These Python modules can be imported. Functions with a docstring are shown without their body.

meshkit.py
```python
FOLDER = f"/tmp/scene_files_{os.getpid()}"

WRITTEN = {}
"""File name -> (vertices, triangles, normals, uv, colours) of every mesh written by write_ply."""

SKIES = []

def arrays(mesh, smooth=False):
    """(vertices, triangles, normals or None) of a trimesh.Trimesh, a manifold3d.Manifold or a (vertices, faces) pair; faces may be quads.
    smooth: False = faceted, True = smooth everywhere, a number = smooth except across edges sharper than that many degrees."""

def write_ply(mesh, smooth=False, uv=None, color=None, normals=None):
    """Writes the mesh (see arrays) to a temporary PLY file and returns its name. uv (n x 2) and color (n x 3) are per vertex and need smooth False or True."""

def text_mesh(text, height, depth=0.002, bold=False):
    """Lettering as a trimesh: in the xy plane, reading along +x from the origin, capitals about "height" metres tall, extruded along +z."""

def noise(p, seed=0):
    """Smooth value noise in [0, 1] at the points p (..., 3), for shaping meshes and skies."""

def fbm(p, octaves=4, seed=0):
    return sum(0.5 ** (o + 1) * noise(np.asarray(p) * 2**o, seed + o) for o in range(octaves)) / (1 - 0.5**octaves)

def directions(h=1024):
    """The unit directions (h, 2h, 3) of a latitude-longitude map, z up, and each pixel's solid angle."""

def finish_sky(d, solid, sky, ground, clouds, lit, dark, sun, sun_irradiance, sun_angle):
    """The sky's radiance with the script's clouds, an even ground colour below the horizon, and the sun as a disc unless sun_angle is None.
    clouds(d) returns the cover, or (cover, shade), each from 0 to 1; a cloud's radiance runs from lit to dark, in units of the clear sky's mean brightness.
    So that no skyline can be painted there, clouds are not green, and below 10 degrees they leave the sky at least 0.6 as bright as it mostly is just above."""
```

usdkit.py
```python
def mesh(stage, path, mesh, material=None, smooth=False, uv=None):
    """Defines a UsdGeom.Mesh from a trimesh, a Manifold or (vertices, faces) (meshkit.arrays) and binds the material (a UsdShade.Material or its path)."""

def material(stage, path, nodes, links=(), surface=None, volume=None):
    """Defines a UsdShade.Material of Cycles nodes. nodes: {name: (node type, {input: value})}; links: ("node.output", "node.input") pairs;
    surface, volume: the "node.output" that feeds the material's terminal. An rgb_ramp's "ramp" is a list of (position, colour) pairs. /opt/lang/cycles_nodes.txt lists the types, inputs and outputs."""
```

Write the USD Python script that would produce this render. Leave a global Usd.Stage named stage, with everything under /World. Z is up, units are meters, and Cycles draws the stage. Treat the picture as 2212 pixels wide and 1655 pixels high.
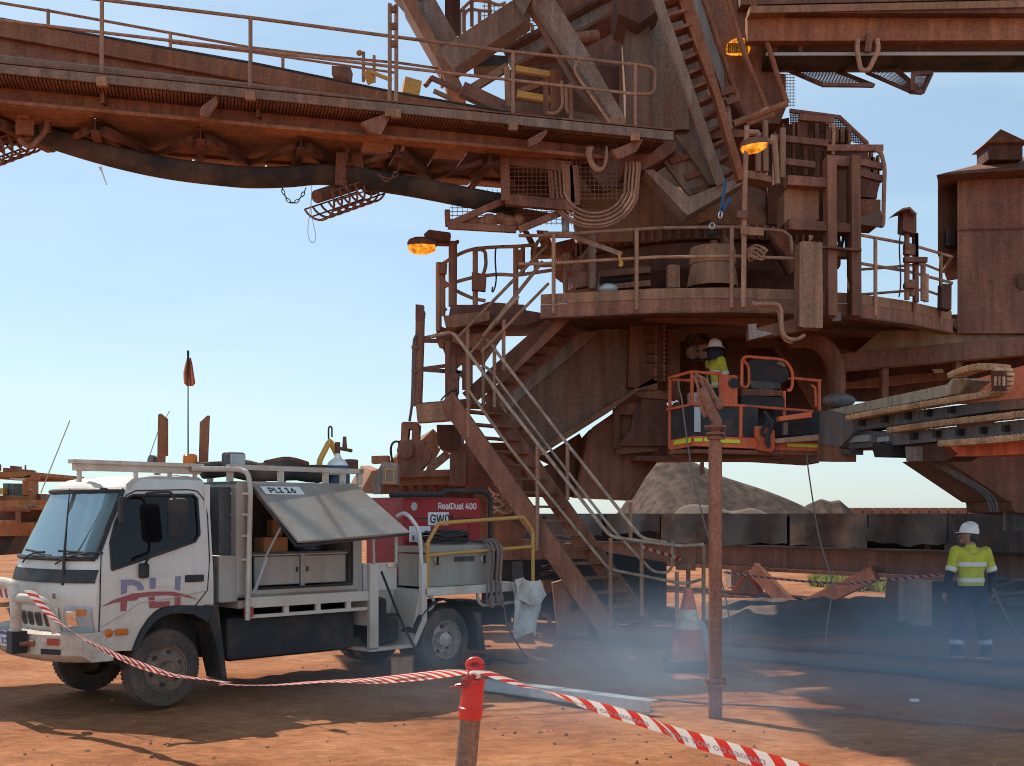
import math, random
import numpy as np, trimesh, usdkit, meshkit
from shapely.geometry import Polygon
from pxr import Usd, UsdGeom, UsdLux, UsdShade, Gf, Sdf
random.seed(7); rng = np.random.default_rng(7)
stage = Usd.Stage.CreateInMemory()
UsdGeom.SetStageUpAxis(stage, UsdGeom.Tokens.z); UsdGeom.SetStageMetersPerUnit(stage, 1.0)
UsdGeom.Xform.Define(stage, '/World'); UsdGeom.Scope.Define(stage, '/World/Looks')
# ---------------------------------------------------------------- camera, sky, sun
F, CX, HY, EYE, DS = 2480., 1106., 1117., 1.8, 1.417
cam = UsdGeom.Camera.Define(stage, '/World/camera')
cam.CreateHorizontalApertureAttr(36.0); cam.CreateVerticalApertureAttr(36.0 * 766 / 1024)
cam.CreateFocalLengthAttr(36.0 * F / 2212.)
cam.CreateVerticalApertureOffsetAttr((HY - 827.3) / 2212. * 36.0)
cam.CreateClippingRangeAttr(Gf.Vec2f(0.1, 8000))
cam.AddTranslateOp().Set(Gf.Vec3d(0, 0, EYE)); cam.AddRotateXOp().Set(90.0)
cam.CreateExposureAttr(0.38)
SUN_AZ, SUN_EL = math.radians(-43), math.radians(51)
sd = np.array([math.sin(SUN_AZ) * math.cos(SUN_EL), math.cos(SUN_AZ) * math.cos(SUN_EL), math.sin(SUN_EL)])
dome = UsdLux.DomeLight.Define(stage, '/World/sky'); dome.CreateIntensityAttr(1.0)
skym = usdkit.material(stage, '/World/Looks/sky', {
    's': ('sky_texture', {'sky_type': 'single_scattering', 'sun_disc': False, 'sun_elevation': SUN_EL, 'sun_rotation': SUN_AZ, 'air_density': 1.0, 'aerosol_density': 0.6, 'ozone_density': 1.0}),
    'k': ('mix', {'mix_type': 'darken', 'fac': 1., 'color2': (6.4, 8.1, 8.7)}), 'c': ('mix', {'fac': .48, 'color2': (3.3, 4.8, 5.8)}), 'tc': ('texture_coordinate', {}), 'mp': ('mapping', {'scale': (1.2, 1.2, 7.)}), 'n': ('noise_texture', {'scale': 1.6, 'detail': 5., 'roughness': .55, 'distortion': .5}),
    'mr': ('map_range', {'from_min': .45, 'from_max': .8, 'to_min': 0., 'to_max': .35, 'clamp': True}), 'w': ('mix', {'color2': (5.4, 6.5, 7.0)}), 'b': ('background_shader', {'strength': 0.115})},
    [('s.color', 'k.color1'), ('k.color', 'c.color1'), ('tc.generated', 'mp.vector'), ('mp.vector', 'n.vector'), ('n.fac', 'mr.value'), ('mr.result', 'w.fac'), ('c.color', 'w.color1'), ('w.color', 'b.color')], surface='b.background')
UsdShade.MaterialBindingAPI.Apply(dome.GetPrim()).Bind(skym)
dome.GetPrim().SetCustomDataByKey('kind', 'structure')
sun = UsdLux.DistantLight.Define(stage, '/World/sun')
sun.CreateNormalizeAttr(True); sun.CreateIntensityAttr(1.1); sun.CreateAngleAttr(0.5); sun.CreateColorAttr(Gf.Vec3f(1, .93, .82))
zq = Gf.Rotation(Gf.Vec3d(0, 0, 1), Gf.Vec3d(*sd)).GetQuat()
sun.AddOrientOp().Set(Gf.Quatf(zq))
# ---------------------------------------------------------------- helpers
def P(x, y, d):
    d = d * DS; return np.array([(x - CX) / F * d, d, EYE - (y - HY) / F * d])
def G(x, y, z=0.):
    d = (EYE - z) * F / (y - HY); return P(x, y, d / DS)
def K(ox, oy, s): return lambda x, y: ((ox + x / s) * .54004, (oy + y / s) * .54004)
a0, a1, a2, a3, a4 = [K(o, 0, 1.616) for o in (0, 900, 1600, 2500, 3072)]
b0, b1 = K(0, 1800, 1.616), K(900, 1800, 1.616)
b2, b3, b4 = K(1600, 1300, 1.616), K(2500, 1300, 1.616), K(3072, 1300, 1.616)
b5, b6, b7 = K(2500, 2000, 1.556), K(3072, 1900, 1.616), K(1600, 2040, 1.616)
c5, c6, c7 = K(2500, 700, 2.068), K(1600, 800, 2.16), K(3072, 800, 2.16)
d0, d1, d2, d3, d4, d5, d6, d7 = K(0, 1830, 3.31), K(1500, 1200, 3.009), K(2000, 0, 2.759), K(2400, 500, 2.759), K(2600, 1250, 2.546), K(3300, 1100, 2.069), K(1500, 1650, 2.759), K(1900, 2050, 2.212)
e0, e1, e2, e3 = K(1600, 0, 2.011), K(2300, 1150, 2.364), K(0, 2250, 2.458), K(600, 1350, 2.212)
D = lambda x, y: (x, y)
def Q(k, pts, d):                       # pixel list -> points on the frontal plane at depth d
    return np.array([P(*k(*p), d) for p in pts])
def N(v): v = np.asarray(v, float); return v / max(np.linalg.norm(v), 1e-12)
def plane(o, n):
    o, n = np.asarray(o, float), np.asarray(n, float)
    def f(x, y, off=0.):
        r = P(x, y, 1) - [0, 0, EYE]; e = np.array([0, 0, EYE])
        return e + r * (((o + N(n) * off - e) @ n) / (r @ n))
    return f
def tri2d(poly):
    v, f = trimesh.creation.triangulate_polygon(poly, engine='earcut'); return np.asarray(v), np.asarray(f)
class M:
    def __init__(s): s.v, s.f, s.n = [], [], 0
    def add(s, v, f):
        s.v.append(np.asarray(v, float)); s.f.append(np.asarray(f, int) + s.n); s.n += len(v); return s
    def tm(s, t): return s.add(t.vertices, t.faces)
    def hexa(s, c):                     # 8 corners: bottom 4 ring, top 4 ring
        q = [[3, 2, 1, 0], [4, 5, 6, 7], [0, 1, 5, 4], [1, 2, 6, 5], [2, 3, 7, 6], [3, 0, 4, 7]]
        return s.add(c, [t for a in q for t in ((a[0], a[1], a[2]), (a[0], a[2], a[3]))])
    def box(s, lo, hi):
        (x0, y0, z0), (x1, y1, z1) = lo, hi
        return s.hexa([(x0, y0, z0), (x1, y0, z0), (x1, y1, z0), (x0, y1, z0), (x0, y0, z1), (x1, y0, z1), (x1, y1, z1), (x0, y1, z1)])
    def rbox(s, lo, hi, r=.02):         # box with rounded edges
        lo, hi = np.asarray(lo, float), np.asarray(hi, float); r = min(r, *(abs(hi - lo) * .45))
        pts = []
        for i in np.ndindex(2, 2, 2):
            c = np.where(np.array(i) == 1, hi - r, lo + r); g = np.where(np.array(i) == 1, 1, -1)
            for w in ((1, 0, 0), (0, 1, 0), (0, 0, 1), (.577, .577, .577), (.707, .707, 0), (.707, 0, .707), (0, .707, .707)): pts.append(c + r * g * np.array(w))
        return s.tm(trimesh.PointCloud(pts).convex_hull)
    def bar(s, p, q, w, h, up=(0, 0, 1)):
        p, q = np.asarray(p, float), np.asarray(q, float); t = N(q - p); up = np.asarray(up, float)
        if abs(t @ N(up)) > .98: up = np.array([0, 1., 0])
        a = N(np.cross(t, up)) * w / 2; b = N(np.cross(a, t)) * h / 2
        return s.hexa([p - a - b, p + a - b, p + a + b, p - a + b, q - a - b, q + a - b, q + a + b, q - a + b])
    def ibeam(s, p, q, w, h, t=.03):
        p, q = np.asarray(p, float), np.asarray(q, float); z = np.array([0, 0, 1.])
        s.bar(p + z * (h / 2 - t / 2), q + z * (h / 2 - t / 2), w, t); s.bar(p - z * (h / 2 - t / 2), q - z * (h / 2 - t / 2), w, t)
        return s.bar(p, q, t * .7, h - 2 * t - .002)
    def tube(s, pts, r, n=8, flat=None, cap=True):
        pts = np.asarray(pts, float); m = len(pts); r = np.broadcast_to(np.asarray(r, float), m)
        t = np.gradient(pts, axis=0); t /= np.maximum(np.linalg.norm(t, axis=1, keepdims=True), 1e-9)
        up = np.array([0, 0, 1.]) if abs(t[0, 2]) < .9 else np.array([1., 0, 0])
        a = N(np.cross(t[0], up)); A = []
        for i in range(m):
            a = N(a - t[i] * (a @ t[i])); A.append(a)
        A = np.array(A); B = np.cross(t, A); ang = np.arange(n) * 2 * np.pi / n
        f2 = 1. if flat is None else flat
        v = (pts[:, None] + r[:, None, None] * (np.cos(ang)[None, :, None] * A[:, None] + f2 * np.sin(ang)[None, :, None] * B[:, None])).reshape(-1, 3)
        f = []
        for i in range(m - 1):
            for j in range(n):
                k = (j + 1) % n; x, y, z, w = i * n + j, i * n + k, (i + 1) * n + k, (i + 1) * n + j
                f += [(x, y, z), (x, z, w)]
        if cap:
            v = np.vstack([v, pts[0], pts[-1]]); c = m * n
            for j in range(n):
                k = (j + 1) % n; f += [(c, k, j), (c + 1, (m - 1) * n + j, (m - 1) * n + k)]
        return s.add(v, f)
    def cyl(s, p, q, r, r2=None, n=16): return s.tube([p, q], [r, r if r2 is None else r2], n)
    def prism(s, pts, vec, holes=()):   # planar polygon extruded by vec
        pts = np.asarray(pts, float); vec = np.asarray(vec, float); o = pts[0]
        n = sum(np.cross(pts[i] - o, pts[i + 1] - o) for i in range(1, len(pts) - 1))
        n = N(n) if np.linalg.norm(n) > 1e-9 else N(vec)
        ex = N(np.cross(n, (0, 0, 1)) if abs(n[2]) < .9 else np.cross(n, (0, 1, 0))); ey = np.cross(n, ex)
        pr = lambda w: [((x - o) @ ex, (x - o) @ ey) for x in np.asarray(w, float)]
        poly = Polygon(pr(pts), [pr(h) for h in holes])
        if not poly.is_valid: poly = poly.buffer(0); poly = max(getattr(poly, 'geoms', [poly]), key=lambda g: g.area)
        v2, f = tri2d(poly); k = len(v2)
        v = o + v2[:, :1] * ex + v2[:, 1:] * ey
        F_ = [f[:, ::-1], f + k] if (n @ vec) > 0 else [f, f[:, ::-1] + k]
        s.add(np.vstack([v, v + vec]), np.vstack(F_))
        for ring in [poly.exterior] + list(poly.interiors):
            c = np.array(ring.coords)[:-1]; w = o + c[:, :1] * ex + c[:, 1:] * ey; m = len(w)
            ff = []
            for i in range(m):
                j = (i + 1) % m; ff += [(i, j, j + m), (i, j + m, i + m)]
            s.add(np.vstack([w, w + vec]), ff if True else ff)
        return s
    def lathe(s, o, axis, prof, n=24):
        o = np.asarray(o, float); ax = N(axis); e = N(np.cross(ax, (0, 0, 1)) if abs(ax[2]) < .9 else np.cross(ax, (0, 1, 0))); g = np.cross(ax, e)
        ang = np.arange(n) * 2 * np.pi / n; ring = np.cos(ang)[:, None] * e + np.sin(ang)[:, None] * g
        v = np.vstack([o + ring * max(r, 1e-4) + ax * h for r, h in prof]); f = []
        for i in range(len(prof) - 1):
            for j in range(n):
                k = (j + 1) % n; x, y, z, w = i * n + j, i * n + k, (i + 1) * n + k, (i + 1) * n + j
                f += [(x, y, z), (x, z, w)]
        return s.add(v, f)
    def grid(s, g, closed=False):       # array (n, m, 3)
        g = np.asarray(g, float); n, m = g.shape[:2]; f = []
        for i in range(n - 1):
            for j in range(m - 1 + closed):
                k = (j + 1) % m; a, b, c, d = i * m + j, i * m + k, (i + 1) * m + k, (i + 1) * m + j
                f += [(a, b, c), (a, c, d)]
        return s.add(g.reshape(-1, 3), f)
    def ball(s, c, r, sub=2, sc=(1, 1, 1)):
        t = trimesh.creation.icosphere(sub, 1.0); return s.add(t.vertices * r * np.array(sc) + c, t.faces)
    def mesh(s, p, ex, ey, w, h, step, r):   # wire mesh: p corner, ex, ey unit axes
        for i in np.arange(step / 2, w, step): s.bar(p + ex * i, p + ex * i + ey * h, r, r, np.cross(ex, ey))
        for j in np.arange(step / 2, h, step): s.bar(p + ey * j, p + ey * j + ex * w, r, r, np.cross(ex, ey))
        return s
    def got(s): return np.vstack(s.v), np.vstack(s.f)
used = {}
def numbered(parent, name):
    k = parent + '/' + name; n = used.get(k, 0); used[k] = n + 1
    return k if n == 0 else f'{k}_{n:03d}'
def put(path, m, mat, xf=None, smooth=False, uv=None, off=None):
    v, f = m.got() if isinstance(m, M) else (np.asarray(m[0], float), np.asarray(m[1]))
    if xf is not None: v = xf(v)
    if off is not None: v = v - off
    tm = trimesh.Trimesh(v, f, process=False)
    return usdkit.mesh(stage, path, tm, mats[mat] if isinstance(mat, str) else mat, smooth=smooth, uv=uv).GetPrim()
def tag(p, label, cat, group=None, kind=None):
    for k, v in (('label', label), ('category', cat), ('group', group), ('kind', kind)):
        if v: p.SetCustomDataByKey(k, v)
class T:
    def __init__(s, name, label, cat, base=(0, 0, 0), group=None, xf=None):
        s.path = numbered('/World', name); s.off = np.asarray(base, float); s.xf = xf
        x = UsdGeom.Xform.Define(stage, s.path); x.AddTranslateOp().Set(Gf.Vec3d(*map(float, s.off))); s.prim = x.GetPrim()
        tag(s.prim, label, cat, group)
    def part(s, name, m, mat, label=None, smooth=False, under=None, uv=None, kind=None):
        path = numbered(under or s.path, name)
        p = put(path, m, mat, s.xf, smooth, uv, s.off)
        if label: p.SetCustomDataByKey('label', label)
        if kind: p.SetCustomDataByKey('kind', kind)
        return path
def solo(name, label, cat, m, mat, group=None, kind=None, smooth=False, xf=None, uv=None):
    p = put(numbered('/World', name), m, mat, xf, smooth, uv); tag(p, label, cat, group, kind); return p
def struct(name, m, mat, kind='structure', smooth=False):
    p = put(numbered('/World', name), m, mat, None, smooth); p.SetCustomDataByKey('kind', kind); return p
def arc(c, r, a0_, a1_, n, ex, ey):
    return [np.asarray(c) + r * (math.cos(a) * np.asarray(ex) + math.sin(a) * np.asarray(ey)) for a in np.linspace(a0_, a1_, n)]
def rnd(pts, r, n=5):                   # rounds the corners of a polyline
    pts = [np.asarray(p, float) for p in pts]; out = [pts[0]]
    for i in range(1, len(pts) - 1):
        a, b, c = pts[i - 1:i + 2]; la, lc = np.linalg.norm(a - b), np.linalg.norm(c - b); k = min(r, la * .45, lc * .45)
        p, q = b + N(a - b) * k, b + N(c - b) * k
        out += [(1 - t) ** 2 * p + 2 * t * (1 - t) * b + t * t * q for t in np.linspace(0, 1, n)]
    return np.array(out + [pts[-1]])
def sag(p, q, s, n=14):
    p, q = np.asarray(p, float), np.asarray(q, float); t = np.linspace(0, 1, n)[:, None]
    return p + (q - p) * t - np.array([0, 0, 1.]) * s * 4 * t * (1 - t)
def smooth_path(pts, n=6):
    pts = np.asarray(pts, float); k = len(pts); t = np.arange(k); tt = np.linspace(0, k - 1, (k - 1) * n + 1)
    from scipy.interpolate import CubicSpline
    return CubicSpline(t, pts)(tt)
# ---------------------------------------------------------------- materials
mats = {}
def simple(name, col, rough=.6, metal=0., **kw):
    mats[name] = usdkit.material(stage, '/World/Looks/' + name, {'p': ('principled_bsdf', {'base_color': col, 'roughness': rough, 'metallic': metal, **kw})}, [], surface='p.BSDF')
def dusty(name, c1, c2, lo=.4, hi=.65, scale=1.6, rough=.75, top=.5, metal=0., bump=.25, c3=None, spec=.3, streak=1., fine=.3, var=.2, low=0.):
    """paint c1 under patches of dust c2, more of it on faces that look up; c3: rare stains"""
    n = {'g': ('geometry', {}), 'm': ('mapping', {'scale': (1, 1, streak)}),
         'n1': ('noise_texture', {'scale': scale, 'detail': 7., 'roughness': .62}), 'n2': ('noise_texture', {'scale': 38., 'detail': 3., 'roughness': .6}),
         'r1': ('map_range', {'from_min': lo, 'from_max': hi, 'to_min': 0., 'to_max': 1., 'clamp': True}),
         'sx': ('separate_xyz', {}), 'rz': ('map_range', {'from_min': .15, 'from_max': .95, 'to_min': 0., 'to_max': top, 'clamp': True}),
         'ad': ('math', {'math_type': 'add', 'use_clamp': True}), 'mx': ('mix', {'color1': c1, 'color2': c2}),
         'r2': ('map_range', {'from_min': .3, 'from_max': .7, 'to_min': 1 - fine, 'to_max': 1 + fine, 'clamp': True}),
         'mu': ('mix', {'mix_type': 'multiply', 'fac': 1.}), 'bp': ('bump', {'strength': bump, 'distance': .004}),
         'p': ('principled_bsdf', {'roughness': rough, 'metallic': metal, 'specular_ior_level': spec})}
    l = [('g.position', 'm.vector'), ('m.vector', 'n1.vector'), ('g.position', 'n2.vector'), ('n1.fac', 'r1.value'), ('g.normal', 'sx.vector'), ('sx.z', 'rz.value'), ('r1.result', 'ad.value1'), ('rz.result', 'ad.value2'),
         ('ad.value', 'mx.fac'), ('n2.fac', 'r2.value'), ('r2.result', 'mu.color2'), ('n2.fac', 'bp.height'), ('bp.normal', 'p.normal'), ('mu.color', 'p.base_color')]
    n['oi'] = ('object_info', {}); n['ro'] = ('map_range', {'from_min': 0., 'from_max': 1., 'to_min': 1 - var, 'to_max': 1 + var}); n['mo'] = ('mix', {'mix_type': 'multiply', 'fac': 1.})
    n['ms'] = ('mapping', {'scale': (7., 7., .55)}); n['ns'] = ('noise_texture', {'scale': 1., 'detail': 5., 'roughness': .65}); n['rs'] = ('map_range', {'from_min': .35, 'from_max': .68, 'to_min': 1 - 1.6 * var, 'to_max': 1 + .9 * var, 'clamp': True}); n['mk'] = ('mix', {'mix_type': 'multiply', 'fac': 1.})
    l = [q for q in l if q[0] != 'mu.color'] + [('oi.random', 'ro.value'), ('ro.result', 'mo.color2'), ('mu.color', 'mo.color1'), ('g.position', 'ms.vector'), ('ms.vector', 'ns.vector'), ('ns.fac', 'rs.value'), ('rs.result', 'mk.color2'), ('mo.color', 'mk.color1'), ('mk.color', 'p.base_color')]
    if low:
        n['pz'] = ('separate_xyz', {}); n['rl'] = ('map_range', {'from_min': 1.35, 'from_max': .55, 'to_min': 0., 'to_max': low, 'clamp': True}); n['a2'] = ('math', {'math_type': 'add', 'use_clamp': True})
        l = [q for q in l if q != ('ad.value', 'mx.fac')] + [('g.position', 'pz.vector'), ('pz.z', 'rl.value'), ('ad.value', 'a2.value1'), ('rl.result', 'a2.value2'), ('a2.value', 'mx.fac')]
    if c3 is not None:
        n['n3'] = ('noise_texture', {'scale': scale * 2.7, 'detail': 5., 'roughness': .7}); n['r3'] = ('map_range', {'from_min': .58, 'from_max': .82, 'clamp': True}); n['m3'] = ('mix', {'color2': c3})
        l += [('m.vector', 'n3.vector'), ('n3.fac', 'r3.value'), ('r3.result', 'm3.fac'), ('mx.color', 'm3.color1'), ('m3.color', 'mu.color1')]
    else: l.append(('mx.color', 'mu.color1'))
    mats[name] = usdkit.material(stage, '/World/Looks/' + name, n, l, surface='p.BSDF')
dusty('dull_beam', (.165, .095, .075), (.24, .13, .095), .4, .7, 1.2)
dusty('rust', (.20, .083, .052), (.30, .138, .084), .35, .7, 1.1, c3=(.14, .06, .042))
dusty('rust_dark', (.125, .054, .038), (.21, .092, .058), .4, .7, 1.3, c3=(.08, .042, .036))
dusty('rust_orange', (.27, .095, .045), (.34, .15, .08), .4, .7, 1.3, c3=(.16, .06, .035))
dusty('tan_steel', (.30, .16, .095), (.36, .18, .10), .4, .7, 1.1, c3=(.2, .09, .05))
dusty('grey_steel', (.26, .235, .215), (.30, .15, .09), .46, .68, .9, c3=(.22, .10, .06), streak=.35)
dusty('grey_brown', (.25, .18, .14), (.29, .14, .085), .42, .7, .8, c3=(.18, .085, .055), streak=.5)
dusty('rail_pipe', (.36, .19, .12), (.42, .24, .15), .4, .7, 4., top=.3)
dusty('white_paint', (.66, .62, .56), (.44, .29, .19), .56, .86, 1.5, rough=.36, top=.25, spec=.5, bump=.05, fine=.05, var=.05, low=.45)
dusty('cream_steel', (.55, .50, .43), (.40, .27, .18), .46, .75, 3., rough=.5, top=.3, c3=(.3, .16, .1), bump=.1, fine=.12, var=.08)
dusty('alu', (.37, .35, .32), (.36, .25, .18), .48, .8, 1.2, rough=.5, top=.25, metal=.25, bump=.05, fine=.06, var=.08)
dusty('yellow_rail', (.62, .32, .06), (.48, .27, .12), .45, .75, 5., rough=.5, top=.25, var=.06)
dusty('red_paint', (.36, .03, .035), (.34, .12, .08), .55, .85, 2., rough=.45, top=.25, bump=.08, fine=.1, var=.06)
dusty('lift_orange', (.74, .15, .06), (.50, .18, .09), .6, .95, 2.2, rough=.5, top=.3, fine=.15, c3=(.3, .1, .06))
dusty('grey_dark', (.085, .085, .09), (.20, .12, .085), .48, .8, 2., rough=.5, top=.4)
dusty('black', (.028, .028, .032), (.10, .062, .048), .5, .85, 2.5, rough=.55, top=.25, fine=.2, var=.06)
dusty('rubber', (.03, .029, .03), (.16, .10, .075), .42, .8, 1.4, rough=.8, top=.25, fine=.2, var=.06)
dusty('tyre', (.042, .036, .034), (.20, .125, .09), .35, .85, 3., rough=.85, top=.2, fine=.3, bump=.6, var=.06)
dusty('rim', (.30, .21, .16), (.22, .13, .09), .4, .7, 6., rough=.6, c3=(.12, .07, .05))
dusty('steel_rim', (.5, .44, .38), (.35, .24, .17), .45, .8, 6., rough=.4, metal=.4)
dusty('sheet', (.40, .29, .18), (.42, .25, .14), .4, .7, .9, top=.4, fine=.15)
dusty('dozer', (.42, .16, .04), (.36, .15, .08), .4, .7, 1.5, c3=(.2, .08, .05))
dusty('boom_grey', (.17, .165, .17), (.24, .16, .11), .5, .8, 2., rough=.5, top=.3)
dusty('track_link', (.64, .38, .21), (.48, .27, .15), .4, .7, 5., fine=.35)
dusty('galv', (.42, .47, .49), (.38, .28, .22), .5, .85, 3., rough=.4, metal=.3, top=.1, fine=.08, var=.06)
dusty('concrete', (.30, .24, .20), (.28, .15, .1), .4, .7, 3.)
dusty('cone_orange', (.50, .12, .075), (.42, .24, .17), .45, .75, 6., c3=(.2, .1, .08), var=.06)
dusty('cone_white', (.60, .50, .40), (.40, .28, .2), .45, .75, 8., c3=(.15, .1, .08), var=.06)
dusty('cloth_white', (.62, .58, .54), (.42, .30, .23), .45, .7, 5., rough=.9, top=.1, fine=.1, var=.06)
dusty('timber', (.42, .25, .13), (.35, .18, .1), .4, .7, 4.)
dusty('pipe_grey', (.17, .15, .15), (.22, .13, .1), .4, .7, 3.)
dusty('worn_rail', (.42, .33, .26), (.38, .22, .14), .42, .7, 6., rough=.5, top=.2)
dusty('lift_tan', (.50, .42, .31), (.42, .3, .2), .5, .8, 1.5, top=.2)
simple('print_faint', (.36, .38, .50), .5)
dusty('hivis', (.50, .50, .045), (.38, .34, .09), .45, .75, 9., rough=.85, top=.1, bump=.3, var=.03, fine=.15); simple('navy', (.012, .018, .045), .85); simple('reflective', (.62, .60, .56), .5)
simple('hat_white', (.75, .73, .70), .35); simple('skin', (.30, .16, .11), .6); simple('boot', (.16, .09, .055), .8); simple('brim_dark', (.012, .016, .03), .8)
simple('amber', (.75, .20, .02), .25, transmission_weight=.2); simple('lens_red', (.35, .04, .03), .3); simple('chrome', (.7, .7, .7), .15, 1.)
simple('print_black', (.02, .02, .022), .6); simple('print_white', (.75, .74, .72), .5); simple('print_blue', (.22, .20, .29), .5); simple('print_red', (.32, .075, .08), .5); simple('print_purple', (.13, .09, .25), .5)
simple('hv_yellow', (.72, .74, .02), .35); simple('lens_clear', (.34, .35, .37), .1, .2); simple('blue_sling', (.02, .09, .20), .7)
simple('bollard_red', (.62, .035, .03), .35); simple('drum_blue', (.03, .06, .12), .4); simple('carton', (.42, .2, .09), .8); simple('cord', (.22, .17, .14), .8)
mats['lamp_glow'] = usdkit.material(stage, '/World/Looks/lamp_glow', {'g': ('geometry', {}), 'n': ('noise_texture', {'scale': 14., 'detail': 3.}), 'r': ('rgb_ramp', {'ramp': [(.35, (.30, .07, .0)), (.5, (.85, .27, .01)), (.68, (1., .55, .06))]}), 'p': ('principled_bsdf', {'base_color': (.5, .2, .03), 'roughness': .25, 'emission_strength': .75})},
    [('g.position', 'n.vector'), ('n.fac', 'r.fac'), ('r.color', 'p.emission_color')], surface='p.BSDF')
def glassy(name, tint, dirt, dirtfac, rough=.02, gl=(.95, .97, 1.)):
    mats[name] = usdkit.material(stage, '/World/Looks/' + name, {
        't': ('transparent_bsdf', {'color': tint}), 'g': ('glossy_bsdf', {'color': gl, 'roughness': rough}), 'f': ('fresnel', {'IOR': 1.5}),
        'd': ('diffuse_bsdf', {'color': dirt}), 'm': ('mix_closure', {}), 'm2': ('mix_closure', {'fac': dirtfac})},
        [('f.fac', 'm.fac'), ('t.transparent', 'm.closure1') if False else ('t.BSDF', 'm.closure1'), ('g.BSDF', 'm.closure2'), ('m.closure', 'm2.closure1'), ('d.BSDF', 'm2.closure2')], surface='m2.closure')
glassy('screen_glass', (.26, .32, .33), (.20, .26, .27), .32, gl=(.42, .50, .52)); glassy('tint_glass', (.07, .07, .08), (.10, .08, .08), .05, gl=(.6, .6, .65)); glassy('far_glass', (.3, .4, .4), (.3, .36, .36), .4)
def ground_mat():
    n = {'g': ('geometry', {}), 'n1': ('noise_texture', {'scale': .55, 'detail': 8., 'roughness': .65}), 'mp': ('mapping', {'scale': (.45, 1., 1.)}), 'n2': ('noise_texture', {'scale': 14., 'detail': 6., 'roughness': .7}), 'n3': ('noise_texture', {'scale': 90., 'detail': 3.}),
         'r1': ('rgb_ramp', {'ramp': [(.3, (.23, .075, .033)), (.5, (.40, .162, .074)), (.7, (.50, .235, .12))]}),
         'r2': ('map_range', {'from_min': .3, 'from_max': .72, 'to_min': .62, 'to_max': 1.25, 'clamp': True}), 'mu': ('mix', {'mix_type': 'multiply', 'fac': 1.}),
         'r3': ('map_range', {'from_min': .3, 'from_max': .7, 'to_min': .72, 'to_max': 1.2, 'clamp': True}), 'm3': ('mix', {'mix_type': 'multiply', 'fac': 1.}), 'ad': ('math', {'math_type': 'multiply_add', 'value2': .35}), 'bp': ('bump', {'strength': .9, 'distance': .03}), 'p': ('principled_bsdf', {'roughness': .95, 'specular_ior_level': .1})}
    l = [('g.position', 'n1.vector'), ('g.position', 'mp.vector'), ('mp.vector', 'n2.vector'), ('g.position', 'n3.vector'), ('n1.fac', 'r1.fac'), ('n2.fac', 'r2.value'), ('r1.color', 'mu.color1'), ('r2.result', 'mu.color2'), ('mu.color', 'm3.color1'), ('n3.fac', 'r3.value'), ('r3.result', 'm3.color2'), ('m3.color', 'p.base_color'),
         ('n3.fac', 'ad.value1'), ('n2.fac', 'ad.value3'), ('ad.value', 'bp.height'), ('bp.normal', 'p.normal')]
    mats['ground'] = usdkit.material(stage, '/World/Looks/ground', n, l, surface='p.BSDF')
ground_mat()
dusty('ore', (.135, .085, .062), (.055, .036, .028), .38, .62, 1.3, rough=.95, top=.0, bump=.8, fine=.45, var=.06)
dusty('ore_light', (.17, .125, .10), (.11, .08, .063), .4, .65, .8, rough=.95, top=.0, bump=.8, fine=.3, var=.06)
dusty('stone', (.30, .13, .07), (.38, .2, .12), .4, .65, 6., rough=.95, top=.1)
dusty('spoil', (.10, .075, .065), (.20, .12, .085), .4, .7, 1.2, rough=.95, top=.0, bump=.8, var=.06)
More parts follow.
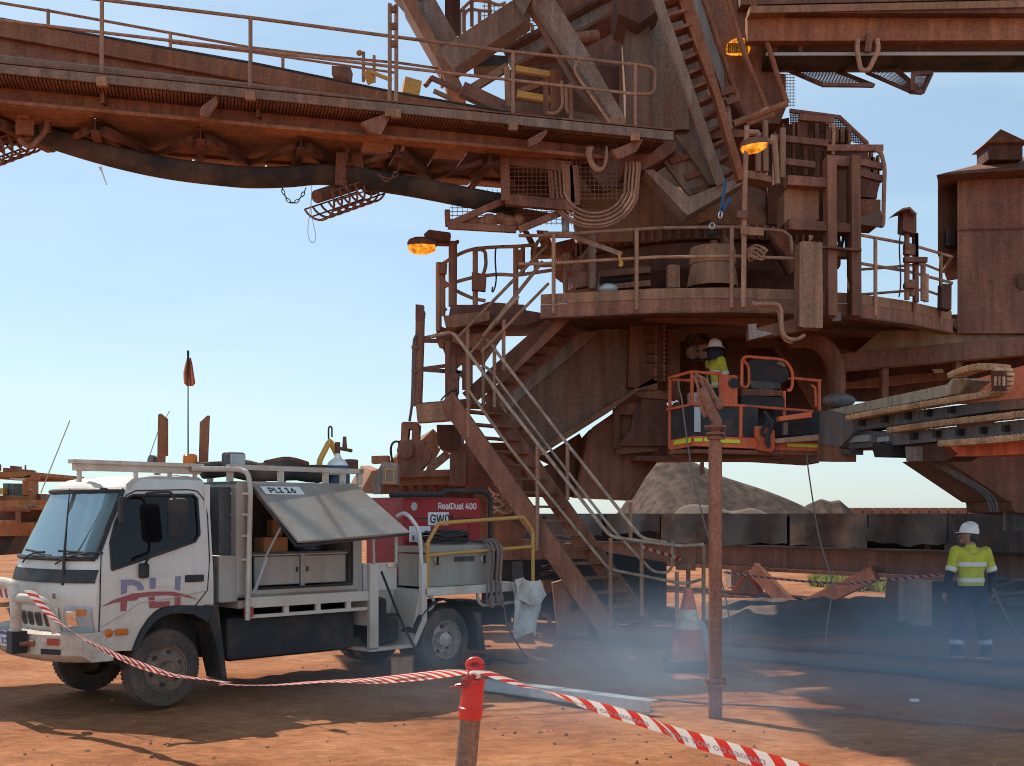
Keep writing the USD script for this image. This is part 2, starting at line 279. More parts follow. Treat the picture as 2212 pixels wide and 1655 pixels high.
def leaf():
    mats['leaf'] = usdkit.material(stage, '/World/Looks/leaf', {'g': ('geometry', {}), 'r': ('rgb_ramp', {'ramp': [(0, (.14, .15, .04)), (1, (.32, .30, .10))]}), 'p': ('principled_bsdf', {'roughness': .7}), 't': ('translucent_bsdf', {'color': (.28, .32, .07)}), 'm': ('mix_closure', {'fac': .4})},
        [('g.random_per_island', 'r.fac'), ('r.color', 'p.base_color'), ('p.BSDF', 'm.closure1'), ('t.BSDF', 'm.closure2')], surface='m.closure')
leaf()
mats['flag_cloth'] = usdkit.material(stage, '/World/Looks/flag_cloth', {'d': ('diffuse_bsdf', {'color': (.45, .19, .12)}), 't': ('translucent_bsdf', {'color': (.45, .19, .12)}), 'm': ('mix_closure', {'fac': .5})}, [('d.BSDF', 'm.closure1'), ('t.BSDF', 'm.closure2')], surface='m.closure')
# ---------------------------------------------------------------- ground
def spaced(lo, hi, step, far, grow=1.18):
    a = list(np.arange(lo, hi, step)); l, r, s = [], [], step
    while (l[-1] if l else lo) > -far: s *= grow; l.append((l[-1] if l else lo) - s)
    s = step
    while (r[-1] if r else a[-1]) < far: s *= grow; r.append((r[-1] if r else a[-1]) + s)
    return np.array(l[::-1] + a + r)
gx, gy = spaced(-9, 13, .09, 3500), spaced(7, 40, .11, 3500)
GX, GY = np.meshgrid(gx, gy)
def height(x, y):
    p = np.stack([x, y, np.zeros_like(x)], -1)
    near = np.exp(-((np.maximum(0, np.abs(x - 2) - 11) / 6) ** 2) - (np.maximum(0, np.abs(y - 22) - 16) / 8) ** 2)
    h = (meshkit.fbm(p * 1.1, 4, 3) - .5) * .07 + (meshkit.fbm(p * np.array([2.2, 8., 1]), 3, 9) - .5) * .045
    berm = np.exp(-((y - (21.8 - .25 * (x - 5))) / 1.1) ** 2) * np.clip((x - 2.6) / 1.5, 0, 1) * np.clip((10.5 - x) / 2, 0, 1)
    h = h + berm * (.16 + .3 * (meshkit.fbm(p * 1.4, 4, 21) - .4))
    heap = np.exp(-((x + .45) / 1.0) ** 2 - ((y - 13.3) / .5) ** 2)
    return (h + .0 * heap) * near - .03
gz = height(GX, GY)
struct('ground', M().grid(np.stack([GX, GY, gz], -1)), 'ground', smooth=True)
def gh(x, y): return float(height(np.array([float(x)]), np.array([float(y)]))[0])
# ---------------------------------------------------------------- service truck (local frame: u along, v across, z up)
TA = G(358, 1528); TB = G(966, 1450); TU = N(TB - TA); TV = np.array([-TU[1], TU[0], 0])
def TW(v): v = np.asarray(v, float); return TA + v[:, :1] * TU + v[:, 1:2] * TV + np.array([0, 0, 1.]) * v[:, 2:3]
def S(k, x, y, v=0.):
    px = k(x, y); p = plane(TA + TV * v, TV)(*px); return np.array([(p - TA) @ TU, v, p[2]])
def tp(u, v, z): return TW(np.array([[u, v, z]]))[0]
tk = T('service_truck', 'white service truck with open side locker, parked beside the stair', 'truck', TA, xf=TW)
W_ = 1.7
def uF(z): return np.interp(z, [.58, .9, 1.22, 1.42, 2.06, 2.11, 2.16, 2.19, 2.21], [-.90, -.97, -.94, -.885, -.585, -.54, -.45, -.30, -.10])
def inset(z): return np.interp(z, [.58, 1.25, 2.02, 2.11, 2.16, 2.19, 2.21], [0, 0, .07, .085, .12, .19, .34])
def front(v, z, off=0.):
    i = inset(z); w = (v - W_ / 2) / (W_ / 2 - i); return np.array([uF(z) + .27 * min(1, abs(w)) ** 2.8 - off, v, z])
zs = [.58, .75, .95, 1.16, 1.235, 1.33, 1.42, 1.58, 1.74, 1.9, 2.05, 2.11, 2.16, 2.19, 2.21]
def vs(z): i = inset(z); t = np.array([0, .03, .08, .16, .28, .42, .58, .72, .84, .92, .97, 1]); return i + (W_ - 2 * i) * t
g = np.array([[front(v, z) for v in vs(z)] for z in zs])
cab = M()
lo, hi = zs.index(1.42), zs.index(2.05)
cab.grid(g[:lo + 1]); cab.grid(g[hi:])
for sl in (slice(0, 2), slice(10, 12)): cab.grid(g[lo:hi + 1, sl])
# roof cap and back wall
roof_back = [np.array([.5, v, z]) for v, z in ((.33, 2.19), (1.37, 2.19))]
rc = np.array([[g[-1, j], [.3, g[-1, j, 1], 2.215], [.46, g[-1, j, 1], 2.19]] for j in range(12)]); cab.grid(rc)
# sides with window hole
ARCH = [(850, 1297), (872, 1235), (905, 1160), (960, 1080), (1000, 1042), (1050, 1013), (1130, 1003)]
def sideface(vsgn):
    outl = [front(0, z) for z in (1.33, 1.235, 1.16, .95, .75, .58)] + [S(b0, *p) for p in ARCH] + [S(b0, 1380, 1005), S(b0, 1375, 300), S(b0, 1350, 225), S(b0, 1290, 190)]
    outl = [np.array([p[0], p[2]]) for p in outl]
    outl = [(p[0], min(p[1], 2.11)) for p in outl]
    zz = [2.11, 2.05, 1.9, 1.74, 1.58, 1.42, 1.33]
    outl = outl + [(float(front(inset(z), z)[0]), z) for z in zz]
    win = [S(b0, *p) for p in ((725, 775), (722, 600), (760, 470), (835, 312), (880, 292), (1270, 288), (1295, 310), (1300, 545), (1270, 590), (1130, 640))]
    return outl, [(p[0], p[2]) for p in win]
outl, win = sideface(1)
def mapside(v2, far, off=0.):
    i = np.array([inset(z) for z in v2[:, 1]]) - off
    return np.stack([v2[:, 0], (W_ - i) if far else i, v2[:, 1]], 1)
pol = Polygon(outl).buffer(0); wp = Polygon(win)
import shapely
def fine(poly, step=.12):
    out = []; x0, y0, x1, y1 = poly.bounds; a = np.arange(y0, y1 + step, step)
    for q in a:
        s_ = poly.intersection(shapely.box(x0 - 1, q, x1 + 1, q + step))
        out += [h for h in getattr(s_, 'geoms', [s_]) if h.geom_type == 'Polygon' and h.area > 1e-6]
    return out
for far in (False, True):
    for piece in fine(pol.difference(wp)):
        v2, f = tri2d(piece); cab.add(mapside(v2, far), f)
for z0, z1 in zip(zs[:-1], zs[1:]):     # strips joining side edge to front and roof
    if z0 >= 2.11:
        for far in (0, 1):
            q = lambda z, u: [u, W_ - inset(z) if far else inset(z), z]
            cab.grid([[q(z0, front(inset(z0), z0)[0]), q(z0, .46)], [q(z1, front(inset(z1), z1)[0]), q(z1, .46)]])
cab.box((.44, .05, .96), (.50, W_ - .05, 2.12)); cab.box((-.6, .05, .98), (.48, W_ - .05, 1.02))
cabp = tk.part('cab_body', cab, 'white_paint', smooth=30)
scr = M(); gs = np.array([[front(v, z, -.004) for v in vs(z)[1:11]] for z in zs[lo:hi + 1]]); scr.grid(gs)
tk.part('windscreen', scr, 'screen_glass', smooth=True)
seal = M()
edge = [front(vs(1.42)[1] + (vs(1.42)[10] - vs(1.42)[1]) * t, 1.42, .006) for t in np.linspace(0, 1, 14)] + [front(vs(z)[10], z, .006) for z in zs[lo:hi + 1]] + [front(vs(2.05)[10] + (vs(2.05)[1] - vs(2.05)[10]) * t, 2.05, .006) for t in np.linspace(0, 1, 14)] + [front(vs(z)[1], z, .006) for z in zs[lo:hi + 1][::-1]]
seal.tube(edge, .024, 6); tk.part('windscreen_seal', seal, 'black')
for far in (False, True):
    sw = M(); v2, f = tri2d(wp.buffer(.005)); sw.add(mapside(v2, far, -.012), f)
    wpath = tk.part('side_window', sw, 'tint_glass')
    e_ = np.array(wp.exterior.coords); e3_ = mapside(e_, far, .004); m = M().tube(e3_, .013, 6); tk.part('window_rubber', m, 'black', under=wpath)
# inside of the cab
ins = M().rbox((-.05, .2, 1.0), (.35, .75, 1.12), .05).rbox((.25, .2, 1.1), (.42, .75, 1.85), .06).rbox((-.05, .9, 1.0), (.35, 1.5, 1.12), .05).rbox((.25, .9, 1.1), (.42, 1.5, 1.85), .06)
tk.part('seat', ins, 'grey_dark', smooth=40)
tk.part('dashboard', M().rbox((-.60, .15, 1.05), (-.30, 1.55, 1.36), .06), 'grey_dark', smooth=40)
tk.part('steering_wheel', M().tube(arc((-.28, 1.22, 1.42), .2, 0, 6.4, 22, (0, 1, 0), (.5, 0, .86)), .016, 6), 'black')
# front trim
bd = M(); vv = np.linspace(.01, W_ - .01, 22)
bd.grid([[front(v, z, .012) for v in vv] for z in (1.2, 1.22, 1.30, 1.32)]); bd.grid([[front(v, 1.32, o) for v in vv] for o in (.012, -.01)])
tk.part('front_band', bd, 'black', smooth=True)
gr = tk.part('grille', M().grid([[front(v, z, .02) for v in np.linspace(.3, 1.4, 16)] for z in (.76, .79, .94, .98)]), 'white_paint', smooth=True)
for c in np.linspace(.42, 1.28, 7):
    tk.part('grille_slot', M().grid([[front(c + s * w, z, .026) for s in (-1, -.5, .5, 1)] for z, w in ((.80, .035), (.82, .047), (.90, .05), (.925, .045))]), 'black', under=gr)
for far in (0, 1):
    y = lambda t: W_ - t if far else t
    h = tk.part('headlight', M().grid([[front(y(t), z, .012) for t in (.015, .08, .16, .25)] for z in (.76, .8, .9, .99)]), 'lens_clear', smooth=True)
    tk.part('reflector', M().grid([[front(y(t), z, .016) for t in (.13, .17, .22)] for z in (.80, .84, .90, .95)]), 'chrome', under=h, smooth=True)
    tk.part('turn_signal', M().grid([[front(y(t), z, .02) for t in (.05, .09, .13)] for z in (.91, .965)]), 'amber', under=h)
for ws in ((.42, .12), (1.05, .75)):
    v0, v1 = ws; p0, p1 = front(v0, 1.37, .02), front((v0 + v1) / 2 + .1, 1.47, .05)
    w = M().tube([p0, front((v0 * .6 + v1 * .4), 1.43, .05), front(v1, 1.475, .045)], .009, 6); tk.part('wiper', w, 'black')
    tk.part('wiper_blade', M().tube([front(v1 + .3, 1.49, .035), front(v1, 1.475, .04), front(v1 - .12, 1.475, .035)], .012, 6), 'black')
# door seams, handle, lamps, mirror
seam = lambda pts, r=.006: M().tube([S(b0, *p, -.002) for p in pts], r, 5)
zt = lambda pts, r=.006: M().tube([np.array([q[0], inset(q[2]) - .003, q[2]]) for q in (S(b0, *p) for p in pts)], r, 5)
tk.part('door_seam', zt([(1262, 1005), (1340, 905), (1358, 700), (1358, 420), (1340, 320), (1300, 265), (1240, 255), (900, 262), (840, 290), (800, 335), (740, 460), (660, 660), (648, 830), (645, 1000), (635, 1235)]), 'black')
tk.part('door_crease', zt([(640, 1150), (800, 1060), (900, 985), (1100, 960), (1370, 900)], .004), 'cream_steel')
hd = S(b0, 1260, 830, -.012); tk.part('door_handle', M().rbox(hd - [.1, .003, .035], hd + [.1, .02, .035], .02), 'black', smooth=40)
tk.part('side_lamp', M().lathe(S(b0, 700, 1183, 0), (0, -1, 0), [(.04, 0), (.04, .012), (.03, .02), (0, .023)], 20), 'amber', smooth=40)
q = S(b0, 785, 1175, 0); tk.part('side_marker', M().rbox(q - [.062, .02, .03], q + [.062, .0, .03], .01), 'amber')
mr = S(b0, 1150, 440, -.2); tk.part('mirror', M().rbox(mr - [.10, .05, .19], mr + [.10, .05, .19], .045), 'black', smooth=40)
arm = [S(b0, 945, 285, -.0), S(b0, 960, 275, -.15), S(b0, 1100, 270, -.2), S(b0, 1125, 300, -.2), S(b0, 1125, 640, -.2), S(b0, 960, 690, -.15), S(b0, 935, 750, -.01)]
tk.part('mirror_arm', M().tube(rnd(arm, .06), .013, 7), 'black')
q = S(b0, 932, 780, -.03); tk.part('mirror_foot', M().rbox(q - [.05, .02, .07], q + [.05, .03, .07], .02), 'black')
tk.part('pillar_mirror', M().rbox(front(.0, 1.86, .05) - [.02, .05, .13], front(.0, 1.86, .05) + [.03, .02, .13], .02), 'black')
# faded door lettering
def onside(pts, mat, name, off=-.0025):
    e = Polygon([(S(e2, *p)[0], S(e2, *p)[2]) for p in pts]).buffer(0)
    m = M()
    for pc in fine(e, .06):
        v2, f = tri2d(pc); m.add(mapside(v2, False, 0) + [0, off, 0], f)
    tk.part(name, m, mat)
bl, rd = [], []
onside([(1188, 318), (1188, 170), (1300, 165), (1380, 190), (1415, 240), (1412, 270), (1355, 275), (1340, 235), (1300, 222), (1250, 225), (1248, 300)], 'print_blue', 'door_letter')
onside([(1470, 150), (1530, 148), (1528, 255), (1470, 260)], 'print_blue', 'door_letter')
onside([(1722, 138), (1778, 132), (1770, 275), (1720, 270)], 'print_blue', 'door_letter')
onside([(1535, 165), (1715, 150), (1712, 225), (1535, 235)], 'white_paint', 'painted_patch')
onside([(985, 440), (1120, 365), (1300, 305), (1500, 285), (1700, 285), (1850, 320), (1945, 365), (1800, 335), (1640, 322), (1480, 330), (1370, 345), (1340, 372), (1240, 380), (1130, 395)], 'print_red', 'door_swoosh')
onside([(1183, 385), (1250, 375), (1240, 475), (1183, 478)], 'print_red', 'door_letter', -.004)
onside([(1458, 340), (1520, 330), (1522, 388), (1668, 378), (1665, 440), (1468, 450)], 'print_red', 'door_letter', -.004)
onside([(1715, 320), (1775, 325), (1772, 418), (1720, 425)], 'print_red', 'door_letter', -.004)
def letters(text, h, o, ex, ey, depth=.003, bold=True):
    t = meshkit.text_mesh(text, h, depth, bold); ex, ey = N(ex), N(ey); n = np.cross(ex, ey)
    v = np.asarray(t.vertices); return M().add(np.asarray(o) + v[:, :1] * ex + v[:, 1:2] * ey + v[:, 2:] * n, t.faces)
q = front(.36, 1.06, .03); tk.part('front_lettering', letters('RO', .045, q, (-.1, -1, 0), (0, 0, 1)), 'print_black')
# bumper, bull bar, plate
bm = M(); bu = lambda v, o=0: uF(.75) - .17 + .27 * abs((v - .85) / .85) ** 3.2 + o
vv = np.linspace(-.01, W_ + .01, 24)
prof = [(.03, .76), (0, .74), (0, .56), (.10, .49), (.22, .49)]
bm.grid([[(min(bu(v, o), -.45), v, z) for v in vv] for o, z in prof]); bm.grid([[(bu(v, o), v, .76) for v in vv] for o in (.03, .35)])
for v in (-.01, W_ + .01): bm.prism([(bu(v) + a, v, z) for a, z in ((0, .56), (0, .76), (.3, .76), (.3, .49), (.1, .49))], (0, .02 if v < 1 else -.02, 0))
tk.part('front_bumper', bm, 'cream_steel', smooth=35)
tk.part('bumper_slot', M().grid([[(bu(v, -.006), v, z) for v in np.linspace(.13, .32, 5)] for z in (.565, .615)]), 'black')
tk.part('bumper_lamp', M().grid([[(bu(v, -.008), v, z) for v in np.linspace(.14, .25, 4)] for z in (.65, .71)]), 'lens_red')
bb = M(); B = lambda v, z, o=-.10: np.array([bu(v) + o, v, z])
bb.tube(rnd([B(.52, .74), B(.52, 1.02), B(.56, 1.19), B(.75, 1.2), B(1.0, 1.2), B(1.14, 1.19), B(1.18, 1.02), B(1.18, .74)], .12, 7), .05, 12)
tk.part('bull_bar', bb, 'cream_steel', smooth=True)
for s in (0, 1):
    y = lambda t: W_ - t if s else t
    tk.part('bull_bar_wing', M().tube(rnd([B(y(.52), 1.07), B(y(.38), 1.07), B(y(.2), 1.06), B(y(.12), .95), B(y(.08), .77)], .12, 7), .043, 12), 'cream_steel', smooth=True)
for s in (.52, 1.18): tk.part('bar_bracket', M().box((bu(s) - .16, s - .06, .57), (bu(s) - .02, s + .06, .77)), 'black')
tk.part('tow_pin', M().cyl((bu(.42) - .12, .42, .66), (bu(.42), .42, .66), .02, .03), 'rust')
pl = np.array([bu(.85) - .03, .62, .60])
pp = tk.part('number_plate', M().box((pl[0], .64, .60), (pl[0] + .008, 1.02, .74)), 'print_white')
tk.part('plate_band', M().box((pl[0] - .003, .645, .705), (pl[0] - .0005, 1.015, .735)), 'print_purple', under=pp)
tk.part('plate_number', letters('1CWI 275', .06, (pl[0] - .001, .995, .622), (0, -1, 0), (0, 0, 1)), 'print_purple', under=pp)
# stripe board behind bull bar
sp = tk.part('striped_strip', M().box((bu(.85) - .06, .60, 1.05), (bu(.85) - .05, 1.10, 1.14)), 'print_white')
for i in range(4):
    a = .64 + i * .12; tk.part('red_stripe', M().prism([(bu(.85) - .063, a, 1.055), (bu(.85) - .063, a + .05, 1.055), (bu(.85) - .063, a + .09, 1.135), (bu(.85) - .063, a + .04, 1.135)], (.002, 0, 0)), 'lens_red', under=sp)
# wheel arch, guards, chassis
oa = [S(b0, *p) for p in ARCH] + [S(b0, 1250, 1003), S(b0, 1375, 1010)]; ia = [S(b0, *p) for p in ((868, 1300), (902, 1235), (940, 1170), (990, 1105), (1035, 1078), (1080, 1060), (1140, 1052), (1240, 1060), (1330, 1110))]
for far in (0, 1):
    mv = lambda p, v: np.array([p[0], W_ - v if far else v, p[2]])
    tk.part('wheel_arch', M().grid([[mv(p, -.002) for p in oa], [mv(p * .8 + q * .2, -.03) for p, q in zip(oa, ia)], [mv(q, -.035) for q in ia], [mv(q, .02) for q in ia], [mv(q, .38) for q in ia]]), 'black', smooth=35)
tk.part('mudguard', M().prism([(.40, -.0, .95), (.56, 0, .95), (.66, 0, .2), (.62, 0, .2), (.52, 0, .62)], (0, .32, 0)), 'rubber')
tk.part('chassis', M().box((-.8, .35, .45), (5.0, .45, .68)).box((-.8, 1.2, .45), (5.0, 1.3, .68)).box((-.7, .3, .5), (.5, 1.4, .95)).box((-.04, .3, .33), (.04, 1.4, .43)).box((3.5, .2, .28), (3.65, 1.5, .46)), 'black')
tk.part('fuel_tank', M().rbox((.75, .16, .34), (2.38, .62, .80), .08), 'black', smooth=40)
tk.part('air_tank', M().rbox((.6, 1.0, .30), (3.0, 1.66, .90), .06), 'black', smooth=40)
def wheel(u, v, rear, name='wheel'):
    o = np.array([u, v, .37]); ax = (0, -1, 0) if v < .8 else (0, 1, 0)
    w = tk.part(name, M().lathe(o, ax, [(.205, -.2), (.30, -.2), (.355, -.185), (.37, -.15), (.37, -.05), (.358, -.015), (.31, 0), (.235, -.004), (.21, -.01)], 40), 'tyre', smooth=50)
    tr = M()
    for k in range(56):
        a = k * 2 * math.pi / 56
        for q0, q1 in ((-.03, -.08), (-.12, -.17)):
            c = o + np.array([math.cos(a) * .368, 0, math.sin(a) * .368]); y = np.array(ax, float); e = np.array([-math.sin(a), 0, math.cos(a)])
            tr.bar(c + y * q0 + e * .006, c + y * q1 - e * .006, .026, .007, c - o)
    tk.part('tread_blocks', tr, 'tyre', under=w)
    if rear: pr = [(.215, -.0), (.222, .002), (.212, -.012), (.20, -.05), (.165, -.12), (.15, -.125), (.09, -.12), (.085, -.02), (.07, -.01), (0, -.008)]
    else: pr = [(.215, 0), (.222, .002), (.212, -.012), (.195, -.03), (.16, -.012), (.11, .012), (.075, .03), (.07, .075), (.06, .085), (0, .087)]
    tk.part('rim', M().lathe(o, ax, pr, 36), 'steel_rim' if rear else 'rim', under=w, smooth=40)
    hh = M()
    for k in range(6):
        a = k * math.pi / 3 + .3; c = o + np.array([math.cos(a) * .15, 0, math.sin(a) * .15]) + np.array(ax) * (-.118 if rear else -.004)
        hh.lathe(c, ax, [(.028, 0), (.026, .004), (0, .004)], 12)
    tk.part('hand_hole', hh, 'black', under=w)
wheel(0, 0, False); wheel(0, W_, False); wheel(3.57, 0, True); wheel(3.57, .27, True); wheel(3.57, W_, True); wheel(3.57, W_ - .27, True)
# tray, canopy
ty = M().box((.92, .02, .885), (2.45, .10, .99)).box((.85, .1, .88), (2.45, W_, .96)); tk.part('tray', ty, 'white_paint')
sr = M().box((.93, .03, .78), (2.43, .07, .815))
for u in (1.35, 1.75, 2.15): sr.box((u, .035, .815), (u + .06, .065, .885))
tk.part('side_rail', sr, 'white_paint')
u0, u1, z0, z1 = .80, 2.30, .99, 2.16
cp = M().box((u0, .04, z0), (u1, W_, z0 + .03)).box((u0, .04, z1 - .03), (u1 + .02, W_, z1)).box((u0, W_ - .04, z0), (u1, W_, z1)).box((u0, .06, z0), (u0 + .03, W_, z1)).box((u1 - .03, .06, z0), (u1, W_, z1))
cp.box((u0 - .01, .04, z0), (.97, .065, z1 - .03)).box((2.24, .04, z0), (u1 + .06, .065, z1 - .03)).box((.97, .04, z0 + .002), (2.24, .065, 1.06)).box((.97, .04, 2.11), (2.24, .065, 2.128))
tk.part('canopy', cp, 'alu')
tk.part('locker_lining', M().box((u0 + .04, .75, z0 + .04), (u1 - .04, .77, z1 - .04)).box((u0 + .04, .07, 1.42), (2.2, .75, 1.44)), 'grey_dark')
tk.part('opening_seal', M().tube([(p, .035, q) for p, q in ((1.0, 1.075), (2.2, 1.075), (2.225, 1.1), (2.225, 2.1))], .012, 6), 'black')
for x0_, x1_ in ((1.03, 1.58), (1.64, 2.18)):
    dr = tk.part('drawer', M().rbox((x0_, .085, 1.10), (x1_, .12, 1.40), .012), 'alu')
    tk.part('drawer_catch', M().box((x1_ - .05 if x0_ < 1.3 else x0_ + .02, .072, 1.23), (x1_ - .03 if x0_ < 1.3 else x0_ + .04, .083, 1.28)), 'black', under=dr)
tk.part('drawer_rail', M().box((1.0, .075, 1.405), (2.2, .1, 1.42)).box((1.585, .075, 1.08), (1.635, .1, 1.405)), 'alu')
# lid
L = [np.array(p) for p in ((.97, .03, 2.13), (2.24, .03, 2.14), tuple(S(b1, 1195, 530, -.62)), tuple(S(b1, 470, 605, -.62)))]
nrm = N(np.cross(L[1] - L[0], L[3] - L[0])); nrm = nrm if nrm[2] > 0 else -nrm
lid = tk.part('locker_lid', M().prism(L, -nrm * .025), 'alu')
fr = M()
for i in range(4): fr.bar(L[i] - nrm * .03, L[(i + 1) % 4] - nrm * .03, .02, .03)
tk.part('lid_edge', fr, 'rubber', under=lid)
lat = L[0] + (L[1] - L[0]) * .66 + (L[3] - L[0]) * .78
tk.part('lid_latch', M().lathe(lat + nrm * .001, nrm, [(.075, 0), (.07, .012), (.05, .018), (.02, .03), (0, .032)], 20), 'black', under=lid, smooth=40)
ex = N(L[1] - L[0]); ey = N(L[0] - L[3])
po = L[0] + ex * .05 - ey * .17 + nrm * .016
lp = tk.part('lid_plate', M().prism([po, po + ex * .47, po + ex * .47 + ey * .12, po + ey * .12], nrm * .003), 'print_white', under=lid)
tk.part('lid_plate_text', letters('PLI 16', .075, po + nrm * .004 + ex * .06 + ey * .022, ex, ey), 'print_black')
tk.part('gas_strut', M().cyl((1.02, .06, 1.2), (1.1, -.3, 1.72), .012).cyl((1.0, .05, 1.04), (1.06, -.1, 1.4), .02), 'galv')
bx = S(b1, 190, 720, .3); 
# ladder
ld = [S(b1, 145, 1100, -.02), S(b1, 165, 250, -.02), S(b1, 150, 150, .0), S(b1, 100, 125, .1), S(b1, -220, 122, .15)]
tk.part('ladder_rail', M().tube(rnd(ld, .12, 6), .027, 10), 'cream_steel', smooth=True)
for y in (282, 418, 555, 708): tk.part('ladder_rung', M().tube([S(b1, 160 - (y - 282) * .03, y, -.02), S(b1, 0 + (y - 282) * .02, y - 1, .22)], .016, 7), 'cream_steel')
tk.part('headboard', M().box((.56, .1, .95), (.80, 1.6, 1.3)).box((.66, .15, 1.3), (.79, 1.6, 2.1)), 'grey_dark')
tk.part('side_box', M().rbox((.60, .05, .95), (.82, .4, 1.42), .02), 'alu')
tk.part('tail_reflector', M().box((.86, -.02, .8), (.95, .02, .9)), 'lens_red')
tk.part('air_intake', M().tube(rnd([(.52, .28, .9), (.53, .28, 1.5), (.53, .3, 2.0), (.42, .36, 2.16)], .2), .085, 10), 'rubber', smooth=True)
# racks
rk = M().box((-.83, .16, 2.29), (.5, .26, 2.325)).box((-.8, .18, 2.225), (.48, .24, 2.29)); tk.part('awning_bar', rk, 'cream_steel')
rk = M()
for u in (-.75, -.2, .15, .42): rk.bar((u, .2, 2.12), (u, .2, 2.23), .03, .04)
for u in (-.5, .3): rk.box((u, .2, 2.24), (u + .04, .7, 2.27))
tk.part('cab_rack', rk, 'cream_steel')
rr = M().box((.75, .12, 2.28), (2.45, .17, 2.33)).box((.75, 1.6, 2.28), (2.45, 1.65, 2.33)).box((2.4, .12, 2.28), (2.45, 1.65, 2.33))
for u in (.75, 1.35, 1.92, 2.15, 2.38): rr.box((u, .125, 2.16), (u + .06, .165, 2.28))
for u in (.75, 1.4, 2.1, 2.38): rr.box((u, 1.605, 2.16), (u + .06, 1.645, 2.28))
tk.part('roof_rack', rr, 'cream_steel')
for k, w in ((e3, [(70, 1110), (62, 1110), (72, 680), (95, 672), (150, 718), (150, 1045), (128, 1050), (126, 1110)]), (e3, [(430, 1110), (440, 750), (505, 690), (522, 690), (505, 1115)])):
    w = [S(k, *p, .7) for p in w[1:]] if len(w) > 6 else [S(k, *p, .7) for p in w]
    tk.part('rack_stake', M().prism(w, (.03, .03, 0)), 'rust_orange')
bc = S(e3, 355, 1105, .6); tk.part('beacon', M().lathe(bc - [0, 0, .05], (0, 0, 1), [(.07, 0), (.07, .03), (.075, .06), (.07, .12), (.05, .135), (0, .137)], 18), 'amber', smooth=40)
wh = [S(e3, 337, y, .6) for y in (1050, 700, 400, 115)]; tk.part('whip_aerial', M().tube(wh, [.008, .007, .006, .012], 6), 'print_black')
fl = np.array([[S(e3, 335 + a, y, .6 + dv) for a, dv in zip(np.linspace(l, r, 7), (0, .05, -.02, .06, 0, .05, .0))] for y, l, r in ((180, -8, 28), (240, -25, 42), (310, -40, 52), (370, -38, 62), (405, -34, 66), (430, -10, 45))])
tk.part('whip_flag', M().grid(fl), 'flag_cloth', 'ragged faded orange flag on the whip')
wl = S(e3, 740, 1080, .35); tk.part('work_light', M().rbox(wl - [.11, .07, .075], wl + [.11, .07, .075], .03), 'grey_dark', smooth=40)
tk.part('light_lens', M().rbox(wl + [-.085, -.085, -.055], wl + [.085, -.068, .055], .01), 'lens_clear')
tk.part('light_foot', M().cyl(wl + [0, 0, -.18], wl, .02), 'black')
tk.part('roof_pole', M().cyl(S(e3, 420, 1140, .5), S(e3, 660, 1140, .5), .045).cyl(S(e3, 0, 1090, .9), S(e3, 40, 1095, .9), .06), 'grey_dark', smooth=40)
ya = [S(e3, 1500, 1190, .8), S(e3, 1500, 1090, .8), S(e3, 1592, 910, .8), S(e3, 1680, 1090, .8)]
tk.part('hook_frame', M().tube(rnd(ya, .03, 3), .034, 8), 'yellow_rail')
tk.part('lifting_hook', M().tube(rnd([S(e3, 1580, 900, .8), S(e3, 1580, 800, .8), S(e3, 1595, 782, .8), S(e3, 1610, 800, .8), S(e3, 1610, 880, .8)], .03), .01, 6), 'black')
# step well
st = M(); 
st.box((2.44, .0, .34), (2.56, .05, 1.28)).box((2.44, 0, .32), (3.1, .55, .36)).prism([(3.02, 0, .33), (3.10, 0, .33), (3.27, 0, .62), (3.27, 0, 1.27), (3.19, 0, 1.27), (3.19, 0, .62)], (0, .05, 0)).box((3.24, .0, .9), (3.4, .05, .98))
st.box((2.5, .5, .36), (3.27, .53, .95)).box((2.46, .02, .60), (2.49, .5, .95)).prism([(3.05, .05, .36), (3.23, .05, .66), (3.23, .05, .95), (3.2, .05, .95)], (0, .45, 0))
tk.part('step_well', st, 'white_paint')
tk.part('step_panel', M().box((2.56, .28, .97), (3.05, .31, 1.28)), 'white_paint')
tk.part('panel_catch', M().box((2.9, .26, 1.23), (3.06, .28, 1.27)), 'chrome')
tk.part('step_handrail', M().tube([S(b1, 962, 740, .02), S(b1, 957, 570, .02)], .018, 8).tube([S(b1, 1106, 735, .3), S(b1, 1106, 560, .3)], .018, 8), 'cream_steel')
hr = [S(b1, 1270, 735, .02), S(b1, 1258, 520, .02), S(b1, 1195, 430, .1), S(b1, 1155, 405, .2), S(b1, 1112, 430, .3)]
tk.part('grab_rail', M().tube(rnd(hr, .1, 6), .024, 10), 'white_paint', smooth=True)
tk.part('welding_hose_box', M().rbox((2.60, .1, .37), (2.78, .4, .9), .05).rbox((2.78, .15, .37), (3.0, .4, .7), .06), 'black', smooth=40)
# rear deck
dk = M().box((3.27, .02, .885), (5.2, .09, .985)).box((3.27, .1, .89), (5.2, W_, .96)).box((2.45, .53, .89), (3.27, W_, .96)); tk.part('rear_deck', dk, 'white_paint')
tk.part('corner_marker', M().box((5.15, .0, .89), (5.22, .02, .98)), 'amber')
tk.part('under_rail', M().tube(rnd([(4.12, .06, .89), (4.14, .06, .78), (4.22, .06, .73), (5.1, .06, .75)], .08), .02, 8).tube(rnd([(3.33, .06, .89), (3.42, .06, .86), (3.42, .06, .76), (3.33, .06, .72)], .06), .018, 8), 'cream_steel')
tk.part('tail_guard', M().tube(rnd([(5.2, .06, .92), (5.22, .06, .62), (5.1, .06, .52), (4.75, .06, .52)], .15), .022, 8), 'cream_steel')
yr = [(3.31, .04, .985), (3.31, .04, 1.50), (3.48, .04, 1.73), (4.9, .04, 1.80), (5.07, .04, 1.62), (5.07, .04, .985)]
